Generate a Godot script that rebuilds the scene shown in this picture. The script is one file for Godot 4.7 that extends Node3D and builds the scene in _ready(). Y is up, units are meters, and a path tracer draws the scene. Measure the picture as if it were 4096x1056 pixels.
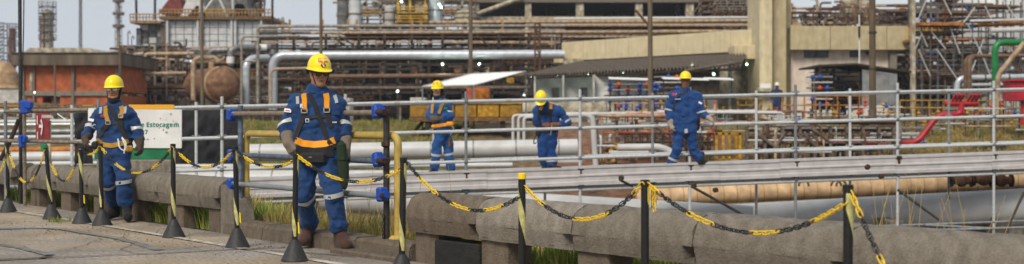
extends Node3D
# A walkway through a refinery: two workers behind a chained post line, three on a scaffold bridge, process plant behind.
const F := 5000.0          # focal length in pixels of the 4096 px wide photograph
const CX := 2048.0
const HZ := 490.0          # row of the horizon
const EYE := 1.23

var rng := RandomNumberGenerator.new()
var names := {}
var tx := {}
var mt := {}

# ------------------------------------------------------------------ shapes
class MB:
	var v := PackedVector3Array()
	var n := PackedVector3Array()
	var c := PackedColorArray()
	var ix := PackedInt32Array()
	var col := Color(1, 1, 1)
	func face(p: Array, outward: Vector3) -> MB:
		var nn: Vector3 = (p[1] - p[0]).cross(p[2] - p[0])
		if nn.length_squared() < 1e-18 and p.size() > 3:
			nn = (p[2] - p[0]).cross(p[3] - p[0])
		nn = nn.normalized()
		var q := p
		if nn.dot(outward) < 0.0:
			q = p.duplicate()
			q.reverse()
			nn = -nn
		var i := v.size()
		for a in q:
			v.push_back(a); n.push_back(nn); c.push_back(col)
		for k in range(1, q.size() - 1):
			ix.append_array([i, i + k + 1, i + k])
		return self
	func box(o: Vector3, size: Vector3, b := Basis(), ch := 0.0) -> MB:
		var h := size * 0.5
		if ch <= 0.0:
			for a in 3:
				for s in [-1.0, 1.0]:
					var e := Vector3.ZERO; e[a] = s
					var u := Vector3.ZERO; u[(a + 1) % 3] = 1.0
					var w := Vector3.ZERO; w[(a + 2) % 3] = 1.0
					face([o + b * (h * (e - u - w)), o + b * (h * (e + u - w)), o + b * (h * (e + u + w)), o + b * (h * (e - u + w))], b * e)
			return self
		var g := h - Vector3(ch, ch, ch)
		for a in 3:
			var a1 := (a + 1) % 3
			var a2 := (a + 2) % 3
			for s in [-1.0, 1.0]:
				var q := []
				for k in [[-1, -1], [1, -1], [1, 1], [-1, 1]]:
					var p := Vector3.ZERO
					p[a] = s * h[a]; p[a1] = k[0] * g[a1]; p[a2] = k[1] * g[a2]
					q.append(o + b * p)
				var e := Vector3.ZERO; e[a] = s
				face(q, b * e)
				for s2 in [-1.0, 1.0]:
					var q2 := []
					for k in [[0, -1], [0, 1], [1, 1], [1, -1]]:
						var p := Vector3.ZERO
						p[a2] = k[1] * g[a2]
						p[a] = s * (h[a] if k[0] == 0 else g[a])
						p[a1] = s2 * (g[a1] if k[0] == 0 else h[a1])
						q2.append(o + b * p)
					var e2 := Vector3.ZERO; e2[a] = s; e2[a1] = s2
					face(q2, b * e2)
		for sx in [-1.0, 1.0]:
			for sy in [-1.0, 1.0]:
				for sz in [-1.0, 1.0]:
					var sg := Vector3(sx, sy, sz)
					face([o + b * (sg * Vector3(h.x, g.y, g.z)), o + b * (sg * Vector3(g.x, h.y, g.z)), o + b * (sg * Vector3(g.x, g.y, h.z))], b * sg)
		return self
	func tube(p: Array, r: float, sides := 8, r_end := -1.0) -> MB:
		var m := p.size()
		var re := r if r_end < 0.0 else r_end
		var t: Vector3 = (p[1] - p[0]).normalized()
		var u := t.cross(Vector3.UP if absf(t.y) < 0.9 else Vector3.RIGHT).normalized()
		var base := v.size()
		for i in m:
			var tn: Vector3
			if i == 0: tn = (p[1] - p[0]).normalized()
			elif i == m - 1: tn = (p[m - 1] - p[m - 2]).normalized()
			else: tn = ((p[i] - p[i - 1]).normalized() + (p[i + 1] - p[i]).normalized()).normalized()
			u = (u - tn * u.dot(tn)).normalized()
			var w := tn.cross(u)
			var rr := lerpf(r, re, float(i) / float(m - 1))
			for k in sides:
				var a := TAU * k / sides
				var dir := u * cos(a) + w * sin(a)
				v.push_back(p[i] + dir * rr); n.push_back(dir); c.push_back(col)
		for i in m - 1:
			for k in sides:
				var a0 := base + i * sides + k
				var a1 := base + i * sides + (k + 1) % sides
				ix.append_array([a0, a0 + sides, a1, a1, a0 + sides, a1 + sides])
		for e in 2:
			var q := []
			var off := base + (0 if e == 0 else (m - 1) * sides)
			for k in sides: q.append(v[off + k])
			var d: Vector3 = (p[0] - p[1]) if e == 0 else (p[m - 1] - p[m - 2])
			face(q, d)
		return self
	func lathe(o: Vector3, prof: Array, sides := 16, b := Basis()) -> MB:
		for i in prof.size() - 1:
			var p0: Vector2 = prof[i]
			var p1: Vector2 = prof[i + 1]
			var nr := Vector2(p1.y - p0.y, p0.x - p1.x).normalized()
			var base := v.size()
			for k in sides:
				var a := TAU * k / sides
				var d := Vector3(cos(a), 0, sin(a))
				var nn := (b * (d * nr.x + Vector3(0, nr.y, 0))).normalized()
				v.push_back(o + b * (d * p0.x + Vector3(0, p0.y, 0))); n.push_back(nn); c.push_back(col)
				v.push_back(o + b * (d * p1.x + Vector3(0, p1.y, 0))); n.push_back(nn); c.push_back(col)
			for k in sides:
				var a0 := base + 2 * k
				var a1 := base + 2 * ((k + 1) % sides)
				ix.append_array([a0, a1, a0 + 1, a1, a1 + 1, a0 + 1])
		return self
	func strip(l: Array, r: Array, nrm: Array) -> MB:
		var base := v.size()
		for i in l.size():
			v.push_back(l[i]); n.push_back(nrm[i]); c.push_back(col)
			v.push_back(r[i]); n.push_back(nrm[i]); c.push_back(col)
		for i in l.size() - 1:
			var a := base + 2 * i
			ix.append_array([a, a + 1, a + 2, a + 1, a + 3, a + 2])
		return self
	func ball(o: Vector3, r: Vector3, b := Basis(), seg := 12, rings := 8) -> MB:
		var base := v.size()
		for j in rings + 1:
			var th := PI * j / rings
			for i in seg + 1:
				var ph := TAU * i / seg
				var d := Vector3(sin(th) * cos(ph), cos(th), sin(th) * sin(ph))
				v.push_back(o + b * (d * r)); n.push_back((b * (d / r)).normalized()); c.push_back(col)
		for j in rings:
			for i in seg:
				var a := base + j * (seg + 1) + i
				ix.append_array([a, a + 1, a + seg + 1, a + 1, a + seg + 2, a + seg + 1])
		return self
	func prism(poly: Array, o: Vector3, u: Vector3, w: Vector3, ext: Vector3) -> MB:
		# polygon of Vector2 in the plane (u, w) at o, pushed along ext
		var f := []
		var g := []
		var mid := Vector3.ZERO
		for q in poly:
			var p: Vector3 = o + u * q.x + w * q.y
			f.append(p); g.append(p + ext); mid += p
		mid /= poly.size()
		var tri := Geometry2D.triangulate_polygon(PackedVector2Array(poly))
		for k in range(0, tri.size(), 3):
			face([f[tri[k]], f[tri[k + 1]], f[tri[k + 2]]], -ext)
			face([g[tri[k]], g[tri[k + 1]], g[tri[k + 2]]], ext)
		var area := 0.0
		for i in poly.size():
			var a: Vector2 = poly[i]
			var b: Vector2 = poly[(i + 1) % poly.size()]
			area += a.x * b.y - b.x * a.y
		var sg := 1.0 if area > 0.0 else -1.0
		for i in poly.size():
			var j := (i + 1) % poly.size()
			var e: Vector2 = poly[j] - poly[i]
			face([f[i], f[j], g[j], g[i]], (u * e.y - w * e.x) * sg)
		return self
	func mesh() -> ArrayMesh:
		# front faces run clockwise: turn any triangle that disagrees with its normals
		for k in range(0, ix.size(), 3):
			var a := ix[k]
			var b := ix[k + 1]
			var e := ix[k + 2]
			if (v[b] - v[a]).cross(v[e] - v[a]).dot(n[a] + n[b] + n[e]) > 0.0:
				ix[k + 1] = e; ix[k + 2] = b
		var arr := []
		arr.resize(Mesh.ARRAY_MAX)
		arr[Mesh.ARRAY_VERTEX] = v
		arr[Mesh.ARRAY_NORMAL] = n
		arr[Mesh.ARRAY_COLOR] = c
		arr[Mesh.ARRAY_INDEX] = ix
		var m := ArrayMesh.new()
		m.add_surface_from_arrays(Mesh.PRIMITIVE_TRIANGLES, arr)
		return m
	func shift(o: Vector3) -> MB:
		for i in v.size(): v[i] -= o
		return self

func arc(p: Array, rad: float, steps := 5) -> Array:
	# polyline with rounded corners
	var out := [p[0]]
	for i in range(1, p.size() - 1):
		var a: Vector3 = (p[i - 1] - p[i])
		var b: Vector3 = (p[i + 1] - p[i])
		var r := minf(rad, minf(a.length(), b.length()) * 0.49)
		var s: Vector3 = p[i] + a.normalized() * r
		var e: Vector3 = p[i] + b.normalized() * r
		for k in steps + 1:
			var t := float(k) / steps
			out.append(s.lerp(p[i], t).lerp(p[i].lerp(e, t), t))
	out.append(p[p.size() - 1])
	return out

# ------------------------------------------------------------------ nodes
func numbered(called: String) -> String:
	var k: int = names.get(called, 0)
	names[called] = k + 1
	return called if k == 0 else "%s_%03d" % [called, k]
func thing(called: String, label: String, category: String, o: Vector3, group := "") -> Node3D:
	var t := Node3D.new()
	t.name = numbered(called)
	add_child(t)
	t.position = o
	t.set_meta("label", label)
	t.set_meta("category", category)
	if group != "": t.set_meta("group", group)
	return t
func origin_of(o: Node) -> Vector3:
	var s := Vector3.ZERO
	while o != null and o != self:
		s += o.position
		o = o.get_parent()
	return s
func part(root: Node, called: String, mb: MB, m: Material) -> MeshInstance3D:
	# mb is in world axes
	var o := MeshInstance3D.new()
	o.name = called
	mb.shift(origin_of(root))
	o.mesh = mb.mesh()
	o.material_override = m
	root.add_child(o, true)
	return o
func put(root: Node, called: String, mesh: Mesh, m: Material, x: Transform3D) -> MeshInstance3D:
	var o := MeshInstance3D.new()
	o.name = called
	o.mesh = mesh
	o.material_override = m
	root.add_child(o, true)
	x.origin -= origin_of(root)
	o.transform = x
	return o
func setting(called: String, mb: MB, m: Material) -> MeshInstance3D:
	var o := MeshInstance3D.new()
	o.name = numbered(called)
	o.mesh = mb.mesh()
	o.material_override = m
	o.set_meta("kind", "structure")
	add_child(o)
	return o
func solo(called: String, label: String, category: String, mb: MB, m: Material, o: Vector3, group := "") -> MeshInstance3D:
	var t := MeshInstance3D.new()
	t.name = numbered(called)
	mb.shift(o)
	t.mesh = mb.mesh()
	t.material_override = m
	t.position = o
	t.set_meta("label", label); t.set_meta("category", category)
	if group != "": t.set_meta("group", group)
	add_child(t)
	return t

# photograph column and row at a distance d in metres
func at(x: float, y: float, d: float) -> Vector3:
	return Vector3((x - CX) / F * d, EYE - (y - HZ) / F * d, -d)
# the barrier line: t metres along, height h, o metres towards the road
func along(t: float, h: float, o := 0.0) -> Vector3:
	return Vector3(-0.76 + 0.640 * t - 0.768 * o, h, -(10.9 - 0.768 * t - 0.640 * o))
func t_of(x: float, o := 0.0) -> float:
	var k := (x - CX) / F
	return (k * (10.9 - 0.640 * o) - (-0.76 - 0.768 * o)) / (0.640 + 0.768 * k)

# ------------------------------------------------------------------ textures and materials
func noise_tex(sd: int, freq: float, lo: Color, hi: Color, fine := 0.0, gamma := 1.0, oct := 5, stretch := false, runs := 0.0) -> ImageTexture:
	var f := FastNoiseLite.new()
	f.seed = sd; f.frequency = freq; f.fractal_octaves = oct; f.noise_type = FastNoiseLite.TYPE_SIMPLEX_SMOOTH
	var w := 256
	var im := f.get_seamless_image(w, w)
	im.convert(Image.FORMAT_L8)
	var by := im.get_data()
	# weather runs: marks drawn out downwards
	f.seed = sd + 7; f.frequency = 0.04
	var im2 := f.get_seamless_image(w, w)
	im2.convert(Image.FORMAT_L8)
	var by2 := im2.get_data()
	var out := PackedByteArray()
	out.resize(w * w * 3)
	var r := RandomNumberGenerator.new(); r.seed = sd
	for i in w * w:
		var src := i
		if stretch: src = ((i / w) / 8) * w + i % w
		var t := pow(by[src] / 255.0, gamma)
		if runs > 0.0:
			var row := i / w
			var tri := row if row < 128 else 255 - row
			t = lerpf(t, by2[(tri / 5) * w + i % w] / 255.0, runs)
		if fine > 0.0: t = clampf(t + r.randf_range(-fine, fine), 0.0, 1.0)
		var cc := lo.lerp(hi, t)
		out[i * 3] = int(cc.r * 255.0); out[i * 3 + 1] = int(cc.g * 255.0); out[i * 3 + 2] = int(cc.b * 255.0)
	return ImageTexture.create_from_image(Image.create_from_data(w, w, false, Image.FORMAT_RGB8, out))
func bump_tex(sd: int, freq: float, strength := 4.0) -> ImageTexture:
	var f := FastNoiseLite.new()
	f.seed = sd; f.frequency = freq; f.fractal_octaves = 4
	var im := f.get_seamless_image(256, 256)
	im.convert(Image.FORMAT_RGBA8)
	im.bump_map_to_normal_map(strength)
	return ImageTexture.create_from_image(im)
func mat(key: String, hex: String, rough := 0.7, metal := 0.0, t := "", sc := 1.0, bump := "", bs := 0.6) -> StandardMaterial3D:
	var m := StandardMaterial3D.new()
	m.albedo_color = Color(hex)
	m.roughness = rough; m.metallic = metal
	if t != "":
		m.albedo_texture = tx[t]
		m.uv1_triplanar = true; m.uv1_world_triplanar = true
		m.uv1_scale = Vector3(sc, sc, sc)
	if bump != "":
		m.normal_enabled = true; m.normal_texture = tx[bump]; m.normal_scale = bs
		m.uv1_triplanar = true; m.uv1_world_triplanar = true
		m.uv1_scale = Vector3(sc, sc, sc)
	mt[key] = m
	return m
func vmat(key: String, rough := 0.9, t := "", sc := 1.0) -> StandardMaterial3D:
	var m := mat(key, "ffffff", rough, 0.0, t, sc)
	m.vertex_color_use_as_albedo = true
	return m
func lin(hex: String) -> Color:
	return Color(hex).srgb_to_linear()

func make_materials() -> void:
	var W := Color(1, 1, 1)
	tx.soft = noise_tex(11, 0.012, Color(0.72, 0.71, 0.70), W, 0.04)
	tx.grime = noise_tex(12, 0.018, Color(0.50, 0.45, 0.40), W, 0.08, 0.8)
	tx.rust = noise_tex(13, 0.02, Color(0.45, 0.30, 0.22), W, 0.1, 0.9)
	tx.concrete = noise_tex(14, 0.03, Color(0.55, 0.51, 0.46), Color(1, 0.98, 0.96), 0.34, 0.8, 6, false, 0.55)
	tx.wall = noise_tex(24, 0.02, Color(0.78, 0.76, 0.72), W, 0.06, 0.9, 5, false, 0.6)
	tx.clean = noise_tex(19, 0.015, Color(0.85, 0.84, 0.83), W, 0.05)
	tx.road = noise_tex(15, 0.009, Color(0.78, 0.75, 0.71), Color(1, 0.98, 0.97), 0.14)
	tx.earth = noise_tex(16, 0.02, Color(0.50, 0.46, 0.42), W, 0.15)
	tx.streak = noise_tex(17, 0.02, Color(0.62, 0.58, 0.54), W, 0.05, 1.0, 4, true)
	tx.cloth = noise_tex(18, 0.014, Color(0.66, 0.68, 0.74), W, 0.10)
	tx.bump = bump_tex(21, 0.16, 6.0)
	tx.fold = bump_tex(22, 0.012, 10.0)
	mat("concrete", "8d8981", 0.93, 0.0, "concrete", 0.9, "bump", 0.2)
	mat("concrete_brown", "80766a", 0.93, 0.0, "concrete", 0.9, "bump", 0.2)
	mat("concrete_pale", "9f9c95", 0.92, 0.0, "concrete", 0.9, "bump", 0.2)
	mat("kerb", "81786c", 0.95, 0.0, "concrete", 1.7, "bump", 1.0)
	mat("black_paint", "2a2c2b", 0.8, 0.0, "grime", 2.0, "bump", 0.6)
	mat("road", "ffffff", 0.95, 0.0, "road", 0.33, "bump", 0.35)
	mt.road.vertex_color_use_as_albedo = true
	mat("tar", "85837f", 0.8, 0.0, "soft", 1.0)
	mat("rut", "6a5847", 0.95, 0.0, "earth", 2.0)
	mat("line", "dedad0", 0.85, 0.0, "grime", 1.3)
	vmat("ground", 0.97, "earth", 0.45)
	vmat("grass", 0.85)
	mt.grass.backlight_enabled = true
	mt.grass.backlight = Color(0.15, 0.15, 0.05)
	mat("post", "1a1c1f", 0.45, 0.0, "grime", 5.0)
	mat("cone", "383c40", 0.65, 0.0, "grime", 4.0)
	mat("tape", "d3cf86", 0.6, 0.0, "soft", 5.0)
	mat("yellow_cap", "f0cf1c", 0.5)
	mat("link_yellow", "e8c313", 0.42)
	mat("link_black", "1e1c22", 0.4)
	mat("galv", "c9ced1", 0.4, 0.0, "clean", 3.0)
	mat("galv_dull", "8e959a", 0.45, 0.0, "soft", 2.0)
	mat("clamp", "5c4a40", 0.7, 0.4, "rust", 5.0)
	mat("deck", "c8c6c8", 0.5, 0.0, "clean", 0.8)
	mat("tower_tube", "84898b", 0.5, 0.2, "grime", 1.0)
	mat("tube_dark", "4b4a49", 0.6, 0.3, "grime", 4.0)
	mat("tube_brown", "9a8f82", 0.7, 0.1, "grime", 3.0)
	mat("tube_blue", "6d7f97", 0.6, 0.2, "grime", 2.5)
	mat("gate_yellow", "d2b45c", 0.5, 0.0, "soft", 2.0)
	mat("cap_blue", "0f429e", 0.45)
	mat("sheet_black", "2b2c32", 0.85, 0.0, "soft", 1.0)
	mat("board_white", "f2f3f3", 0.5, 0.0, "clean", 0.4)
	mat("green_paint", "148a58", 0.5, 0.0, "soft", 1.0)
	mat("teal", "16786a", 0.6)
	mat("yellow_strip", "e0a21c", 0.5)
	mat("chip", "8e8f8c", 0.9)
	mat("red_sign", "9c2d36", 0.5, 0.0, "soft", 2.0)
	mat("white", "dcdcd8", 0.6)
	mat("white_dirty", "c9c7c2", 0.6, 0.0, "soft", 0.5)
	mat("pipe_white", "cbcdce", 0.45, 0.0, "clean", 0.4)
	mat("pipe_tan", "e3c094", 0.6, 0.0, "soft", 0.9)
	mat("band", "a07c50", 0.6)
	mat("silver", "ccd3dd", 0.32, 0.3, "clean", 0.5)
	mat("silver_dark", "93989e", 0.4, 0.3, "grime", 0.8)
	mat("grey_pipe", "b3afa6", 0.55, 0.1, "grime", 0.6)
	mat("tan_pipe", "cdb598", 0.65, 0.05, "grime", 0.5)
	mat("brown_pipe", "907a64", 0.7, 0.1, "rust", 0.6)
	mat("rust", "7f604c", 0.85, 0.1, "rust", 0.7)
	mat("rust_dark", "46352b", 0.85, 0.1, "rust", 0.7)
	mat("steel_dark", "4a433c", 0.75, 0.2, "grime", 0.6)
	mat("steel_brown", "82756a", 0.8, 0.1, "grime", 0.6)
	mat("vessel", "a38467", 0.8, 0.0, "rust", 0.35)
	mat("vessel_pale", "d3b48c", 0.75, 0.0, "grime", 0.35)
	mat("panel", "d2d6d9", 0.55, 0.0, "clean", 0.3)
	mat("panel_dark", "7c8083", 0.6, 0.1, "grime", 0.3)
	mat("hood_red", "8d3a30", 0.7, 0.0, "grime", 0.3)
	mat("deck_tan", "c49c63", 0.75, 0.0, "grime", 0.5)
	mat("orange_wall", "c0663c", 0.9, 0.0, "soft", 0.5)
	mat("roof_concrete", "7d7264", 0.93, 0.0, "streak", 0.25)
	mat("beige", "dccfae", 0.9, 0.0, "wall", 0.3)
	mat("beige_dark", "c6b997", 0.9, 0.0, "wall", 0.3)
	mat("pink_wall", "eaded2", 0.9, 0.0, "wall", 0.3)
	mat("shed_wall", "dfe1e2", 0.85, 0.0, "soft", 0.3)
	mat("dark_glass", "2f3a40", 0.2)
	mat("corrugated", "6f665c", 0.85, 0.0, "grime", 0.5)
	mat("corrugated_pale", "a5abb0", 0.5, 0.3, "soft", 0.5)
	mat("yellow", "d9a91a", 0.55, 0.0, "grime", 0.8)
	mat("yellow_dull", "b98f22", 0.65, 0.0, "grime", 0.6)
	mat("orange", "d9581b", 0.6, 0.0, "soft", 0.6)
	mat("orange_deck", "d98a2a", 0.65, 0.0, "grime", 0.6)
	mat("blue_valve", "24469c", 0.5)
	mat("red", "c01f33", 0.45, 0.0, "soft", 0.8)
	mat("red_net", "c4523a", 0.8)
	mat("green_pipe", "0f8a45", 0.4, 0.0, "soft", 0.6)
	mat("timber", "8b6a44", 0.85, 0.0, "grime", 1.2)
	mat("pole", "7f725f", 0.9, 0.0, "streak", 0.6)
	mat("tarp", "eef0f0", 0.6)
	mat("cream", "cfc8b4", 0.8, 0.0, "grime", 0.4)
	var g := mat("lamp_glow", "ffffff", 0.4)
	g.emission_enabled = true; g.emission = Color(0.86, 1.0, 0.9); g.emission_energy_multiplier = 5.0
	mat("straw", "b79c5e", 0.9)
	mat("leaf", "7b8f3a", 0.8)
	# people
	var b := vmat("body", 0.85, "cloth", 1.6)
	b.rim_enabled = true; b.rim = 0.15
	mat("helmet", "f2d90f", 0.32)
	mat("helmet_dark", "e3b60c", 0.38)
	mat("strap_orange", "ec9a0c", 0.7)
	mat("strap_mustard", "b98a24", 0.75)
	mat("strap_black", "1b1a1c", 0.75)
	mat("steel_buckle", "c9c5b8", 0.35, 0.8)
	mat("reflective", "b9bcb9", 0.4, 0.1)
	mat("bag_green", "24381f", 0.9, 0.0, "cloth", 6.0)
	mat("pouch", "222124", 0.8, 0.0, "cloth", 6.0)
	mat("label_orange", "cf7426", 0.5)
	mat("maroon", "7c1d22", 0.5)
	mat("print_white", "f1f1ee", 0.6)
	mat("print_red", "c9364a", 0.6)
	mat("eye_white", "d8d2c8", 0.3)
	mat("lip", "6d3b33", 0.6)
	mat("lens_glass", "4a4543", 0.08)
	mat("clear_glass", "d7dce0", 0.1, 0.3)

# ------------------------------------------------------------------ bodies: one smooth field of tapered limbs, meshed as surface nets
class Field:
	var lo: Vector3
	var cell: float
	var nx: int
	var ny: int
	var nz: int
	var d := PackedFloat32Array()
	var ci := PackedInt32Array()
	func _init(a: Vector3, b: Vector3, cs: float) -> void:
		lo = a; cell = cs
		nx = int((b.x - a.x) / cs) + 2; ny = int((b.y - a.y) / cs) + 2; nz = int((b.z - a.z) / cs) + 2
		d.resize(nx * ny * nz); d.fill(1.0)
		ci.resize(nx * ny * nz)
	func cap(a: Vector3, b: Vector3, ra: float, rb: float, k: float, cc: int, flat := 1.0) -> void:
		# flat < 1 squashes the limb front to back
		var rm := maxf(ra, rb) + k + 2.0 * cell
		var mn := (a.min(b) - Vector3(rm, rm, rm) - lo) / cell
		var mx := (a.max(b) + Vector3(rm, rm, rm) - lo) / cell
		var ba := b - a
		ba.z /= flat
		var l2 := maxf(ba.length_squared(), 1e-9)
		var x0 := maxi(0, int(mn.x)); var x1 := mini(nx - 1, int(mx.x) + 1)
		var y0 := maxi(0, int(mn.y)); var y1 := mini(ny - 1, int(mx.y) + 1)
		var z0 := maxi(0, int(mn.z)); var z1 := mini(nz - 1, int(mx.z) + 1)
		for z in range(z0, z1 + 1):
			for y in range(y0, y1 + 1):
				var p := Vector3(lo.x + x0 * cell - a.x, lo.y + y * cell - a.y, (lo.z + z * cell - a.z) / flat)
				var i := (z * ny + y) * nx + x0
				for x in range(x0, x1 + 1):
					var h := clampf(p.dot(ba) / l2, 0.0, 1.0)
					var dd := (p - ba * h).length() - ra - (rb - ra) * h
					var o := d[i]
					if dd < o: ci[i] = cc
					var g := k - absf(o - dd)
					d[i] = minf(o, dd) - (g * g / k * 0.25 if g > 0.0 else 0.0)
					p.x += cell
					i += 1
	func ell(o: Vector3, b: Basis, r: Vector3, k: float, cc: int) -> void:
		var rm := maxf(r.x, maxf(r.y, r.z)) + k + 2.0 * cell
		var mn := (o - Vector3(rm, rm, rm) - lo) / cell
		var mx := (o + Vector3(rm, rm, rm) - lo) / cell
		var bi := b.inverse()
		var rmin := minf(r.x, minf(r.y, r.z))
		for z in range(maxi(0, int(mn.z)), mini(nz - 1, int(mx.z) + 1) + 1):
			for y in range(maxi(0, int(mn.y)), mini(ny - 1, int(mx.y) + 1) + 1):
				for x in range(maxi(0, int(mn.x)), mini(nx - 1, int(mx.x) + 1) + 1):
					var q := bi * (lo + Vector3(x, y, z) * cell - o)
					var qn := q / r
					var k0 := qn.length()
					var k1 := (qn / r).length()
					var dd := k0 * (k0 - 1.0) / k1 if k1 > 1e-6 else -rmin
					var i := (z * ny + y) * nx + x
					var od := d[i]
					if dd < od: ci[i] = cc
					var g := k - absf(od - dd)
					d[i] = minf(od, dd) - (g * g / k * 0.25 if g > 0.0 else 0.0)
	func ripple(nz_: FastNoiseLite, amp: float, cc: int) -> void:
		for z in nz:
			for y in ny:
				for x in nx:
					var i := (z * ny + y) * nx + x
					if ci[i] == cc and absf(d[i]) < 0.04:
						d[i] += amp * nz_.get_noise_3d(x * cell, y * cell * 1.25, z * cell)
	func sample(p: Vector3) -> float:
		var q := (p - lo) / cell
		var x := int(q.x); var y := int(q.y); var z := int(q.z)
		if x < 0 or y < 0 or z < 0 or x >= nx - 1 or y >= ny - 1 or z >= nz - 1 or q.x < 0.0 or q.y < 0.0 or q.z < 0.0: return 1.0
		var f := q - Vector3(x, y, z)
		var i := (z * ny + y) * nx + x
		var s := nx * ny
		var a := lerpf(lerpf(d[i], d[i + 1], f.x), lerpf(d[i + nx], d[i + nx + 1], f.x), f.y)
		var b := lerpf(lerpf(d[i + s], d[i + s + 1], f.x), lerpf(d[i + s + nx], d[i + s + nx + 1], f.x), f.y)
		return lerpf(a, b, f.z)
	func cast(o: Vector3, dir: Vector3, far: float, outward := false) -> Vector3:
		# first surface met from o along dir; outward: o is inside
		var step := 0.008
		var t := 0.0
		var last := 1.0 if not outward else -1.0
		while t < far:
			var v := sample(o + dir * t)
			if (not outward and v <= 0.0) or (outward and v > 0.0):
				var w := absf(last) / maxf(absf(last) + absf(v), 1e-6) if absf(last) < 0.5 else 1.0
				return o + dir * (t - step + step * w)
			last = v
			t += step
		return o + dir * far
	func into(mb: MB, cols: Array) -> void:
		var id := PackedInt32Array()
		id.resize(nx * ny * nz); id.fill(-1)
		var sxy := nx * ny
		var first := mb.v.size()
		var lim := cell * 5.0
		var off := [0, 1, nx, nx + 1, sxy, sxy + 1, sxy + nx, sxy + nx + 1]
		for z in nz - 1:
			for y in ny - 1:
				for x in nx - 1:
					var i := (z * ny + y) * nx + x
					if absf(d[i]) > lim: continue
					var mask := 0
					for k in 8:
						if d[i + off[k]] < 0.0: mask |= 1 << k
					if mask == 0 or mask == 255: continue
					var acc := Vector3.ZERO
					var cnt := 0
					for e in [[0, 1], [2, 3], [4, 5], [6, 7], [0, 2], [1, 3], [4, 6], [5, 7], [0, 4], [1, 5], [2, 6], [3, 7]]:
						var e0: int = e[0]
						var e1: int = e[1]
						if ((mask >> e0) & 1) != ((mask >> e1) & 1):
							var da := d[i + off[e0]]
							var db := d[i + off[e1]]
							var t := da / (da - db)
							var pa := Vector3(e0 & 1, (e0 >> 1) & 1, e0 >> 2)
							var pb := Vector3(e1 & 1, (e1 >> 1) & 1, e1 >> 2)
							acc += pa.lerp(pb, t); cnt += 1
					var p := lo + (Vector3(x, y, z) + acc / cnt) * cell
					id[i] = mb.v.size()
					mb.v.push_back(p)
					mb.n.push_back(Vector3.ZERO)
					mb.c.push_back(cols[ci[i]])
					if x < 1 or y < 1 or z < 1: continue
					var s0 := d[i] < 0.0
					if s0 != (d[i + 1] < 0.0): quad(mb, id[i], id[i - nx], id[i - nx - sxy], id[i - sxy], s0)
					if s0 != (d[i + nx] < 0.0): quad(mb, id[i], id[i - sxy], id[i - sxy - 1], id[i - 1], s0)
					if s0 != (d[i + sxy] < 0.0): quad(mb, id[i], id[i - 1], id[i - 1 - nx], id[i - nx], s0)
		for k in range(first, mb.n.size()): mb.n[k] = mb.n[k].normalized()
	func quad(mb: MB, a: int, b: int, cc: int, e: int, fwd: bool) -> void:
		if a < 0 or b < 0 or cc < 0 or e < 0: return
		var nn := (mb.v[b] - mb.v[a]).cross(mb.v[cc] - mb.v[a]) + (mb.v[cc] - mb.v[a]).cross(mb.v[e] - mb.v[a])
		if not fwd: nn = -nn
		mb.n[a] += nn; mb.n[b] += nn; mb.n[cc] += nn; mb.n[e] += nn
		if fwd: mb.ix.append_array([a, cc, b, a, e, cc])
		else: mb.ix.append_array([a, b, cc, a, cc, e])

func helmet_dome(b: Basis, o: Vector3, r: Vector3, peak: float) -> MB:
	# b: columns side, up, forward
	var mb := MB.new()
	var seg := 28
	var rows := []
	for j in 9:
		var th := PI * 0.5 * j / 8.0
		var row := []
		for i in seg:
			var ph := TAU * i / seg
			var x := cos(ph) * sin(th)
			var z := sin(ph) * sin(th)
			var ridge := 0.007 * exp(-pow(x * r.x / 0.022, 2.0)) * sin(th) * (1.0 if j < 7 else 0.3)
			row.append(o + b * Vector3(x * r.x, cos(th) * r.y + ridge, z * r.z))
		rows.append(row)
	var base := mb.v.size()
	var all := rows.duplicate()
	for ring in [[1.0, 0.0, -0.012], [1.0, 0.010, -0.020], [1.0, 0.010, -0.025], [0.93, 0.0, -0.012]]:
		var row := []
		for i in seg:
			var ph := TAU * i / seg
			var f := smoothstep(0.35, 1.0, sin(ph))
			var g: float = ring[1]
			var ex := g * (1.0 + peak * f)
			row.append(o + b * Vector3(cos(ph) * (r.x * ring[0] + g * 0.8), ring[2] - 0.006 * f * (1.0 if g > 0.0 else 0.3), sin(ph) * (r.z * ring[0]) + signf(sin(ph)) * ex))
		all.append(row)
	for row in all:
		for p in row:
			mb.v.push_back(p); mb.n.push_back(Vector3.ZERO); mb.c.push_back(Color(1, 1, 1))
	for j in all.size() - 1:
		for i in seg:
			var a := base + j * seg + i
			var a2 := base + j * seg + (i + 1) % seg
			var q := [a, a2, a2 + seg, a + seg]
			var nn := (mb.v[q[2]] - mb.v[q[0]]).cross(mb.v[q[3]] - mb.v[q[1]])
			var cen := (mb.v[q[0]] + mb.v[q[2]]) * 0.5 - o
			if nn.dot(cen) < 0.0: nn = -nn
			for k in q: mb.n[k] += nn
			mb.ix.append_array([q[0], q[1], q[2], q[0], q[2], q[3]])
	for k in mb.n.size(): mb.n[k] = mb.n[k].normalized()
	return mb
func dome_patch(b: Basis, o: Vector3, r: Vector3, ph0: float, ph1: float, th0: float, th1: float, round_ := false) -> MB:
	var mb := MB.new()
	var l := []
	for i in 9:
		var t := i / 8.0
		var ph := lerpf(ph0, ph1, t)
		var tm := (th0 + th1) * 0.5
		var hw := (th1 - th0) * 0.5 * (sqrt(maxf(0.0, 1.0 - pow(2.0 * t - 1.0, 2.0))) if round_ else 1.0)
		var pr := []
		for th in [tm - hw, tm + hw]:
			pr.append(o + b * (Vector3(cos(ph) * sin(th), cos(th), sin(ph) * sin(th)) * (r + Vector3(0.003, 0.003, 0.003))))
		l.append([pr[0], pr[1], (b * Vector3(cos(ph) * sin(tm), cos(tm), sin(ph) * sin(tm))).normalized()])
	mb.strip(l.map(func(q): return q[0]), l.map(func(q): return q[1]), l.map(func(q): return q[2]))
	return mb
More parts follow.
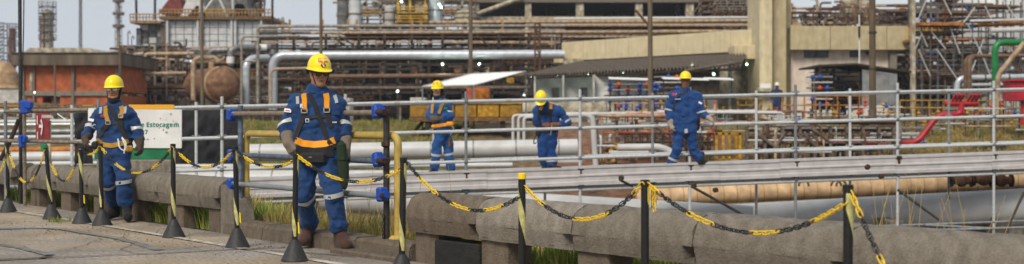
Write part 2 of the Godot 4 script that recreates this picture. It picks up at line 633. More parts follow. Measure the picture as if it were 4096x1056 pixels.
func words(root: Node, called: String, text: String, h: float, m: Material, x: Transform3D, depth := 0.001, bold := true) -> MeshInstance3D:
	var t := TextMesh.new()
	var f := SystemFont.new()
	f.font_names = PackedStringArray(["Droid Sans"])
	if bold: f.font_weight = 700
	t.font = f
	t.text = text; t.font_size = 32; t.pixel_size = h / 23.0; t.depth = depth; t.curve_step = 2.0
	return put(root, called, t, m, x)

const COVERALL := 0
const SKIN := 1
const GLOVE := 2
const BOOT := 3
const HOOD := 4
func person(label: String, sp: Dictionary) -> Node3D:
	# sp.at: column, row and distance of the point on the ground; joints: column, row, metres towards the viewer
	var s: float = F / sp.at[2]
	var o := at(sp.at[0], sp.at[1], sp.at[2])
	var root := thing("person", label, "person", o, sp.get("group", ""))
	var cs: float = sp.get("cell", 0.013)
	var J := {}
	for k in sp.joints:
		var q: Array = sp.joints[k]
		J[k] = Vector3((q[0] - sp.at[0]) / s, (sp.at[1] - q[1]) / s, q[2])
	var cols := [lin(sp.get("cloth", "0f4379")), lin(sp.get("skin", "8a5a44")), lin(sp.get("glove", "7d6a58")), lin(sp.get("boot", "4a3026")), lin("15151a")]
	var lo := Vector3(9, 9, 9)
	var hi := -lo
	for k in J:
		lo = lo.min(J[k]); hi = hi.max(J[k])
	var fd := Field.new(lo - Vector3(0.22, 0.10, 0.25), hi + Vector3(0.22, 0.22, 0.25), cs)
	var w: float = sp.get("bulk", 1.0)
	var mid: Vector3 = (J.hipL + J.hipR) * 0.5
	var top: Vector3 = (J.shL + J.shR) * 0.5
	# trunk
	for q in ["L", "R"]:
		fd.cap(J["hip" + q] + Vector3(0, 0.02, 0), J["sh" + q].lerp(top, 0.28) - Vector3(0, 0.06, 0), 0.118 * w, 0.115 * w, 0.05, COVERALL)
	fd.cap(mid + Vector3(0, 0.02, 0), top - Vector3(0, 0.05, 0), 0.125 * w, 0.12 * w, 0.06, COVERALL)
	fd.cap(J.neck - Vector3(0, 0.01, 0), top, 0.078, 0.10, 0.05, COVERALL)
	for q in ["L", "R"]:
		fd.cap(J.neck - Vector3(0, 0.01, 0), J["sh" + q], 0.058, 0.072 * w, 0.05, COVERALL)
		fd.cap(J["sh" + q], J["el" + q], 0.078 * w, 0.070 * w, 0.03, COVERALL)
		var cuff: Vector3 = J["el" + q].lerp(J["wr" + q], sp.get("cuff", 0.6))
		fd.cap(J["el" + q], cuff, 0.070 * w, 0.064 * w, 0.03, COVERALL)
		fd.cap(J["hip" + q], J["kn" + q], 0.112 * w, 0.088 * w, 0.025, COVERALL)
		fd.cap(J["kn" + q], J["an" + q] + (J["kn" + q] - J["an" + q]).normalized() * 0.095, 0.086 * w, 0.094 * w, 0.02, COVERALL)
		# boots
		var an: Vector3 = J["an" + q]
		var toe: Vector3 = J["to" + q]
		var fdir := (toe - an); fdir.y = 0.0; fdir = fdir.normalized()
		var heel := Vector3(an.x, toe.y + 0.005, an.z) - fdir * 0.05
		fd.cap(an + Vector3(0, 0.12, 0), heel + fdir * 0.03 + Vector3(0, 0.03, 0), 0.060, 0.058, 0.02, BOOT)
		fd.cap(heel, toe, 0.048, 0.055, 0.02, BOOT)
		fd.cap(an + fdir * 0.02, toe - fdir * 0.03 + Vector3(0, 0.01, 0), 0.052, 0.045, 0.03, BOOT)
	var nz := FastNoiseLite.new()
	nz.seed = sp.get("seed", 3); nz.frequency = 5.0; nz.fractal_octaves = 3
	fd.ripple(nz, 0.030, COVERALL)
	nz.seed += 100; nz.frequency = 11.0
	fd.ripple(nz, 0.012, COVERALL)
	var mb := MB.new()
	fd.into(mb, cols)
	# hands
	var fine: float = sp.get("fine", 0.0065)
	for q in ["L", "R"]:
		var wr: Vector3 = J["wr" + q]
		var ha: Vector3 = J["ha" + q]
		var gl: int = sp.get("hand", GLOVE)
		var dir := (ha - wr).normalized()
		var hf := Field.new(wr.min(ha).min(J["el" + q]) - Vector3(0.15, 0.15, 0.15), wr.max(ha).max(J["el" + q]) + Vector3(0.15, 0.15, 0.15), fine)
		var pn: Vector3 = sp.get("palm" + q, Vector3(0.9 if q == "L" else -0.9, 0, -0.3))
		pn = (pn - dir * pn.dot(dir)).normalized()
		var sd := dir.cross(pn) * (1.0 if q == "L" else -1.0)
		var g := 1.15 if gl == GLOVE else 0.9
		var back: Vector3 = wr.lerp(J["el" + q], 0.85 - sp.get("cuff", 0.6)) if gl == GLOVE else wr + (J["el" + q] - wr).normalized() * 0.06
		hf.cap(back, wr, (0.064 if gl == GLOVE else 0.04), 0.042 * g, 0.015, gl)
		var pc := wr + dir * 0.085
		for k in 3:
			hf.cap(wr + sd * (k - 1) * 0.014, pc + sd * (k - 1) * 0.028, 0.030 * g, 0.022 * g, 0.02, gl)
		for k in 4:
			var len_: float = [0.036, 0.042, 0.040, 0.030][k]
			var b0 := pc + sd * (1.5 - k) * 0.021
			var m1 := b0 + (dir * 0.9 + pn * 0.45 + sd * (1.5 - k) * 0.05) * len_
			var m2 := m1 + (dir * 0.45 + pn * 0.9) * len_ * 0.8
			var m3 := m2 + (dir * -0.1 + pn * 0.9) * len_ * 0.6
			hf.cap(b0 - dir * 0.02, m1, 0.0125 * g, 0.0115 * g, 0.006, gl)
			hf.cap(m1, m2, 0.0115 * g, 0.0105 * g, 0.004, gl)
			hf.cap(m2, m3, 0.0105 * g, 0.009 * g, 0.004, gl)
		var tb := wr + dir * 0.03 + sd * 0.03
		var tm := tb + (dir * 0.6 + sd * 0.6 + pn * 0.35) * 0.045
		hf.cap(tb, tm, 0.017 * g, 0.0135 * g, 0.012, gl)
		hf.cap(tm, tm + (dir * 0.8 + pn * 0.5) * 0.035, 0.0135 * g, 0.011 * g, 0.004, gl)
		hf.into(mb, cols)
	# head
	var hc: Vector3 = J.head
	var f: Vector3 = sp.face.normalized()
	var up: Vector3 = sp.get("crown", Vector3.UP)
	up = (up - f * up.dot(f)).normalized()
	var side := up.cross(f)
	var hb := Basis(side, up, f)
	var hd := Field.new(hc - Vector3(0.16, 0.26, 0.17), hc + Vector3(0.16, 0.17, 0.17), fine)
	var H := func(x, y, z): return hc + hb * Vector3(x, y, z)
	hd.ell(H.call(0, 0.035, -0.01), hb, Vector3(0.078, 0.088, 0.096), 0.02, SKIN)
	hd.ell(H.call(0, -0.035, 0.022), hb, Vector3(0.064, 0.085, 0.072), 0.03, SKIN)
	for q in [-1.0, 1.0]:
		hd.cap(H.call(0.062 * q, -0.045, -0.02), H.call(0.022 * q, -0.108, 0.058), 0.022, 0.022, 0.03, SKIN)
		hd.ell(H.call(0.079 * q, -0.01, -0.012), hb, Vector3(0.012, 0.032, 0.02), 0.008, SKIN)
		hd.cap(H.call(0.012 * q, 0.022, 0.088), H.call(0.048 * q, 0.018, 0.074), 0.012, 0.010, 0.012, SKIN)
		hd.cap(H.call(0.040 * q, -0.03, 0.068), H.call(0.030 * q, -0.045, 0.074), 0.018, 0.014, 0.02, SKIN)
		hd.cap(H.call(0.014 * q, -0.034, 0.094), H.call(0.010 * q, -0.036, 0.092), 0.010, 0.010, 0.008, SKIN)
	hd.cap(H.call(0, 0.008, 0.090), H.call(0, -0.032, 0.108), 0.010, 0.014, 0.012, SKIN)
	hd.cap(H.call(-0.016, -0.066, 0.086), H.call(0.016, -0.066, 0.086), 0.011, 0.011, 0.008, SKIN)
	hd.cap(H.call(0, -0.11, 0.064), H.call(0, -0.105, 0.06), 0.026, 0.026, 0.02, SKIN)
	var hood: bool = sp.get("hood", false)
	hd.cap(H.call(0, -0.05, -0.025), J.neck + Vector3(0, -0.02, 0), 0.060, 0.062, 0.02, HOOD if hood else SKIN)
	if hood:
		hd.cap(H.call(0, -0.135, 0.03), J.neck, 0.068, 0.075, 0.02, HOOD)
		hd.ell(H.call(0, 0.02, -0.035), hb, Vector3(0.088, 0.105, 0.085), 0.01, HOOD)
		for q in [-1.0, 1.0]:
			hd.cap(H.call(0.066 * q, 0.0, 0.0), H.call(0.05 * q, -0.11, 0.02), 0.028, 0.03, 0.015, HOOD)
	hd.into(mb, cols)
	var body := MeshInstance3D.new()
	body.name = "body"
	body.mesh = mb.mesh()
	body.material_override = mt.body
	root.add_child(body, true)
	# collar
	if not sp.get("no_collar", false):
		var cm := MB.new()
		cm.col = Color(1, 1, 1)
		var bq := Basis(Quaternion(Vector3.UP, (hc - J.neck).normalized()))
		cm.lathe(J.neck + o - bq.y * 0.015, [Vector2(0.092, 0.0), Vector2(0.086, 0.035), Vector2(0.083, 0.06), Vector2(0.076, 0.058), Vector2(0.076, 0.02)], 20, bq)
		part(root, "collar", cm, mt[sp.get("collar", "cloth_blue")])
	# helmet
	var hr := Vector3(0.112, 0.128, 0.138)
	var ho: Vector3 = hc + hb * Vector3(0, 0.054, -0.006) + o
	var hel := part(root, "helmet", helmet_dome(hb, ho, hr, sp.get("peak", 4.5)), mt[sp.get("helmet", "helmet")])
	if sp.get("badge", 0) >= 1:
		part(hel, "sticker", dome_patch(hb, ho, hr, PI * 0.5 - 0.5, PI * 0.5 + 0.5, 0.80, 1.16), mt.label_orange)
		if sp.badge == 2:
			var em := part(hel, "emblem", dome_patch(hb, ho, hr + Vector3(0.001, 0.001, 0.001), PI * 0.5 - 0.24, PI * 0.5 + 0.24, 1.20, 1.52, true), mt.maroon)
			var nrm := hb * Vector3(0, 0.24, 0.97).normalized()
			var xb := Basis(side, nrm.cross(side), nrm)
			words(hel, "emblem_mark", "E", 0.030, mt.print_white, Transform3D(xb.rotated(nrm, 0.5), ho + hb * Vector3(0, 0.028, 0.142)))
			em.set_meta("label", "round maroon emblem with a white slanted E")
			var n2 := hb * Vector3(0, 0.55, 0.83).normalized()
			words(hel, "lettering", "APOIO", 0.017, mt.print_white, Transform3D(Basis(side, n2.cross(side), n2), ho + hb * Vector3(0, 0.078, 0.118)))
	# eyewear
	var gl_ := MB.new()
	match sp.get("eyes", "none"):
		"frames":
			for q in [-1.0, 1.0]:
				var c0: Vector3 = H.call(0.034 * q, -0.004, 0.104) + o
				for e in [[0, 0.019, 0.058, 0.007], [0, -0.019, 0.056, 0.006], [0.027, 0, 0.007, 0.042], [-0.027, 0, 0.007, 0.042]]:
					gl_.box(c0 + hb * Vector3(e[0], e[1], 0), Vector3(e[2], e[3], 0.007), hb)
				gl_.tube([c0 + hb * Vector3(0.028 * q, 0.012, 0), H.call(0.086 * q, 0.012, 0.07) + o, H.call(0.09 * q, 0.008, -0.02) + o], 0.005, 6)
			gl_.box(H.call(0, 0.004, 0.106) + o, Vector3(0.016, 0.007, 0.006), hb)
			var gn := part(root, "spectacles", gl_, mt.strap_black)
			for q in [-1.0, 1.0]:
				part(gn, "lens", MB.new().box(H.call(0.034 * q, -0.004, 0.103) + o, Vector3(0.052, 0.034, 0.002), hb), mt.lens_glass)
		"clear":
			for q in [-1.0, 1.0]:
				gl_.ball(H.call(0.034 * q, 0.0, 0.088) + o, Vector3(0.033, 0.020, 0.017), hb)
				gl_.tube([H.call(0.062 * q, 0.004, 0.08) + o, H.call(0.088 * q, 0.006, -0.01) + o], 0.004, 6)
			part(root, "safety_glasses", gl_, mt.clear_glass)
		"bare":
			for q in [-1.0, 1.0]:
				part(root, "eye", MB.new().ball(H.call(0.033 * q, 0.0, 0.084) + o, Vector3(0.014, 0.008, 0.008), hb, 8, 6), mt.strap_black)
	if sp.get("eyes", "none") != "none":
		part(root, "mouth", MB.new().ball(H.call(0, -0.067, 0.095) + o, Vector3(0.022, 0.004, 0.006), hb, 8, 6), mt.lip)
	if sp.has("chin_strap"):
		var cs_ := MB.new()
		for q in [-1.0, 1.0]:
			cs_.tube([H.call(0.088 * q, 0.04, 0.03) + o, H.call(0.078 * q, -0.03, 0.05) + o, H.call(0.052 * q, -0.10, 0.06) + o, H.call(0.01 * q, -0.138, 0.062) + o], 0.005, 5)
		part(root, "chin_strap", cs_, mt.strap_black)
	if sp.has("muffs"):
		for q in [-1.0, 1.0]:
			part(root, "ear_muff", MB.new().ball(H.call(0.105 * q, -0.015, -0.01) + o, Vector3(0.028, 0.045, 0.036), hb), mt.pouch)
	# webbing that lies on the clothing
	for st in sp.get("straps", []):
		var sgn: float = st[4] if st.size() > 4 else 1.0
		var pts := []
		for i in st[3].size() - 1:
			var a := Vector2(st[3][i][0], st[3][i][1])
			var b2 := Vector2(st[3][i + 1][0], st[3][i + 1][1])
			var nseg := maxi(1, int(a.distance_to(b2) / s / 0.02))
			for k in nseg: pts.append(a.lerp(b2, float(k) / nseg))
			if i == st[3].size() - 2: pts.append(b2)
		var l := []; var r := []; var nn := []
		for i in pts.size():
			var tg: Vector2 = (pts[mini(i + 1, pts.size() - 1)] - pts[maxi(i - 1, 0)]).normalized()
			var pe = Vector2(-tg.y, tg.x) * st[2] * 0.5 * s
			var e := []
			for q in [-1.0, 0.0, 1.0]:
				var px: Vector2 = pts[i] + pe * q
				var from := Vector3((px.x - sp.at[0]) / s, (sp.at[1] - px.y) / s, 0.45 * sgn)
				var hit := fd.cast(from, Vector3(0, 0, -sgn), 0.85)
				if absf(hit.z) > 0.39 or hit.z * sgn < -0.25: hit.z = l[-1].z - o.z if l.size() > 0 else 0.1 * sgn
				e.append(hit + Vector3(0, 0, 0.012 * sgn))
			var zc: float = e[1].z
			for q in [0, 2]: e[q].z = clampf(e[q].z, zc - 0.03, zc + 0.03)
			if sgn > 0: e[0].z = maxf(e[0].z, zc - 0.012); e[2].z = maxf(e[2].z, zc - 0.012)
			l.append(e[0] + o); r.append(e[2] + o)
			var nv: Vector3 = (e[2] - e[0]).cross(Vector3(tg.x, -tg.y, 0)).normalized()
			if nv.z * sgn < 0.0: nv = -nv
			nn.append(nv)
		var sm := MB.new()
		sm.strip(l, r, nn)
		var l2 := []; var r2 := []
		for i in l.size():
			l2.append(l[i] - nn[i] * 0.010); r2.append(r[i] - nn[i] * 0.010)
		var sidel := []; var sider := []
		for i in l.size():
			sidel.append((l[i] - r[i]).normalized()); sider.append((r[i] - l[i]).normalized())
		sm.strip(l, l2, sidel); sm.strip(r, r2, sider)
		part(root, st[0], sm, mt[st[1]])
	for bd in sp.get("bands", []):
		var a: Vector3 = J[bd[0]]
		var b3: Vector3 = J[bd[1]]
		var ax := (b3 - a).normalized()
		var u := ax.cross(Vector3(0, 0.2, 1)).normalized()
		var wv := ax.cross(u)
		var l := []; var r := []; var nn := []
		for k in 25:
			var an2 := TAU * k / 24
			var dv := u * cos(an2) + wv * sin(an2)
			var c0 := a.lerp(b3, bd[2])
			l.append(fd.cast(c0 - ax * bd[3] * 0.5, dv, 0.13, true) + dv * 0.005 + o)
			r.append(fd.cast(c0 + ax * bd[3] * 0.5, dv, 0.13, true) + dv * 0.005 + o)
			nn.append(dv)
		part(root, "reflective_band", MB.new().strip(l, r, nn), mt.reflective)
	for bx in sp.get("boxes", []):
		# name, material, column, row, towards viewer, width, height, thickness, turn about the view axis
		var q0 := Vector3((bx[2] - sp.at[0]) / s, (sp.at[1] - bx[3]) / s, bx[4])
		if bx[4] > 5.0: q0 = fd.cast(Vector3(q0.x, q0.y, 0.45), Vector3(0, 0, -1), 0.85) + Vector3(0, 0, 0.014)
		if bx[4] < -5.0: q0 = fd.cast(Vector3(q0.x, q0.y, -0.45), Vector3(0, 0, 1), 0.85) - Vector3(0, 0, 0.014)
		var bb := Basis(Vector3(0, 0, 1), bx[8] if bx.size() > 8 else 0.0)
		part(root, bx[0], MB.new().box(q0 + o, Vector3(bx[5], bx[6], bx[7]), bb, minf(bx[7], minf(bx[5], bx[6])) * 0.35), mt[bx[1]])
	for rg in sp.get("buckles", []):
		var q0 := fd.cast(Vector3((rg[0] - sp.at[0]) / s, (sp.at[1] - rg[1]) / s, 0.45), Vector3(0, 0, -1), 0.85) + Vector3(0, 0, 0.028) + o
		var bm := MB.new()
		for e in [[0, 0.022, 0.06, 0.009], [0, -0.022, 0.06, 0.009], [0.027, 0, 0.009, 0.05], [-0.027, 0, 0.009, 0.05]]:
			bm.box(q0 + Vector3(e[0], e[1], 0), Vector3(e[2], e[3], 0.008))
		part(root, "buckle", bm, mt.steel_buckle)
	for wd in sp.get("words", []):
		# text, height, material, column, row, side
		var sg2: float = wd[5]
		var q0 := fd.cast(Vector3((wd[3] - sp.at[0]) / s, (sp.at[1] - wd[4]) / s, 0.45 * sg2), Vector3(0, 0, -sg2), 0.85) + Vector3(0, 0, 0.022 * sg2) + o
		words(root, "lettering", wd[0], wd[1], mt[wd[2]], Transform3D(Basis() if sg2 > 0 else Basis(Vector3.UP, PI), q0))
	for tb in sp.get("tubes", []):
		var pp := []
		for q in tb[3]: pp.append(Vector3((q[0] - sp.at[0]) / s, (sp.at[1] - q[1]) / s, q[2]) + o)
		part(root, tb[0], MB.new().tube(arc(pp, 0.04), tb[2], 6), mt[tb[1]])
	return root

func people() -> void:
	mat("cloth_blue", "0f4379", 0.85, 0.0, "cloth", 1.6)
	# walking towards the road, hand over the post
	person("worker in blue coveralls, black glasses and yellow helmet with orange sticker, green bag at hip", {
		"at": [1270, 1003, 12.05], "cell": 0.012, "fine": 0.006, "seed": 5, "bulk": 1.0, "cuff": 0.42,
		"skin": "bd8868", "glove": "8a7a69", "boot": "54372a",
		"joints": {"head": [1279, 290, 0.03], "neck": [1266, 362, 0.0], "shL": [1186, 416, 0.0], "shR": [1345, 414, -0.02],
			"elL": [1143, 504, -0.03], "elR": [1374, 508, -0.06], "wrL": [1158, 572, 0.07], "wrR": [1384, 598, 0.04], "haL": [1184, 612, 0.10], "haR": [1394, 650, 0.08],
			"hipL": [1226, 640, 0.0], "hipR": [1306, 640, 0.02], "knL": [1222, 783, 0.02], "knR": [1342, 776, 0.18], "anL": [1213, 916, -0.34], "anR": [1368, 928, 0.14],
			"toL": [1204, 968, -0.16], "toR": [1404, 970, 0.33]},
		"face": Vector3(0.42, -0.14, 0.9), "badge": 2, "eyes": "frames", "chin_strap": true, "peak": 5.0,
		"palmL": Vector3(0.5, -0.3, -0.8), "palmR": Vector3(-0.9, 0, -0.4),
		"straps": [["shoulder_strap", "strap_orange", 0.050, [[1219, 374], [1224, 395], [1226, 442]]], ["shoulder_strap", "strap_orange", 0.050, [[1308, 374], [1312, 395], [1314, 436]]],
			["webbing", "strap_black", 0.045, [[1226, 442], [1218, 478], [1200, 520], [1186, 555]]], ["webbing", "strap_black", 0.045, [[1315, 438], [1322, 480], [1332, 510]]],
			["chest_strap", "strap_black", 0.028, [[1218, 472], [1260, 468], [1320, 464]]],
			["bag_strap", "strap_black", 0.042, [[1243, 372], [1262, 410], [1290, 480], [1318, 560], [1345, 590]]],
			["waist_belt", "strap_orange", 0.062, [[1188, 560], [1220, 572], [1265, 577], [1310, 573], [1346, 560]]],
			["shoulder_stripe", "reflective", 0.030, [[1194, 386], [1196, 398], [1198, 416]]], ["shoulder_stripe", "reflective", 0.030, [[1340, 380], [1347, 395], [1352, 412]]],
			["pouch_belt", "pouch", 0.10, [[1192, 604], [1265, 612], [1340, 604]]]],
		"bands": [["elL", "wrL", 0.02, 0.035], ["elR", "wrR", -0.05, 0.035], ["knL", "anL", 0.02, 0.042], ["knR", "anR", 0.0, 0.042]],
		"boxes": [["arm_patch", "print_white", 1157, 442, 99.0, 0.068, 0.036, 0.004, -0.12], ["lettering", "print_red", 1157, 443, 99.0, 0.046, 0.012, 0.008, -0.12], ["pouch", "pouch", 1262, 632, 99.0, 0.26, 0.115, 0.07],
			["zip_pull", "steel_buckle", 1256, 626, 0.225, 0.03, 0.006, 0.006], ["chest_patch", "print_white", 1238, 482, 99.0, 0.036, 0.034, 0.003], ["patch_field", "cloth_blue", 1238, 482, 99.0, 0.028, 0.026, 0.007],
			["pocket_flap", "cloth_blue", 1348, 452, 99.0, 0.085, 0.045, 0.012]],
		"buckles": [[1226, 442], [1314, 440]],
		"words": [["R", 0.036, "print_white", 1214, 424, 1.0], ["SAMP", 0.012, "print_white", 1345, 489, 1.0]]})
	var a := get_child(get_child_count() - 1)
	var ba := at(1372, 660, 11.9)
	var tilt := Basis(Vector3(0, 0, 1), 0.07)
	part(a, "bag", MB.new().ball(ba, Vector3(0.056, 0.24, 0.05), tilt, 14, 12).box(ba + Vector3(0.002, -0.03, 0), Vector3(0.075, 0.30, 0.05), tilt, 0.02), mt.bag_green)
	part(a, "bag_flap", MB.new().box(ba + Vector3(-0.008, 0.12, 0.02), Vector3(0.092, 0.20, 0.07), tilt, 0.025), mt.bag_green)
	# second walker
	person("worker in blue coveralls and black neck hood with brown gloves, before the white board", {
		"at": [462, 884, 15.6], "cell": 0.014, "fine": 0.0075, "seed": 8, "bulk": 1.0, "cuff": 0.6,
		"skin": "b57d60", "glove": "574536", "boot": "1d1c1e", "hood": true,
		"joints": {"head": [458, 358, 0.02], "neck": [457, 416, 0.0], "shL": [404, 450, 0.0], "shR": [511, 448, 0.0],
			"elL": [360, 514, -0.02], "elR": [544, 516, -0.04], "wrL": [350, 556, 0.08], "wrR": [562, 575, 0.02], "haL": [364, 594, 0.14], "haR": [568, 616, 0.06],
			"hipL": [432, 622, 0.0], "hipR": [488, 622, 0.0], "knL": [434, 733, 0.03], "knR": [506, 726, 0.14], "anL": [430, 824, -0.28], "anR": [520, 830, 0.12],
			"toL": [422, 864, -0.12], "toR": [540, 862, 0.28]},
		"face": Vector3(0.02, -0.05, 1.0), "badge": 0, "eyes": "clear", "peak": 2.0,
		"straps": [["shoulder_strap", "strap_mustard", 0.055, [[430, 424], [436, 450], [444, 490]]], ["shoulder_strap", "strap_mustard", 0.05, [[492, 424], [497, 440], [498, 472]]],
			["webbing", "strap_black", 0.06, [[444, 490], [430, 515], [408, 545]]], ["webbing", "strap_black", 0.04, [[498, 472], [500, 520], [512, 560]]],
			["chest_strap", "strap_black", 0.03, [[440, 492], [470, 494], [500, 490]]],
			["bag_strap", "strap_black", 0.05, [[444, 424], [470, 455], [500, 520], [520, 570]]],
			["waist_belt", "strap_mustard", 0.055, [[396, 560], [420, 576], [460, 582], [505, 572], [524, 560]]],
			["shoulder_stripe", "reflective", 0.035, [[408, 428], [412, 440], [414, 454]]], ["shoulder_stripe", "reflective", 0.035, [[506, 426], [510, 438], [510, 454]]]],
		"bands": [["elL", "wrL", 0.05, 0.035], ["elR", "wrR", 0.05, 0.035], ["knL", "anL", 0.0, 0.045], ["knR", "anR", 0.0, 0.045]],
		"boxes": [["arm_patch", "print_white", 374, 480, 99.0, 0.07, 0.036, 0.004, -0.2], ["hip_pouch", "pouch", 396, 580, 0.14, 0.09, 0.10, 0.07], ["hip_pouch", "strap_mustard", 528, 594, 0.12, 0.09, 0.08, 0.05], ["buckle_plate", "steel_buckle", 490, 570, 99.0, 0.035, 0.05, 0.012]],
		"buckles": [[446, 490], [498, 464]],
		"tubes": [["karabiner", "print_white", 0.007, [[492, 554, 0.2], [500, 592, 0.22], [520, 604, 0.2], [526, 570, 0.2], [508, 548, 0.2]]], ["karabiner", "print_white", 0.007, [[508, 550, 0.21], [522, 580, 0.21], [516, 612, 0.2]]]],
		"words": [["RI", 0.034, "print_red", 424, 464, 1.0]]})
	# on the scaffold walkway
	person("worker in blue coveralls with arms folded, ear muffs and yellow tool belt on scaffold walkway", {
		"at": [1770, 702, 23.6], "cell": 0.017, "fine": 0.010, "seed": 12, "bulk": 1.02, "cloth": "205a9c",
		"skin": "c08a70", "glove": "6e5c49", "boot": "1f1d1d", "hood": true,
		"joints": {"head": [1750, 360, 0.03], "neck": [1757, 398, 0.0], "shL": [1740, 418, 0.14], "shR": [1788, 415, -0.08],
			"elL": [1722, 462, 0.14], "elR": [1800, 464, 0.02], "wrL": [1735, 478, 0.22], "wrR": [1752, 477, 0.20], "haL": [1750, 474, 0.24], "haR": [1725, 480, 0.24],
			"hipL": [1762, 530, 0.07], "hipR": [1784, 530, -0.06], "knL": [1746, 610, 0.08], "knR": [1794, 612, -0.02], "anL": [1738, 682, 0.02], "anR": [1806, 684, -0.06],
			"toL": [1722, 694, 0.10], "toR": [1810, 694, 0.06]},
		"face": Vector3(-0.28, -0.05, 1.0), "badge": 1, "eyes": "clear", "muffs": true, "peak": 3.0,
		"straps": [["shoulder_strap", "strap_mustard", 0.05, [[1782, 396], [1770, 420], [1758, 455]]], ["shoulder_strap", "strap_mustard", 0.05, [[1738, 402], [1732, 425], [1730, 455]]],
			["webbing", "strap_black", 0.04, [[1757, 455], [1752, 490]]], ["waist_belt", "strap_orange", 0.06, [[1728, 508], [1745, 504], [1770, 500], [1808, 494]]]],
		"bands": [["shR", "elR", 0.75, 0.03], ["knL", "anL", 0.1, 0.045], ["knR", "anR", 0.05, 0.045]],
		"boxes": [["tool_pouch", "strap_orange", 1800, 496, 0.12, 0.14, 0.09, 0.07], ["tool_pouch", "strap_orange", 1738, 506, 0.2, 0.10, 0.07, 0.06], ["arm_patch", "green_paint", 1783, 434, 99.0, 0.07, 0.04, 0.004], ["hanging_glove", "timber", 1800, 570, 0.14, 0.05, 0.19, 0.04]],
		"tubes": [["lanyard_hook", "steel_buckle", 0.009, [[1806, 502, 0.12], [1818, 514, 0.13], [1810, 524, 0.13], [1804, 540, 0.13]]]]})
	person("worker in blue coveralls bowing his head over his harness buckle, on the scaffold walkway", {
		"at": [2190, 684, 23.8], "cell": 0.017, "fine": 0.010, "seed": 15, "cloth": "154a8c",
		"skin": "8a5a44", "glove": "7d6a58", "boot": "22201f", "hand": SKIN,
		"joints": {"head": [2162, 398, 0.20], "neck": [2178, 420, 0.08], "shL": [2146, 440, 0.04], "shR": [2232, 436, 0.0],
			"elL": [2146, 486, 0.06], "elR": [2270, 488, 0.04], "wrL": [2176, 500, 0.18], "wrR": [2226, 500, 0.18], "haL": [2192, 504, 0.22], "haR": [2208, 504, 0.22],
			"hipL": [2172, 540, 0.0], "hipR": [2208, 540, 0.0], "knL": [2168, 612, 0.06], "knR": [2206, 610, 0.02], "anL": [2188, 672, -0.12], "anR": [2210, 668, 0.04],
			"toL": [2176, 676, 0.0], "toR": [2238, 676, 0.10]},
		"face": Vector3(-0.08, -0.75, 0.66), "crown": Vector3(0, 0.75, 0.75), "badge": 0, "eyes": "none", "peak": 4.0,
		"straps": [["shoulder_strap", "strap_orange", 0.05, [[2166, 424], [2160, 440]]], ["shoulder_strap", "strap_orange", 0.05, [[2205, 412], [2202, 436]]],
			["webbing", "strap_black", 0.05, [[2159, 440], [2154, 470], [2160, 500]]], ["webbing", "strap_black", 0.05, [[2202, 436], [2202, 470], [2204, 492]]],
			["chest_strap", "strap_black", 0.05, [[2158, 452], [2202, 456]]], ["waist_belt", "strap_black", 0.07, [[2150, 520], [2190, 524], [2228, 518]]], ["waist_belt", "strap_orange", 0.03, [[2202, 496], [2226, 494]]]],
		"bands": [["shR", "elR", 0.95, 0.035], ["knR", "anR", 0.55, 0.05]],
		"boxes": [["tool_pouch", "pouch", 2152, 532, 0.10, 0.10, 0.12, 0.08], ["arm_patch", "green_paint", 2250, 434, 99.0, 0.05, 0.05, 0.004]],
		"tubes": [["lanyard", "strap_black", 0.012, [[2150, 530, 0.1], [2136, 556, 0.1], [2134, 576, 0.1], [2146, 570, 0.1]]], ["lanyard_hook", "steel_buckle", 0.010, [[2206, 500, 0.24], [2204, 520, 0.24], [2200, 540, 0.22]]]]})
	person("worker in blue coveralls seen from behind, walking along the scaffold walkway", {
		"at": [2735, 668, 23.9], "cell": 0.017, "fine": 0.010, "seed": 19, "bulk": 1.06, "cloth": "144888",
		"skin": "8a5a44", "glove": "b5a797", "boot": "2a2422",
		"joints": {"head": [2742, 322, 0.0], "neck": [2741, 360, 0.0], "shL": [2690, 382, 0.0], "shR": [2792, 382, 0.0],
			"elL": [2676, 446, 0.0], "elR": [2808, 452, 0.06], "wrL": [2680, 500, 0.10], "wrR": [2832, 474, 0.18], "haL": [2684, 520, 0.14], "haR": [2850, 490, 0.22],
			"hipL": [2716, 530, 0.0], "hipR": [2762, 530, 0.0], "knL": [2706, 600, 0.06], "knR": [2776, 606, -0.04], "anL": [2682, 668, -0.04], "anR": [2808, 642, -0.05],
			"toL": [2674, 672, -0.16], "toR": [2826, 650, -0.12]},
		"face": Vector3(0.15, -0.05, -1.0), "badge": 0, "eyes": "none", "peak": 4.0,
		"straps": [["bag_strap", "strap_black", 0.035, [[2752, 358], [2715, 382], [2696, 410], [2690, 440]]]],
		"bands": [["shL", "elL", 0.9, 0.03], ["shR", "elR", 0.95, 0.03], ["knL", "anL", 0.5, 0.045]],
		"boxes": [["back_emblem", "print_red", 2694, 378, 99.0, 0.07, 0.05, 0.006], ["back_emblem", "print_white", 2700, 376, 99.0, 0.03, 0.03, 0.012], ["hip_pouch", "pouch", 2790, 490, -0.05, 0.10, 0.30, 0.14], ["arm_patch", "print_white", 2797, 412, 99.0, 0.07, 0.035, 0.006, -0.5], ["lettering", "print_white", 2708, 397, 99.0, 0.11, 0.010, 0.006], ["back_patch", "reflective", 2740, 524, 99.0, 0.06, 0.08, 0.012]]})

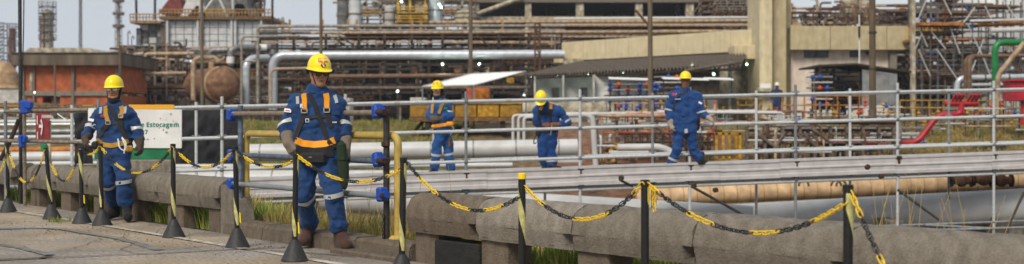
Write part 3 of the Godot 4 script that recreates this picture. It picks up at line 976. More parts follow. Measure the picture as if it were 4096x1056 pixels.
# ------------------------------------------------------------------ the sky, the ground
func _ready() -> void:
	rng.seed = 77
	# camera: level, lens shifted down a little
	var cam := Camera3D.new()
	cam.name = "camera"
	var ca := CameraAttributesPhysical.new()
	ca.frustum_focal_length = 44.0
	ca.frustum_focus_distance = 11.6
	ca.frustum_near = 0.1
	ca.frustum_far = 2000.0
	ca.exposure_aperture = 2.0
	cam.attributes = ca
	cam.projection = Camera3D.PROJECTION_FRUSTUM
	cam.keep_aspect = Camera3D.KEEP_HEIGHT
	cam.near = 0.1; cam.far = 2000.0
	cam.size = 1056.0 / F * 0.1
	cam.frustum_offset = Vector2(0.0, -(528.0 - HZ) / F * 0.1)
	cam.position = Vector3(0, EYE, 0)
	add_child(cam)
	cam.current = true
	# sky: high thin overcast
	var we := WorldEnvironment.new()
	we.name = "environment"
	var e := Environment.new()
	e.background_mode = Environment.BG_SKY
	var sm := ProceduralSkyMaterial.new()
	sm.sky_top_color = Color(0.495, 0.522, 0.552)
	sm.sky_horizon_color = Color(0.62, 0.64, 0.665)
	sm.sky_curve = 0.25
	sm.ground_horizon_color = Color(0.42, 0.41, 0.39)
	sm.ground_bottom_color = Color(0.19, 0.17, 0.16)
	sm.sun_angle_max = 1.0
	var cn := FastNoiseLite.new()
	cn.seed = 4; cn.frequency = 0.006; cn.fractal_octaves = 5
	var ci := Image.create(512, 256, false, Image.FORMAT_RGBA8)
	for y in 256:
		var el := (0.5 - y / 256.0) * PI
		for x in 512:
			var az := x / 512.0 * TAU
			var dv := Vector3(cos(az) * cos(el), sin(el) * 3.0, sin(az) * cos(el)) * 160.0
			var v := clampf(cn.get_noise_3dv(dv) * 0.9 + 0.35, 0.0, 1.0)
			ci.set_pixel(x, y, Color(v, v, v * 0.98, 0.22))
	sm.sky_cover = ImageTexture.create_from_image(ci)
	var sky := Sky.new()
	sky.sky_material = sm
	e.sky = sky
	e.tonemap_mode = Environment.TONE_MAPPER_LINEAR
	e.tonemap_exposure = 1.9
	e.sdfgi_enabled = true; e.ssao_enabled = true; e.ssil_enabled = true
	e.fog_enabled = true
	e.fog_density = 0.0004
	e.fog_light_color = Color(0.60, 0.62, 0.65)
	we.environment = e
	add_child(we)
	# the sun behind cloud, high and a little to the left, behind the camera
	var sun := DirectionalLight3D.new()
	sun.name = "sun"
	sun.light_energy = 0.5
	sun.light_angular_distance = 22.0
	sun.light_color = Color(1.0, 0.96, 0.90)
	sun.shadow_enabled = true
	sun.rotation_degrees = Vector3(-44, -24, 0)
	add_child(sun)
	make_materials()
	print("materials")
	terrain()
	road()
	buildings()
	print("buildings")
	plant()
	print("plant")
	yard()
	pipeway()
	scaffold()
	barriers()
	gate_and_boards()
	posts_and_chains()
	print("near things")
	people()
	print("people")
	vegetation()
	lamps()
	print("done")

func ground_y(x: float, d: float) -> float:
	# o: metres from the barrier line towards the road
	var o := (x + 0.76) * -0.768 + (d - 10.9) * -0.640
	var e := -o
	var y := -0.03 - 1.15 * smoothstep(0.7, 4.5, e)
	y += 2.35 * smoothstep(31.0, 51.0, d)
	var wob := sin(x * 1.7 + d * 0.9) * 0.04 + sin(x * 0.6 - d * 1.3) * 0.05
	if e > 1.0: y += wob
	return y

func terrain() -> void:
	var mb := MB.new()
	var f := FastNoiseLite.new(); f.seed = 31; f.frequency = 0.12; f.fractal_octaves = 4
	var ds := []
	var d := -30.0
	while d < 1500.0:
		ds.append(d)
		d += 0.5 if d > 3.0 and d < 62.0 else (3.0 if d < 120.0 else 60.0)
	var xs := []
	var x := -600.0
	while x <= 600.0:
		xs.append(x)
		x += 0.5 if absf(x) < 26.0 else (4.0 if absf(x) < 60.0 else 45.0)
	var green := lin("6f6f3c"); var dry := lin("9a8352"); var red := lin("a06a48"); var soil := lin("7d6a55"); var pale := lin("8f8472")
	for dd in ds:
		for xx in xs:
			var y := ground_y(xx, dd)
			mb.v.push_back(Vector3(xx, y, -dd))
			mb.n.push_back(Vector3.UP)
			var nz := f.get_noise_2d(xx, dd) * 0.5 + 0.5
			var c := soil.lerp(pale, nz)
			if dd > 30.0 and dd < 58.0:
				if xx < -2.0: c = green.lerp(dry, nz)
				elif xx > 12.0: c = dry.lerp(green, clampf(nz * 1.1 - 0.1, 0, 1))
				elif xx > 1.0 and xx < 8.5: c = red.lerp(pale, clampf(nz * 1.2 - 0.35, 0, 1))
				else: c = soil.lerp(dry, nz)
			elif dd < 14.0: c = soil.lerp(dry, nz)
			mb.c.push_back(c)
	var w := xs.size()
	for j in ds.size() - 1:
		for i in w - 1:
			var a := j * w + i
			mb.ix.append_array([a, a + w, a + 1, a + 1, a + w, a + w + 1])
	for j in range(1, ds.size() - 1):
		for i in range(1, w - 1):
			var a := j * w + i
			var gx := (mb.v[a + 1].y - mb.v[a - 1].y) / (mb.v[a + 1].x - mb.v[a - 1].x)
			var gz := (mb.v[a + w].y - mb.v[a - w].y) / (mb.v[a + w].z - mb.v[a - w].z)
			mb.n[a] = Vector3(-gx, 1, -gz).normalized()
	setting("ground", mb, mt.ground)

func flat_strip(pts: Array, wid: float, y: float) -> MB:
	# a ribbon on level ground along pts, with slightly uneven edges
	var mb := MB.new()
	var l := []; var r := []; var nn := []
	for i in pts.size():
		var t: Vector3 = (pts[mini(i + 1, pts.size() - 1)] - pts[maxi(i - 1, 0)]).normalized()
		var s := Vector3(-t.z, 0, t.x)
		var p := Vector3(pts[i].x, y, pts[i].z)
		l.append(p + s * (wid * 0.5 + rng.randf_range(-0.1, 0.1) * wid)); r.append(p - s * (wid * 0.5 + rng.randf_range(-0.1, 0.1) * wid)); nn.append(Vector3.UP)
	return mb.strip(l, r, nn)
func on_road(x: float, y: float) -> Vector3:
	return at(x, y, EYE * F / (y - HZ))
func bend(p: Array, n := 24) -> Array:
	# smooth curve on the road through photograph points
	var c := Curve3D.new()
	for i in p.size():
		var q: Vector3 = on_road(p[i][0], p[i][1])
		var t := Vector3.ZERO
		if i > 0 and i < p.size() - 1: t = (on_road(p[i + 1][0], p[i + 1][1]) - on_road(p[i - 1][0], p[i - 1][1])) / 6.0
		c.add_point(q, -t, t)
	var out := []
	var L := c.get_baked_length()
	for i in n + 1: out.append(c.sample_baked(L * i / n))
	return out

func road() -> void:
	var mb := MB.new()
	var ta := -90.0; var tb := 40.0
	var n := 520
	var fd := FastNoiseLite.new(); fd.seed = 71; fd.frequency = 0.55; fd.fractal_octaves = 5
	var ca := lin("989590"); var cb := lin("ab9f8d")
	for i in n + 1:
		var t := lerpf(ta, tb, float(i) / n)
		for j in 61:
			var o := lerpf(-0.02, 26.0, pow(j / 60.0, 2.0))
			var p := along(t, 0.0, o)
			if j > 0 and j < 60: p.y = 0.003 * sin(t * 1.3 + j * 0.4)
			mb.v.push_back(p); mb.n.push_back(Vector3.UP)
			# sand blown along the post line
			var sand := smoothstep(-0.05, 0.35, fd.get_noise_2d(p.x * 1.0, p.z * 1.0) + 0.35 - absf(o - 1.25) * 0.45)
			mb.c.push_back(ca.lerp(cb, sand))
	for i in n:
		for j in 60:
			var a := i * 61 + j
			mb.ix.append_array([a, a + 1, a + 61, a + 1, a + 62, a + 61])
	var r := setting("road", mb, mt.road)
	var line := []
	for i in 60: line.append(along(lerpf(-22.0, 9.0, i / 59.0), 0, 0.62))
	part(r, "edge_line", flat_strip(line, 0.10, 0.009), mt.line)
	part(r, "tar_seam", flat_strip(bend([[-60, 918], [200, 915], [330, 932], [480, 958], [640, 1003]]), 0.11, 0.0085), mt.tar)
	part(r, "tar_seam", flat_strip(bend([[-60, 975], [60, 990], [200, 1022]]), 0.09, 0.0085), mt.tar)
	part(r, "road_joint", flat_strip(bend([[-80, 1044], [160, 1034], [210, 1027]]), 0.07, 0.009), mt.rut)
	part(r, "road_joint", flat_strip(bend([[150, 1036], [420, 1024], [640, 1016], [1000, 998], [1300, 985]], 40), 0.035, 0.0105), mt.rut)
	part(r, "road_joint", flat_strip(bend([[930, 999], [1180, 1012], [1420, 1030]], 20), 0.03, 0.012), mt.rut)
	# hairline cracks
	var rc := RandomNumberGenerator.new(); rc.seed = 63
	for k in 12:
		var q := on_road(rc.randf_range(-50, 1300), rc.randf_range(930, 1050))
		var ang := rc.randf() * TAU
		var pts := []
		for i in 14:
			pts.append(q)
			ang += rc.randf_range(-0.5, 0.5)
			q += Vector3(cos(ang), 0, sin(ang)) * 0.09
		part(r, "crack", flat_strip(pts, 0.008, 0.0085 + 0.0004 * k), mt.rut)
	# loose grit along the post line
	var gm := MB.new()
	for i in 380:
		var x := rng.randf_range(-40, 1350)
		var y := lerpf(872, 1040, (x + 40) / 1390.0) + rng.randfn() * 22.0
		if y < 880 or y > 1056: continue
		var p := on_road(x, y)
		var s := rng.randf_range(0.004, 0.013)
		p.y = s * 0.4
		gm.col = lin("6f6255") * rng.randf_range(0.7, 1.6)
		gm.box(p, Vector3(s, s * 0.8, s * 1.2) , Basis(Vector3(rng.randf(), rng.randf(), rng.randf() + 0.01).normalized(), rng.randf() * 3.0), s * 0.2)
	var gr := setting("gravel", gm, mt.grass)
	gr.set_meta("kind", "stuff")
	gr.set_meta("label", "loose brown grit scattered on the road")
	gr.set_meta("category", "gravel")

# ------------------------------------------------------------------ barrier, kerb
func barriers() -> void:
	# section: a rounded concrete beam carried on low stubs
	var prof := []
	for q in [[0.0, 0.265], [0.035, 0.40], [0.02, 0.50], [-0.03, 0.565], [-0.10, 0.598], [-0.19, 0.605], [-0.30, 0.60], [-0.33, 0.585], [-0.34, 0.28], [-0.32, 0.262]]:
		prof.append(Vector2(q[0], q[1]))
	var smooth := []
	var cv := Curve2D.new()
	for i in 7:
		var tg: Vector2 = (prof[mini(i + 1, 6)] - prof[maxi(i - 1, 0)]) / 6.0
		cv.add_point(prof[i], -tg if i > 0 else Vector2.ZERO, tg if i < 6 else Vector2.ZERO)
	for i in 17: smooth.append(cv.sample_baked(cv.get_baked_length() * i / 16.0))
	var cutp := []
	for i in smooth.size():
		cutp.append(smooth[i])
		if i < 6:
			for yy in [0.288, 0.2885, 0.388, 0.3885]:
				if smooth[i].y < yy and smooth[i + 1].y > yy: cutp.append(smooth[i].lerp(smooth[i + 1], (yy - smooth[i].y) / (smooth[i + 1].y - smooth[i].y)))
	smooth = cutp
	for i in range(7, 10): smooth.append(prof[i])
	var dirv := Vector3(0.640, 0, 0.768)
	var outv := Vector3(-0.768, 0, 0.640)
	var cuts := [[-190, -70], [-70, 52], [108, 228], [228, 357], [357, 500], [500, 637], [637, 880], [1632, 1912], [1912, 2296], [2296, 2782], [2782, 3388], [3388, 4250]]
	for k in cuts.size():
		var t0 := t_of(cuts[k][0]) + 0.007
		var t1 := t_of(cuts[k][1]) - 0.007
		var base := along((t0 + t1) * 0.5, 0.0)
		var lab: String = ["weathered rounded concrete barrier beam beyond the tube fence", "weathered rounded concrete barrier beam beyond the tube fence", "rounded concrete barrier beam starting after the gap beside the tube fence",
			"rounded concrete barrier beam behind the leaning chain post", "rounded concrete barrier beam below the arrow sign and behind two chain posts", "rounded concrete barrier beam behind the legs of the brown gloved worker",
			"concrete barrier beam whose broken end stops at the pale end block", "brownish concrete barrier beam over the black painted block", "pale grey speckled concrete barrier beam behind the yellow capped post",
			"long concrete barrier beam behind the post with dangling yellow links", "long concrete barrier beam between dangling links and the thick topped post", "concrete barrier beam under the chain that slopes down from the thick topped post"][k]
		var th := thing("concrete_barrier", lab, "barrier", base, "rounded concrete barrier beams along the road")
		var bm := MB.new()
		var steps := 14
		var nsm := []
		for i in smooth.size():
			var a: Vector2 = smooth[maxi(i - 1, 0)]
			var b: Vector2 = smooth[mini(i + 1, smooth.size() - 1)]
			nsm.append(Vector2(b.y - a.y, a.x - b.x).normalized())
		var f := FastNoiseLite.new(); f.seed = 50 + k; f.frequency = 1.3
		var st := bm.v.size()
		var tl := []
		for j in steps + 1: tl.append(lerpf(t0, t1 - 0.092, float(j) / steps))
		tl.append(t1 - 0.088); tl.append(t1)
		steps = tl.size() - 1
		for j in steps + 1:
			var t: float = tl[j]
			for i in smooth.size():
				var q: Vector2 = smooth[i]
				var w := f.get_noise_2d(t * 3.0, i * 0.35) * 0.012
				if j == 0 or j == steps: w -= rng.randf() * 0.008
				# square lifting notch in the lower front corner of the joint
				if j >= steps - 1 and i < 9 and q.y > 0.2883 and q.y < 0.3883: w -= 0.11
				var nrm: Vector3 = outv * nsm[i].x + Vector3(0, nsm[i].y, 0)
				if nrm.dot(outv * (q.x + 0.15) + Vector3(0, q.y - 0.42, 0)) < 0.0: nrm = -nrm
				bm.v.push_back(along(t, q.y, q.x) + nrm * w); bm.n.push_back(nrm); bm.c.push_back(Color.WHITE)
		var m := smooth.size()
		for j in steps:
			for i in m:
				var a0 := st + j * m + i
				var a1 := st + j * m + (i + 1) % m
				bm.ix.append_array([a0, a1, a0 + m, a1, a1 + m, a0 + m])
		for eend in 2:
			var q := []
			var cen := Vector3.ZERO
			for i in m:
				var p: Vector3 = bm.v[st + (0 if eend == 0 else steps * m) + i]
				q.append(p); cen += p
			cen /= m
			for i in m: bm.face([cen, q[i], q[(i + 1) % m]], dirv * (-1.0 if eend == 0 else 1.0))
		var cm: Material = mt.concrete
		if k == 7: cm = mt.concrete_brown
		if k == 8: cm = mt.concrete_pale
		part(th, "beam", bm, cm)
		var bs := Basis(outv, Vector3.UP, dirv)
		# stub legs
		var sl := 0.34
		var tt := [[t0 - 0.012 + sl * 0.5, "support"]]
		if k == 7: tt = [[t0 + 0.22, "support"]]
		if k == 6: tt = [[t0 + 0.36, "support"], [t1 - 0.14, "support"]]
		if k in [2, 3, 4]: tt = [[t0 + 0.22, "support"]]
		for q in tt:
			part(th, q[1], MB.new().box(along(q[0], 0.115, -0.17), Vector3(0.27, 0.30, sl if k != 6 else 0.42), bs, 0.012), mt.concrete_brown)
	var bs2 := Basis(outv, Vector3.UP, dirv)
	var tb := (t_of(1735) + t_of(1915)) * 0.5
	solo("painted_block", "black painted concrete block below the barrier beams", "block", MB.new().box(along(tb, 0.09, -0.12), Vector3(0.24, 0.26, 0.62), bs2, 0.012), mt.black_paint, along(tb, 0, -0.12))
	# end block by the gate
	var te := t_of(905)
	solo("end_block", "pale concrete end block between barrier and gate", "block", MB.new().prism([Vector2(-0.13, 0), Vector2(0.22, 0), Vector2(0.10, 0.42), Vector2(-0.04, 0.58), Vector2(-0.13, 0.58)], along(te, -0.04, 0.0), dirv, Vector3.UP, -outv * 0.26), mt.concrete, along(te, -0.04))
	# kerb across the gate gap, in stones
	var ta := t_of(895); var tc := t_of(1640)
	var kr := thing("kerb", "worn dark concrete kerb below the tube gate", "kerb", along((ta + tc) * 0.5, 0))
	kr.set_meta("kind", "structure")
	var nk := 4
	for i in nk:
		var p0 := lerpf(ta, tc, float(i) / nk); var p1 := lerpf(ta, tc, float(i + 1) / nk)
		var f := FastNoiseLite.new(); f.seed = 90 + i; f.frequency = 2.5
		var mb := MB.new()
		var seg := 10
		for j in seg:
			var a0 := lerpf(p0 + 0.006, p1 - 0.006, float(j) / seg); var a1 := lerpf(p0 + 0.006, p1 - 0.006, float(j + 1) / seg)
			var q := []
			for a in [a0, a1]:
				var h := 0.15 + f.get_noise_1d(a * 3.0) * 0.02
				q.append([along(a, -0.02, 0.02), along(a, h * 0.8, 0.0), along(a, h, -0.03 + f.get_noise_1d(a * 5.0 + 40.0) * 0.02), along(a, h, -0.28), along(a, -0.03, -0.30)])
			var ww := [outv, outv + Vector3.UP, Vector3.UP, -outv]
			for s in 4: mb.face([q[0][s], q[0][s + 1], q[1][s + 1], q[1][s]], ww[s])
			if j == 0: mb.face(q[0], -dirv)
			if j == seg - 1: mb.face(q[1], dirv)
		part(kr, "kerb_stone", mb, mt.kerb)
	var step0 := t_of(1380); var step1 := t_of(1650)
	solo("kerb_step", "low cracked concrete step where gate meets the barrier", "step", MB.new().box(along((step0 + step1) * 0.5, 0.01, 0.10), Vector3(0.15, 0.08, step1 - step0), bs2, 0.015), mt.kerb, along((step0 + step1) * 0.5, 0, 0.1))

# ------------------------------------------------------------------ tube gate, boards
func blue_cap(root: Node, o: Vector3, b: Basis) -> void:
	var mb := MB.new()
	mb.box(o, Vector3(0.085, 0.135, 0.10), b, 0.018)
	var cap := part(root, "end_cap", mb, mt.cap_blue)
	part(cap, "collar", MB.new().tube([o + b.x * 0.03 , o + b.x * 0.085], 0.036, 10), mt.cap_blue)
func coupler(root: Node, o: Vector3, b := Basis()) -> void:
	part(root, "coupler", MB.new().box(o, Vector3(0.075, 0.055, 0.09), b, 0.012), mt.clamp)

func gate_and_boards() -> void:
	var dirv := Vector3(0.640, 0, 0.768)
	var outv := Vector3(-0.768, 0, 0.640)
	var tl := t_of(962, -0.14); var tr := t_of(1546, -0.14)
	var g := thing("tube_gate", "scaffold tube gate with blue plastic end caps beyond the kerb", "gate", along((tl + tr) * 0.5, 0.12, -0.14))
	part(g, "upright", MB.new().tube([along(tl, 0.10, -0.14), along(tl, 1.42, -0.14)], 0.030, 10), mt.tube_blue)
	part(g, "upright", MB.new().tube([along(tr, 0.06, -0.14), along(tr, 1.36, -0.14)], 0.030, 10), mt.tube_dark)
	var hs := [[1.325, "tube_brown", 925, 1510], [0.875, "tube_blue", 928, 1512], [0.555, "galv_dull", 925, 1528]]
	for h in hs:
		var a := t_of(h[2], -0.08); var b := t_of(h[3], -0.08)
		part(g, "rail", MB.new().tube([along(a, h[0], -0.08), along(b + 0.03, h[0] - 0.005, -0.08)], 0.028, 10), mt[h[1]])
		var bb := Basis(dirv, Vector3.UP, outv)
		blue_cap(g, along(a, h[0] - 0.01, -0.08), bb.rotated(outv, -0.05))
		blue_cap(g, along(b, h[0] + 0.01, -0.08), bb.rotated(outv, 0.22 if h[0] > 0.7 else 0.05))
		part(g, "coupler_tube", MB.new().tube([along(b, h[0], -0.06), along(tr + 0.09, h[0], -0.06)], 0.030, 10), mt.clamp)
		coupler(g, along(tr, h[0], -0.12), bb)
		coupler(g, along(tl, h[0], -0.12), bb)
	coupler(g, along(tr, 1.03, -0.13))
	# yellow swing frame
	var ya := t_of(985, -0.22); var yb := t_of(1592, -0.22)
	var y := thing("swing_barrier", "yellow bent pipe swing barrier leg and rail behind the tube gate", "barrier", along((ya + yb) * 0.5, 0, -0.22))
	part(y, "frame", MB.new().tube(arc([along(ya, 0.10, -0.22), along(ya, 1.108, -0.22), along(yb, 1.108, -0.22), along(yb, 0.10, -0.22)], 0.11, 8), 0.037, 12), mt.gate_yellow)
	part(y, "foot", MB.new().box(along(yb, 0.12, -0.20), Vector3(0.13, 0.12, 0.12), Basis(), 0.02), mt.gate_yellow)
	# little hanging black chain at the foot
	var hc := thing("locking_chain", "short black chain hanging at the foot of the yellow swing barrier", "chain", along(yb - 0.06, 0.36, -0.10))
	for i in 9:
		put(hc, "link", link_mesh(), mt.link_black, Transform3D(Basis(Vector3.UP, PI * 0.5 * (i % 2)) * Basis(Vector3(0, 0, 1), PI * 0.5), along(yb - 0.06, 0.36 - i * 0.03, -0.10)))
	# fence at the left
	var fl := 0.0
	var lt := [t_of(22), t_of(97, -0.05)]
	var lf := thing("tube_fence", "low scaffold tube fence with blue clamps before the red arrow sign", "fence", along(lt[0], 0))
	part(lf, "upright", MB.new().tube([at(22, 404, 18.6), at(24, 800, 18.6)], 0.026, 8), mt.galv_dull)
	part(lf, "upright", MB.new().tube([at(97, 385, 18.3), at(100, 822, 18.3)], 0.028, 8), mt.tube_brown)
	part(lf, "rail", MB.new().tube([at(18, 446, 18.5), at(352, 440, 18.3)], 0.028, 8), mt.tube_brown)
	part(lf, "rail", MB.new().tube([at(0, 563, 18.5), at(345, 570, 18.2)], 0.026, 8), mt.tube_brown)
	part(lf, "rail", MB.new().tube([at(60, 562, 18.45), at(280, 560, 18.6)], 0.018, 8), mt.steel_brown)
	for q in [[100, 428, 0.24, 0.20], [86, 566, 0.12, 0.19]]:
		var c0 := at(q[0], q[1], 18.2)
		part(lf, "clamp", MB.new().box(c0, Vector3(q[2] * 0.55, q[3], 0.10), Basis(Vector3(0, 0, 1), 0.1), 0.02).box(c0 + Vector3(0.06, 0.03, 0.02), Vector3(q[2] * 0.5, q[3] * 0.6, 0.09), Basis(Vector3(0, 0, 1), -0.15), 0.02), mt.cap_blue)
	part(lf, "brace", MB.new().tube([at(75, 480, 18.7), at(36, 575, 18.5), at(0, 640, 18.4)], 0.032, 8), mt.rust_dark)
	part(lf, "cable_tie", MB.new().box(at(248, 468, 18.2), Vector3(0.17, 0.016, 0.006), Basis(Vector3(0, 0, 1), -0.62)), mt.white)
	var mast := thing("steel_mast", "tall thin dark steel mast with hanging cable beside the blue clamps", "mast", at(80, 820, 18.9))
	part(mast, "pole", MB.new().tube([at(84, 830, 18.9), at(79, -60, 18.9)], 0.027, 10), mt.tube_dark)
	part(mast, "cable", MB.new().tube(arc([at(96, -60, 18.8), at(94, 150, 18.8), at(89, 300, 18.8), at(86, 640, 18.8), at(72, 780, 18.8)], 0.3), 0.008, 6), mt.strap_black)
	# red arrow sign on a greenish post
	var rs := thing("arrow_sign", "dark red sign with a white arrow on a pale green post", "sign", at(190, 760, 20.2))
	part(rs, "panel", MB.new().box(at(171, 505, 20.15), Vector3(0.225, 0.47, 0.02), Basis(), 0.004), mt.red_sign)
	part(rs, "post", MB.new().box(at(197, 600, 20.2), Vector3(0.055, 0.95, 0.05), Basis(), 0.006), mt.beige)
	part(rs, "arrow", MB.new().prism([Vector2(-0.012, 0.10), Vector2(0.004, 0.125), Vector2(0.028, 0.0), Vector2(0.004, -0.15), Vector2(-0.008, -0.12), Vector2(0.008, -0.02), Vector2(-0.035, -0.02), Vector2(-0.035, 0.03), Vector2(0.008, 0.03)], at(165, 506, 20.12), Vector3.RIGHT, Vector3.UP, Vector3(0, 0, 0.006)), mt.white)
	part(rs, "border", MB.new().box(at(149, 480, 20.12), Vector3(0.012, 0.14, 0.004)).box(at(150, 545, 20.12), Vector3(0.012, 0.14, 0.004)), mt.white)
	part(rs, "green_foot", MB.new().box(at(176, 592, 20.15), Vector3(0.10, 0.12, 0.03), Basis(), 0.004), mt.green_paint)
	part(rs, "paper_tag", MB.new().box(at(186, 466, 20.0), Vector3(0.16, 0.05, 0.01), Basis(), 0.002), mt.white_dirty)
	# notice board
	var nb := thing("notice_board", "white notice board with green lower panel and green lettering Estocagem", "sign", at(540, 690, 17.6))
	part(nb, "panel", MB.new().box(at(540, 515, 17.6), Vector3(1.32, 0.545, 0.02), Basis(Vector3(0, 0, 1), -0.004), 0.003), mt.board_white)
	part(nb, "lower_panel", MB.new().box(at(534, 614, 17.62), Vector3(1.10, 0.16, 0.02), Basis(), 0.003), mt.green_paint)
	part(nb, "top_strip", MB.new().box(at(606, 428, 17.64), Vector3(0.64, 0.066, 0.02), Basis(), 0.003), mt.yellow_strip)
	part(nb, "base_block", MB.new().box(at(560, 675, 17.68), Vector3(0.95, 0.26, 0.22), Basis(), 0.015), mt.concrete_pale)
	words(nb, "lettering", "a e Estocagem", 0.064, mt.teal, Transform3D(Basis(), at(629, 499, 17.585)))
	words(nb, "lettering", "27", 0.058, mt.teal, Transform3D(Basis(), at(578, 528, 17.585)))
	for q in [[642, 474], [664, 479], [693, 485], [704, 490], [637, 511], [653, 519], [666, 529], [617, 554], [590, 557], [683, 456]]:
		part(nb, "chipped_spot", MB.new().box(at(q[0], q[1], 17.585), Vector3(rng.randf_range(0.01, 0.03), rng.randf_range(0.008, 0.025), 0.003), Basis(Vector3(0, 0, 1), rng.randf() * 3.0)), mt.chip)

# ------------------------------------------------------------------ post and chain line
var _link: ArrayMesh
func link_mesh() -> ArrayMesh:
	if _link: return _link
	var mb := MB.new()
	var p := []
	var L := 0.0135; var R := 0.0115
	for k in 12:
		var a := TAU * (k + 0.5) / 12
		p.append(Vector3((L if cos(a) > 0.0 else -L) + cos(a) * R, sin(a) * R, 0))
	# closed ring of square-ish wire
	var r := 0.0036
	var sides := 5
	for i in 12:
		var t: Vector3 = (p[(i + 1) % 12] - p[(i + 11) % 12]).normalized()
		var u := Vector3(0, 0, 1)
		var w := t.cross(u)
		for k in sides:
			var a := TAU * k / sides
			var dv := u * cos(a) + w * sin(a)
			mb.v.push_back(p[i] + dv * r); mb.n.push_back(dv); mb.c.push_back(Color.WHITE)
	for i in 12:
		for k in sides:
			var a0 := i * sides + k
			var a1 := i * sides + (k + 1) % sides
			var b0 := ((i + 1) % 12) * sides + k
			var b1 := ((i + 1) % 12) * sides + (k + 1) % sides
			mb.ix.append_array([a0, b0, a1, a1, b0, b1])
	_link = mb.mesh()
	return _link

func chain_span(a: Array, low: float, b: Array, sd: int, label: String, group := "post line chains") -> void:
	# a, b: column, row, distance of the ends; low: row of the lowest point
	var sag := 0.0
	for k in 400:
		sag += 2.0
		var most := 0.0
		for i in 41:
			var u := i / 40.0
			most = maxf(most, lerpf(a[1], b[1], u) + sag * 4.0 * u * (1.0 - u))
		if most >= low: break
	var c := Curve3D.new()
	for i in 33:
		var u := i / 32.0
		c.add_point(at(lerpf(a[0], b[0], u), lerpf(a[1], b[1], u) + sag * 4.0 * u * (1.0 - u), lerpf(a[2], b[2], u)))
	var L := c.get_baked_length()
	var n := int(L / 0.0335)
	var th := thing("plastic_chain", label, "chain", c.sample_baked(0.0), group)
	var r := RandomNumberGenerator.new(); r.seed = sd
	var left := r.randi_range(3, 7)
	var yellow := r.randf() < 0.5
	for i in n:
		var p := c.sample_baked((i + 0.5) / n * L)
		var t := (c.sample_baked(minf(L, (i + 0.9) / n * L)) - c.sample_baked(maxf(0.0, (i + 0.1) / n * L))).normalized()
		var z := t.cross(Vector3.UP).normalized()
		var y := z.cross(t)
		var bb := Basis(t, y, z) * Basis(Vector3.RIGHT, (PI * 0.5 if i % 2 else 0.0) + 0.6 + r.randf_range(-0.25, 0.25))
		bb = bb.scaled_local(Vector3(1.12, 1.12, 1.12))
		put(th, "link", link_mesh(), mt.link_yellow if yellow else mt.link_black, Transform3D(bb, p))
		left -= 1
		if left <= 0:
			yellow = not yellow
			left = r.randi_range(6, 9)

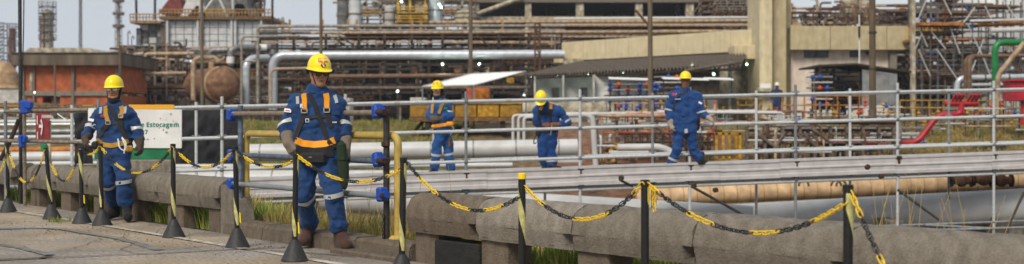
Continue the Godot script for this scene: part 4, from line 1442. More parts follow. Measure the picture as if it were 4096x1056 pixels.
func posts_and_chains() -> void:
	# column of foot, row of foot, column and row of top, tape turns, phase
	var P := [[32, 848, 29, 573, 1.2, 0.3], [208, 877, 184, 592, 0.9, 0.0], [328, 894, 323, 598, 1.1, 0.4], [408, 902, 402, 575, 0.8, 0.2], [695, 948, 692, 577, 1.2, 0.0], [950, 990, 941, 587, 1.1, 0.1], [1178, 1044, 1184, 616, 1.0, 0.15]]
	var near := [[1606, 632, 507.0], [2088, 695, 580.0], [2580, 722, 640.0], [3392, 742, 760.0]]
	var ends := []
	for i in 11:
		var o: Vector3
		var top: Vector3
		if i < 7:
			o = on_road(P[i][0], P[i][1])
			top = at(P[i][2], P[i][3], -o.z)
		else:
			var q: Array = near[i - 7]
			top = at(q[0] + (8 if i == 7 else 0), q[1], F / q[2])
			o = Vector3(at(q[0], 0, F / q[2]).x, 0.0, top.z)
		ends.append(top)
		var lab: String = ["black chain post with spiral yellow tape before the tube fence", "leaning black chain post with a weed tuft at its cone base", "black chain post with spiral tape between the leaning post and the brown gloved hand",
			"black chain post standing right before the brown gloved worker's leg", "black chain post with spiral tape before the edge of the white notice board", "black chain post with loose tape end before the blue gate upright",
			"black chain post with pale tape under the front worker's gloved hand", "black chain post before the leg of the yellow swing barrier", "black chain post with yellow cap and spiral tape before the speckled barrier",
			"black chain post with loose yellow tape end and dangling yellow links", "thick topped black chain post with pale tape before the last barrier beam"][i]
		var th := thing("chain_post", lab, "post", o, "black chain posts on cone bases")
		var ax := (top - o)
		var L := ax.length()
		var b := Basis(Quaternion(Vector3.UP, ax.normalized()))
		var r := 0.0255
		part(th, "tube", MB.new().lathe(o, [Vector2(r, 0.10), Vector2(r, L - 0.004), Vector2(r - 0.004, L), Vector2(0, L)], 16, b), mt.post)
		part(th, "cone_base", MB.new().lathe(o, [Vector2(0.118, 0.0), Vector2(0.122, 0.006), Vector2(0.118, 0.014), Vector2(0.036, 0.185), Vector2(0.030, 0.192), Vector2(0.020, 0.192)], 24, b), mt.cone)
		part(th, "cap", MB.new().lathe(o, [Vector2(r + 0.003, L - 0.035), Vector2(r + 0.004, L + 0.001), Vector2(r, L + 0.005), Vector2(0, L + 0.006)], 16, b), mt.yellow_cap if i == 8 else mt.post)
		# spiral tape
		var turns: float = P[i][4] if i < 7 else 1.1
		var ph: float = (P[i][5] if i < 7 else [0.1, 0.6, 0.0, 0.25][i - 7]) * TAU
		var l := []; var rr := []; var nn := []
		var y0 := 0.22; var y1 := L - 0.04
		if i == 9: y0 = L - 0.15
		var wv := 0.085
		for k in 49:
			var u := k / 48.0
			var ang := ph + u * turns * TAU * (0.15 if i == 9 else 1.0)
			var dv := b * Vector3(cos(ang), 0, sin(ang))
			var hy := lerpf(y0, y1, u)
			l.append(o + b.y * minf(hy + wv, y1) + dv * (r + 0.0015)); rr.append(o + b.y * maxf(hy - wv, y0) + dv * (r + 0.0015)); nn.append(dv)
		part(th, "tape", MB.new().strip(l, rr, nn), mt.tape if i != 9 else mt.yellow_cap)
		if i in [2, 5, 6]:
			var fx := o + b.y * 0.30 + Vector3(0.026, 0, 0.01)
			part(th, "loose_tape_end", MB.new().prism([Vector2(0, 0.05), Vector2(0.012, 0.04), Vector2(0.018, -0.06), Vector2(0.004, -0.05)], fx, Vector3.RIGHT, Vector3.UP, Vector3(0, 0, 0.002)), mt.yellow_cap)
	var D := []
	for e in ends: D.append(-e.z - 0.02)
	chain_span([-60, 560, 17.0], 690, [30, 600, D[0]], 1, "yellow and black plastic chain running out past the tube fence post")
	chain_span([34, 600, D[0]], 730, [180, 600, D[1]], 2, "yellow and black plastic chain hanging before the tube fence")
	chain_span([188, 595, D[1]], 722, [320, 600, D[2]], 3, "yellow and black plastic chain sagging from the leaning post")
	chain_span([326, 598, D[2]], 616, [398, 588, D[3]], 4, "yellow and black plastic chain short and shallow at the brown gloved hand")
	chain_span([406, 590, D[3]], 692, [690, 590, D[4]], 5, "yellow and black plastic chain hanging across the brown gloved worker's legs")
	chain_span([697, 590, D[4]], 668, [936, 600, D[5]], 6, "yellow and black plastic chain sagging below the black sheeting")
	chain_span([946, 600, D[5]], 667, [1180, 640, D[6]], 7, "yellow and black plastic chain hanging before the tube gate's blue upright")
	chain_span([1190, 622, D[6]], 727, [1608, 676, D[7]], 8, "yellow and black plastic chain crossing the front worker's thighs")
	chain_span([1622, 642, D[7]], 842, [2080, 785, D[8]], 9, "yellow and black plastic chain ending at the yellow capped post")
	chain_span([2100, 748, D[8]], 877, [2570, 735, D[9]], 10, "yellow and black plastic chain between yellow capped post and dangling links")
	chain_span([2592, 735, D[9]], 930, [3384, 812, D[10]], 11, "yellow and black plastic chain long and deep between dangling links and the thick topped post")
	chain_span([3404, 768, D[10]], 1500, [4080, 1480, 5.6], 12, "yellow and black plastic chain sloping down across the concrete from the thick topped post", "")
	var dn := thing("chain_tail", "short tail of yellow links dangling beside the post top", "chain", at(2617, 745, D[9]))
	for k in 4:
		put(dn, "link", link_mesh(), mt.link_yellow, Transform3D(Basis(Vector3.UP, PI * 0.5 * (k % 2) + 0.5) * Basis(Vector3(0, 0, 1), PI * 0.5) * Basis.from_scale(Vector3(1.2, 1.2, 1.2)), at(2617, 765 + k * 21, D[9])))

# ------------------------------------------------------------------ scaffold walkway
func sx(x: float, d0: float) -> float:
	var k := (x - CX) / F
	return k * d0 / (1.0 - 0.228 * k)
func sp(X: float, d0: float, h: float) -> Vector3:
	return Vector3(X, 0.33 + 0.026 * (X + 0.84) + h, -(d0 + 0.228 * X))
func scaffold() -> void:
	var FR := 23.2; var RE := 24.25
	var fx := []; var rx := []
	for x in [-90, 394, 888, 1382, 1864, 2320, 2759, 3182, 3590, 3975, 4350]: fx.append(sx(x, FR))
	for x in [-190, 288, 785, 1270, 1735, 2180, 2610, 3025, 3400, 3795, 4180]: rx.append(sx(x, RE))
	var s := thing("scaffold_walkway", "long galvanised tube scaffold walkway with guard rails carrying three workers", "scaffold", sp(fx[5], 23.7, -1.5))
	var dirv := Vector3(1, 0.026, -0.228).normalized()
	var yaw := Basis(dirv, Vector3.UP, dirv.cross(Vector3.UP)).orthonormalized()
	for row in [[fx, FR], [rx, RE]]:
		var xs: Array = row[0]
		var d0: float = row[1]
		for i in xs.size():
			var X: float = xs[i]
			var top := 1.47 if d0 == FR else 1.40
			var foot := sp(X, d0, 0); foot.y = -1.2
			part(s, "standard", MB.new().tube([foot, sp(X, d0, top)], 0.028, 10), mt.galv_dull if (i + int(d0)) % 3 == 0 else mt.galv)
			for h in [1.29, 0.74, 0.18, -0.37]:
				part(s, "rosette", MB.new().lathe(sp(X, d0, h - 0.005), [Vector2(0.0, -0.03), Vector2(0.034, -0.03), Vector2(0.034, -0.006), Vector2(0.058, -0.006), Vector2(0.058, 0.006), Vector2(0.034, 0.006), Vector2(0.034, 0.035), Vector2(0.0, 0.035)], 8), mt.galv_dull)
				for q in [-0.055, 0.055]:
					part(s, "wedge_head", MB.new().box(sp(X + q, d0, h + 0.015), Vector3(0.045, 0.085, 0.035), yaw, 0.006), mt.galv_dull)
			if d0 == FR:
				part(s, "coupler", MB.new().box(sp(X, d0, -0.02) + Vector3(0.01, 0, 0.05), Vector3(0.13, 0.07, 0.08), yaw, 0.02).box(sp(X + 0.01, d0, -0.09) + Vector3(0, 0, 0.05), Vector3(0.05, 0.12, 0.06), yaw, 0.01), mt.clamp)
			if i < xs.size() - 1:
				for h in [1.29, 0.74, 0.18, -0.42]:
					var a := sp(X + 0.03, d0, h); var b := sp(xs[i + 1] - 0.03, d0, h)
					part(s, "guard_rail" if h > 0.0 else "ledger", MB.new().tube([a, b], 0.031, 10), mt.galv)
					if rng.randf() < 0.6 and h > 0.0:
						var m := a.lerp(b, rng.randf_range(0.3, 0.7))
						part(s, "joint_sleeve", MB.new().tube([m - dirv * 0.05, m + dirv * 0.05], 0.035, 10), mt.white_dirty)
	for i in fx.size() - 1:
		# transom and deck planks
		part(s, "transom", MB.new().tube([sp(fx[i], FR, -0.08), sp(fx[i], RE, -0.08)], 0.024, 8), mt.galv)
		for k in 3:
			var d0 := FR + 0.18 + k * 0.34
			part(s, "deck_plank", MB.new().box((sp(fx[i] + 0.01, d0, -0.03) + sp(fx[i + 1] - 0.01, d0, -0.03)) * 0.5, Vector3((fx[i + 1] - fx[i] - 0.02) * 1.026, 0.05, 0.32), yaw, 0.006), mt.deck)
	# ribbed side boards, uneven lengths that overlap the standards
	var edges := [-0.9 + fx[2], fx[3] + 0.4, fx[4] + 0.35, fx[5] - 0.05, fx[6] + 0.55, fx[7] - 0.35, fx[8] - 0.1, fx[9] - 0.08, fx[10] + 0.6]
	for i in edges.size() - 1:
		var a := sp(edges[i] + 0.01, FR - 0.045 - 0.02 * (i % 2), 0.0 + 0.012 * (i % 2)); var b := sp(edges[i + 1] + 0.03, FR - 0.045 - 0.02 * (i % 2), 0.0 + 0.012 * (i % 2))
		var prof := [Vector2(0, 0.01), Vector2(0.03, 0.01), Vector2(0.03, -0.03), Vector2(0.012, -0.045), Vector2(0.012, -0.135), Vector2(0.03, -0.15), Vector2(0.03, -0.175), Vector2(0.012, -0.19), Vector2(0.012, -0.26), Vector2(0.03, -0.275), Vector2(0.03, -0.335), Vector2(0, -0.335)]
		part(s, "side_board", MB.new().prism(prof, a, Vector3(0.22, 0, 0.975), Vector3.UP, b - a), mt.deck)
	# braces under the deck
	for q in [[2765, 745, 23.3, 3010, 880, 23.5], [3590, 758, 24.2, 3760, 882, 24.0], [4096, 770, 24.9, 4005, 965, 24.4], [2480, 720, 23.2, 2530, 745, 23.6]]:
		part(s, "brace", MB.new().tube([at(q[0], q[1], q[2]), at(q[3], q[4], q[5])], 0.026, 8), mt.tube_dark)
	for q in [[2485, 712], [2862, 760], [3470, 668], [3525, 705], [2775, 742]]:
		part(s, "coupler", MB.new().box(at(q[0], q[1], 23.3 + 0.06 * (q[0] - 2400) / 500.0), Vector3(0.10, 0.09, 0.09), Basis(Vector3(0, 0, 1), rng.randf()), 0.02), mt.clamp)
	for q in [[3430, 908, 4250, 878, 25.2], [3430, 930, 4250, 905, 24.3], [3700, 900, 3990, 915, 24.8]]:
		part(s, "foot_tie", MB.new().tube([at(q[0], q[1], q[4]), at(q[2], q[3], q[4])], 0.0245, 8), mt.galv_dull)
	# black sheeting laced to the rails
	for q in [[298, 372, "black plastic sheeting laced to scaffold rails behind the brown gloved hand"], [690, 962, "black plastic sheeting laced to scaffold rails beside the white notice board"]]:
		var mb := MB.new()
		var f := FastNoiseLite.new(); f.seed = int(q[0]); f.frequency = 0.9
		var nxx := 30; var nyy := 18
		for j in nyy:
			for i in nxx:
				var x := lerpf(q[0], q[1], i / (nxx - 1.0))
				var y := lerpf(441, 655, j / (nyy - 1.0))
				var p := at(x, y, 23.35)
				p.z += f.get_noise_2d(x * 0.03 + y * 0.015, y * 0.012) * 0.07
				mb.v.push_back(p); mb.n.push_back(Vector3.ZERO); mb.c.push_back(Color.WHITE)
		for j in nyy - 1:
			for i in nxx - 1:
				var a := j * nxx + i
				mb.ix.append_array([a, a + 1, a + nxx, a + 1, a + nxx + 1, a + nxx])
				var nn := (mb.v[a + nxx] - mb.v[a]).cross(mb.v[a + 1] - mb.v[a]).normalized()
				for k in [a, a + 1, a + nxx, a + nxx + 1]: mb.n[k] += nn
		for k in mb.n.size(): mb.n[k] = mb.n[k].normalized()
		solo("black_sheeting", q[2], "sheeting", mb, mt.sheet_black, at((q[0] + q[1]) * 0.5, 655, 23.35))

# a pipe run as a thing: photograph points, each with its distance
func run(called: String, label: String, pts: Array, r: float, m: Material, opts := {}) -> Node3D:
	var p := []
	for q in pts: p.append(at(q[0], q[1], q[2]))
	var pa := arc(p, opts.get("bend", r * 2.6), 7)
	var th := thing(called, label, opts.get("category", "pipe"), p[0], opts.get("group", ""))
	part(th, "pipe_body", MB.new().tube(pa, r, opts.get("sides", 14)), m)
	var fl: Array = opts.get("flanges", [])
	for u in fl:
		var tot := 0.0
		for i in p.size() - 1: tot += p[i].distance_to(p[i + 1])
		var want: float = u * tot
		for i in p.size() - 1:
			var L: float = p[i].distance_to(p[i + 1])
			if want <= L:
				var dv: Vector3 = (p[i + 1] - p[i]).normalized()
				var c: Vector3 = p[i] + dv * want
				var hw: float = opts.get("flange_w", r * 0.25)
				part(th, opts.get("flange", "flange"), MB.new().tube([c - dv * hw, c + dv * hw], r * opts.get("flange_r", 1.25), 14), opts.get("flange_m", m))
				break
			want -= L
	return th

func pipeway() -> void:
	run("grey_pipeline", "large pale grey pipeline sloping down below the scaffold from the gate", [[1250, 782, 27.4], [3010, 888, 25.7]], 0.335, mt.pipe_white, {"sides": 24, "flanges": [0.1, 0.24, 0.38, 0.52, 0.66, 0.8, 0.93], "flange_r": 1.012, "flange_w": 0.02, "flange": "weld_band"})
	run("grey_pipeline", "large pale grey pipeline rising below the scaffold beside the grass tufts", [[2830, 892, 26.6], [4400, 806, 26.6]], 0.37, mt.pipe_white, {"sides": 24, "flanges": [0.08, 0.22, 0.36, 0.5, 0.64, 0.78, 0.92], "flange_r": 1.012, "flange_w": 0.02, "flange": "weld_band"})
	var bands := []
	for i in 34: bands.append((i + 0.5) / 34.0)
	run("tan_pipeline", "tan insulated pipeline with banding straps behind the grey pipelines", [[2545, 792, 28.0], [3400, 752, 28.0], [4350, 702, 28.0]], 0.215, mt.pipe_tan, {"sides": 20, "flanges": bands, "flange_r": 1.02, "flange_w": 0.012, "flange": "strap", "flange_m": mt.band})
	run("tan_pipeline", "second thin tan pipeline running close above the banded one", [[2600, 748, 29.5], [3400, 720, 29.5], [4350, 672, 29.5]], 0.10, mt.pipe_tan)
	run("thin_pipeline", "grey pipe passing just under the scaffold deck", [[1950, 742, 28.4], [3010, 736, 28.4]], 0.075, mt.pipe_white)
	run("white_pipeline", "long white pipeline crossing behind the scaffold at knee height", [[420, 618, 31.0], [1400, 606, 31.0], [2310, 590, 31.0]], 0.215, mt.pipe_white, {"sides": 20, "flanges": [0.06, 0.15, 0.24, 0.33, 0.42, 0.51, 0.6, 0.69, 0.78, 0.87, 0.96], "flange_r": 1.02, "flange_w": 0.02, "flange": "cladding_band", "flange_m": mt.galv_dull})
	run("white_pipeline", "lower white pipeline just behind the scaffold deck and gate", [[500, 716, 28.6], [1980, 716, 28.6]], 0.20, mt.pipe_white, {"sides": 20, "flanges": [0.1, 0.25, 0.4, 0.55, 0.7, 0.85], "flange_r": 1.02, "flange_w": 0.02, "flange": "cladding_band", "flange_m": mt.galv_dull})
	run("white_pipeline", "thin white pipeline below the lower white one", [[480, 668, 29.6], [2050, 660, 29.6]], 0.06, mt.pipe_white)
	# left bundle
	var rows := [[486, 40, 0.07, "pipe_white", "white pipe highest of the bundle behind the tube fence"], [498, 39, 0.05, "silver", "thin silver pipe of the bundle behind the tube fence"], [528, 37, 0.10, "silver_dark", "dull grey pipe of the bundle behind the tube fence"], [548, 36, 0.06, "pipe_white", "thin white pipe just above the orange one behind the fence"], [600, 33, 0.09, "orange_deck", "orange pipe of the bundle behind the tube fence"], [628, 31.5, 0.14, "pipe_white", "thick white pipe just below the orange one behind the fence"], [655, 30, 0.06, "pipe_white", "thin white pipe lowest of the bundle behind the fence"]]
	for q in rows:
		run("parallel_pipe", q[4], [[-120, q[0] + 3, q[1]], [520, q[0] - 3, q[1]]], q[2], mt[q[3]], {"group": "parallel pipes behind the tube fence"})
	# sleepers that carry the pipes
	for x in [700, 1150, 1640, 2100, 2520, 2990, 3460, 3900, 4300]:
		var p := at(x, 900, 27.6)
		p.y = -1.25
		solo("pipe_sleeper", "low concrete sleeper carrying the pipelines", "sleeper", MB.new().box(p + Vector3(0, 0.24, 0), Vector3(0.30, 0.5, 4.6), Basis(), 0.02), mt.concrete, p, "concrete sleepers under the pipelines")
	# inverted U bends
	run("bend_pipe", "white pipe bending down behind the bowing worker", [[2130, 462, 33.0], [2370, 458, 33.0], [2384, 690, 33.0]], 0.075, mt.pipe_white, {"bend": 0.25})
	for k in 3:
		run("bend_pipe", "slim white pipe hoop beside the yellow container", [[2052 + k * 22, 560, 38.0 - k], [2052 + k * 22, 462 + k * 4, 38.0 - k], [2180, 458 + k * 4, 38.0 - k]], 0.045, mt.pipe_white, {"group": "slim white pipe hoops"})
	for k in 3:
		run("bend_pipe", "slim pale pipe dropping at the end of the valve yard", [[2830, 446 + k * 2, 40.0 - k * 0.6], [3112 + k * 11, 448 + k * 2, 40.0 - k * 0.6], [3112 + k * 11, 560, 40.0 - k * 0.6]], 0.04, mt.pipe_white, {"group": "slim pale pipes in the valve yard"})
	run("bend_pipe", "white pipe ending in an elbow behind the walking worker's legs", [[2470, 590, 34.0], [2640, 588, 34.0], [2690, 610, 34.0], [2700, 650, 34.0]], 0.10, mt.pipe_white, {"bend": 0.3})
	# rusty valves by the tan line
	for q in [[3845, 722], [3935, 718], [4005, 722]]:
		var c := at(q[0], q[1], 27.2)
		var v := thing("rusty_valve", "rusty brown gate valve on the tan pipeline", "valve", c, "rusty valves on the tan pipeline")
		part(v, "valve_body", MB.new().ball(c, Vector3(0.15, 0.14, 0.14)).tube([c - Vector3(0.24, 0.0, 0), c + Vector3(0.24, 0.0, 0)], 0.09, 10), mt.rust)
		for e in [-0.22, 0.22]: part(v, "flange", MB.new().tube([c + Vector3(e - 0.02, 0, 0), c + Vector3(e + 0.02, 0, 0)], 0.14, 12), mt.rust_dark)
		part(v, "stem", MB.new().tube([c, c + Vector3(0, 0.34, 0)], 0.04, 8), mt.rust)
		part(v, "hand_wheel", MB.new().lathe(c + Vector3(0, 0.32, 0), [Vector2(0.11, -0.015), Vector2(0.13, 0), Vector2(0.11, 0.015), Vector2(0.095, 0), Vector2(0.11, -0.015)], 12), mt.rust_dark)
	for x in [3215, 3345, 3365]:
		var c := at(x, 745, 27.4)
		var p := []
		for k in 13: p.append(c + Vector3(cos(PI * k / 12) * 0.11, sin(PI * k / 12) * 0.13, 0))
		solo("pipe_clamp", "brown half ring pipe clamp standing over the tan pipeline", "clamp", MB.new().tube(p, 0.025, 6), mt.brown_pipe, c, "half ring clamps on the tan pipeline")

# ------------------------------------------------------------------ buildings
func px_box(mb: MB, x0: float, y0: float, x1: float, y1: float, d: float, depth: float, ch := 0.0) -> MB:
	# an upright box whose front face covers these columns and rows at distance d
	var a := at(x0, y1, d); var b := at(x1, y0, d)
	return mb.box(Vector3((a.x + b.x) * 0.5, (a.y + b.y) * 0.5, -d - depth * 0.5), Vector3(b.x - a.x, b.y - a.y, depth), Basis(), ch)

func buildings() -> void:
	# orange brick control building
	var d := 75.0
	var o := thing("brick_building", "orange brick building with wide concrete roof band and columns", "building", at(285, 480, d))
	part(o, "wall", px_box(MB.new(), 92, 262, 470, 366, d, 6.0), mt.orange_wall)
	part(o, "wall", px_box(MB.new(), 240, 381, 470, 490, d + 0.02, 5.9), mt.orange_wall)
	part(o, "wall", px_box(MB.new(), 92, 381, 170, 490, d + 0.02, 5.9), mt.orange_wall)
	part(o, "doorway", px_box(MB.new(), 170, 388, 240, 490, d + 2.8, 0.1), mt.concrete_pale)
	part(o, "door_leaf", px_box(MB.new(), 205, 388, 240, 490, d + 0.3, 0.1), mt.timber)
	part(o, "lintel_band", px_box(MB.new(), 88, 364, 472, 383, d - 0.12, 0.3, 0.01), mt.concrete_pale)
	for x in [[88, 96], [130, 138], [284, 296], [462, 474]]: part(o, "column", px_box(MB.new(), x[0], 260, x[1], 490, d - 0.16, 0.3, 0.01), mt.concrete)
	part(o, "roof", px_box(MB.new(), 44, 214, 483, 262, d - 0.6, 8.0, 0.03), mt.roof_concrete)
	part(o, "roof_edge", px_box(MB.new(), 44, 209, 483, 216, d - 0.66, 8.1, 0.02), mt.steel_dark)
	var rt := MB.new()
	rt.prism([Vector2(95, 214), Vector2(396, 214), Vector2(360, 193), Vector2(130, 193)].map(func(q): return Vector2((q.x - CX) / F * d, EYE - (q.y - HZ) / F * d)), Vector3(0, 0, -d + 0.4), Vector3.RIGHT, Vector3.UP, Vector3(0, 0, -5.0))
	part(o, "roof_hatch", rt, mt.cream)
	part(o, "vent_grille", px_box(MB.new(), 305, 332, 316, 344, d - 0.05, 0.1), mt.steel_brown)
	part(o, "side_bay", px_box(MB.new(), 118, 290, 128, 362, d - 0.03, 0.1), mt.cream)
	for x in [220, 225]: pass
	# white storage tank and wall at the far left
	var tk := thing("storage_tank", "white storage tank with brown domed top beyond the fence", "tank", at(10, 470, 95.0))
	var tc := at(5, 480, 95.0)
	part(tk, "shell", MB.new().lathe(tc, [Vector2(1.4, 0), Vector2(1.4, 2.6), Vector2(1.42, 2.62)], 24), mt.white_dirty)
	part(tk, "dome", MB.new().lathe(tc, [Vector2(1.45, 2.6), Vector2(1.2, 3.6), Vector2(0.7, 4.3), Vector2(0.0, 4.5)], 24), mt.vessel_pale)
	var lw := thing("white_wall", "low white wall in front of the orange brick building", "wall", at(40, 480, 70.0))
	part(lw, "wall_face", px_box(MB.new(), -60, 350, 78, 490, 70.0, 0.2), mt.white_dirty)
	part(lw, "coping", px_box(MB.new(), -60, 340, 80, 352, 69.9, 0.5), mt.vessel_pale)

	# beige concrete hall: left wing recedes to the left, tower, right wing
	var b := thing("beige_hall", "long beige concrete hall with a tall flat tower and panelled upper band", "building", at(3060, 480, 70.0))
	var A := at(2252, 168, 82.0); var B := at(3040, 118, 70.0)
	var topY := 6.47
	var lowY := 5.25
	var nP := 8
	for i in nP:
		var p := A.lerp(B, i / float(nP)); var q := A.lerp(B, (i + 1) / float(nP))
		var dv := (q - p); dv.y = 0.0
		var mid := (p + q) * 0.5; mid.y = (topY + lowY) * 0.5
		var bb := Basis(dv.normalized(), Vector3.UP, dv.normalized().cross(Vector3.UP))
		part(b, "fascia_panel", MB.new().box(mid, Vector3(dv.length() - 0.02, topY - lowY, 0.25), bb, 0.015), mt.beige)
	var dv2 := (B - A); dv2.y = 0.0
	var L2 := dv2.length()
	var b2 := Basis(dv2.normalized(), Vector3.UP, dv2.normalized().cross(Vector3.UP))
	var mid2 := (A + B) * 0.5
	var inw := b2.z * (1.0 if (b2.z).z < 0.0 else -1.0)
	part(b, "roof_slab", MB.new().box(Vector3(mid2.x, 6.30, mid2.z) + inw * 4.0, Vector3(L2, 0.2, 7.6), b2), mt.beige_dark)
	part(b, "back_wall", MB.new().box(Vector3(mid2.x, 3.3, mid2.z) + inw * 2.2, Vector3(L2, 6.0, 0.2), b2), mt.steel_brown)
	part(b, "clerestory", MB.new().box(Vector3(mid2.x, 5.0, mid2.z) + inw * 0.5 + dv2.normalized() * 0.6, Vector3(L2 * 0.82, 0.42, 0.1), b2), mt.dark_glass)
	part(b, "end_block", px_box(MB.new(), 2218, 222, 2262, 252, 81.0, 1.4, 0.02), mt.beige)
	part(b, "end_block", px_box(MB.new(), 2255, 234, 2325, 258, 80.0, 1.6, 0.02), mt.cream)
	part(b, "bay_box", px_box(MB.new(), 2938, 181, 3042, 236, 69.2, 2.0, 0.02), mt.beige)
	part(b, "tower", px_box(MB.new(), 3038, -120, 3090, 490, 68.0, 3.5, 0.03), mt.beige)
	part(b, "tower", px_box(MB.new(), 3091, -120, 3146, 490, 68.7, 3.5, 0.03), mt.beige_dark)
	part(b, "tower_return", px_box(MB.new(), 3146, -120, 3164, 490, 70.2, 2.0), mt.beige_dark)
	for x in [[3163, 3322], [3323, 3548], [3549, 3636]]: part(b, "fascia_panel", px_box(MB.new(), x[0], 104, x[1] - 1, 199, 69.0, 0.4, 0.015), mt.beige_dark)
	part(b, "roof_slab", px_box(MB.new(), 3163, 108, 3634, 120, 69.5, 8.0), mt.beige_dark)
	var rw := part(b, "wall", px_box(MB.new(), 3164, 199, 3552, 490, 69.7, 0.3), mt.pink_wall)
	for w in [[3218, 3312, 200, 230, 2], [3400, 3440, 202, 228, 1]]:
		var wn := part(b, "window", px_box(MB.new(), w[0], w[2], w[1], w[3], 69.62, 0.2), mt.steel_dark)
		for k in w[4]:
			var x0 := lerpf(w[0], w[1], float(k) / w[4]) + 3; var x1 := lerpf(w[0], w[1], float(k + 1) / w[4]) - 3
			part(wn, "pane", px_box(MB.new(), x0, w[2] + 3, x1, w[3] - 3, 69.60, 0.06), mt.dark_glass)
	var fan := part(b, "round_vent", MB.new().lathe(at(3468, 212, 69.5), [Vector2(0.16, -0.12), Vector2(0.16, 0.06), Vector2(0.14, 0.06), Vector2(0.14, -0.12)], 18, Basis(Vector3.RIGHT, PI * 0.5)), mt.white_dirty)
	for k in 5: part(fan, "fan_blade", MB.new().box(at(3468, 212, 69.53) + Vector3(cos(k * TAU / 5), sin(k * TAU / 5), 0) * 0.07, Vector3(0.12, 0.07, 0.01), Basis(Vector3(0, 0, 1), k * TAU / 5) * Basis(Vector3.RIGHT, 0.6)), mt.steel_brown)
	part(b, "vent_plate", px_box(MB.new(), 3452, 196, 3484, 228, 69.66, 0.1), mt.white_dirty)
	for x in [[3562, 3588]]: part(b, "column", px_box(MB.new(), x[0], 199, x[1], 490, 69.3, 0.4), mt.concrete_pale)
	part(b, "open_bay", px_box(MB.new(), 3552, 199, 3640, 490, 76.0, 0.2), mt.concrete)
	part(b, "inner_wall", px_box(MB.new(), 2880, 240, 3040, 490, 72.5, 0.2), mt.cream)
	part(b, "door", px_box(MB.new(), 3008, 290, 3032, 410, 72.3, 0.2), mt.panel_dark)
	part(b, "notice", px_box(MB.new(), 3040, 334, 3084, 352, 67.8, 0.08), mt.white)
	part(b, "ledge", px_box(MB.new(), 3026, 352, 3088, 368, 67.4, 0.6, 0.02), mt.cream)
	# corrugated canopy along the left wing
	var cn := thing("canopy_roof", "grey corrugated canopy roof sloping over the white sheds", "roof", at(2500, 480, 66.0))
	cn.set_meta("kind", "thing")
	var E0 := at(2095, 303, 68.0); var E1 := at(2965, 252, 56.0); E1.y = E0.y
	var R0 := at(2315, 250, 80.0); var R1 := at(2985, 200, 69.5); R1.y = R0.y
	var nW := 64
	for k in 4:
		var mb := MB.new()
		var l := []; var r := []; var nn := []
		var up := (E1 - E0).cross(R0 - E0).normalized()
		if up.y < 0.0: up = -up
		for i in nW / 4 * 4 + 1:
			var u := (k + i / float(nW / 4 * 4)) / 4.0
			var ph := i * TAU / 4.0
			l.append(E0.lerp(E1, u) + up * sin(ph) * 0.10); r.append(R0.lerp(R1, u) + up * sin(ph) * 0.10)
			nn.append((up - (E1 - E0).normalized() * cos(ph) * 0.9).normalized())
		part(cn, "corrugated_sheet", mb.strip(l, r, nn), mt.corrugated)
	part(cn, "eave_beam", MB.new().tube([E0 + Vector3(0, -0.14, -0.2), E1 + Vector3(0, -0.14, -0.2)], 0.07, 6), mt.steel_dark)
	for q in [[2920, 252, 64.0]]: part(cn, "post", px_box(MB.new(), 2914, 245, 2928, 470, 60.0, 0.15), mt.galv_dull)
	part(cn, "strut", MB.new().tube([at(2740, 282, 58.0), at(2965, 248, 56.5)], 0.07, 6), mt.steel_brown)
	# white sheds under the canopy
	for k in 3:
		var x0: float = [2136, 2250, 2372][k]; var x1: float = [2247, 2368, 2600][k]
		var dd: float = [67.9, 66.0, 63.6][k]
		var sh := thing("white_shed", ["narrow white shed bay with grey door beside the yellow container", "middle white shed bay with grey door under the canopy", "wide white shed bay behind the blue valve frames"][k], "shed", at((x0 + x1) * 0.5, 480, dd), "white shed bays under the canopy")
		part(sh, "wall", px_box(MB.new(), x0, 306 - k * 3, x1, 490, dd, 0.15), mt.shed_wall)
		part(sh, "side_wall", px_box(MB.new(), x0, 304 - k * 3, x0 + 7, 490, dd - 0.6, 0.6), mt.white_dirty)
		var dr := part(sh, "door", px_box(MB.new(), x0 + 72, 350, x0 + 100, 490, dd - 0.08, 0.1), mt.panel_dark)
		part(dr, "handle", px_box(MB.new(), x0 + 76, 415, x0 + 79, 421, dd - 0.14, 0.08), mt.galv)
	solo("shed_plinth", "long cream plinth wall in front of the white sheds", "wall", px_box(MB.new(), 2090, 410, 2700, 450, 61.0, 0.4, 0.02), mt.cream, at(2400, 450, 66.0))
	# concrete process structure above the pipes
	var cs := thing("concrete_structure", "open concrete process frame with thick columns and dark bays", "building", at(2400, 480, 112.0))
	for x in [[1895, 1917], [2100, 2126], [2304, 2336], [2542, 2571], [2744, 2776], [2990, 3016]]: part(cs, "column", px_box(MB.new(), x[0], -140, x[1], 470, 112.0, 0.7, 0.03), mt.cream)
	for y in [[-110, -90], [-10, 10], [66, 86]]: part(cs, "floor_beam", px_box(MB.new(), 1880, y[0], 3036, y[1], 111.8, 0.6, 0.02), mt.cream if y[0] > 0 else mt.concrete)
	for y in [-100, 0, 80]: part(cs, "floor_slab", px_box(MB.new(), 1880, y - 3, 3036, y + 5, 112.5, 14.0), mt.concrete)
	part(cs, "rear_wall", px_box(MB.new(), 1880, -140, 3036, 470, 126.0, 0.4), mt.steel_brown)
	for k in 26:
		var x := rng.randf_range(1900, 3000)
		var w := rng.randf_range(8, 40)
		var y := rng.randf_range(14, 50)
		part(cs, "machine", px_box(MB.new(), x, y, x + w, 66, rng.randf_range(114, 122), 1.5, 0.05), [mt.steel_dark, mt.rust, mt.steel_brown, mt.panel_dark][k % 4])
	for q in [[1900, 60, 2090, -10]]: part(cs, "stair_stringer", MB.new().tube([at(q[0], q[1], 111.4), at(q[2], q[3], 111.4)], 0.22, 4), mt.cream)
	# tin shed with racks
	var ts := thing("tin_shed", "pale corrugated tin shed with sloping dark roof full of blue fittings", "shed", at(3430, 480, 58.0))
	var rf := MB.new()
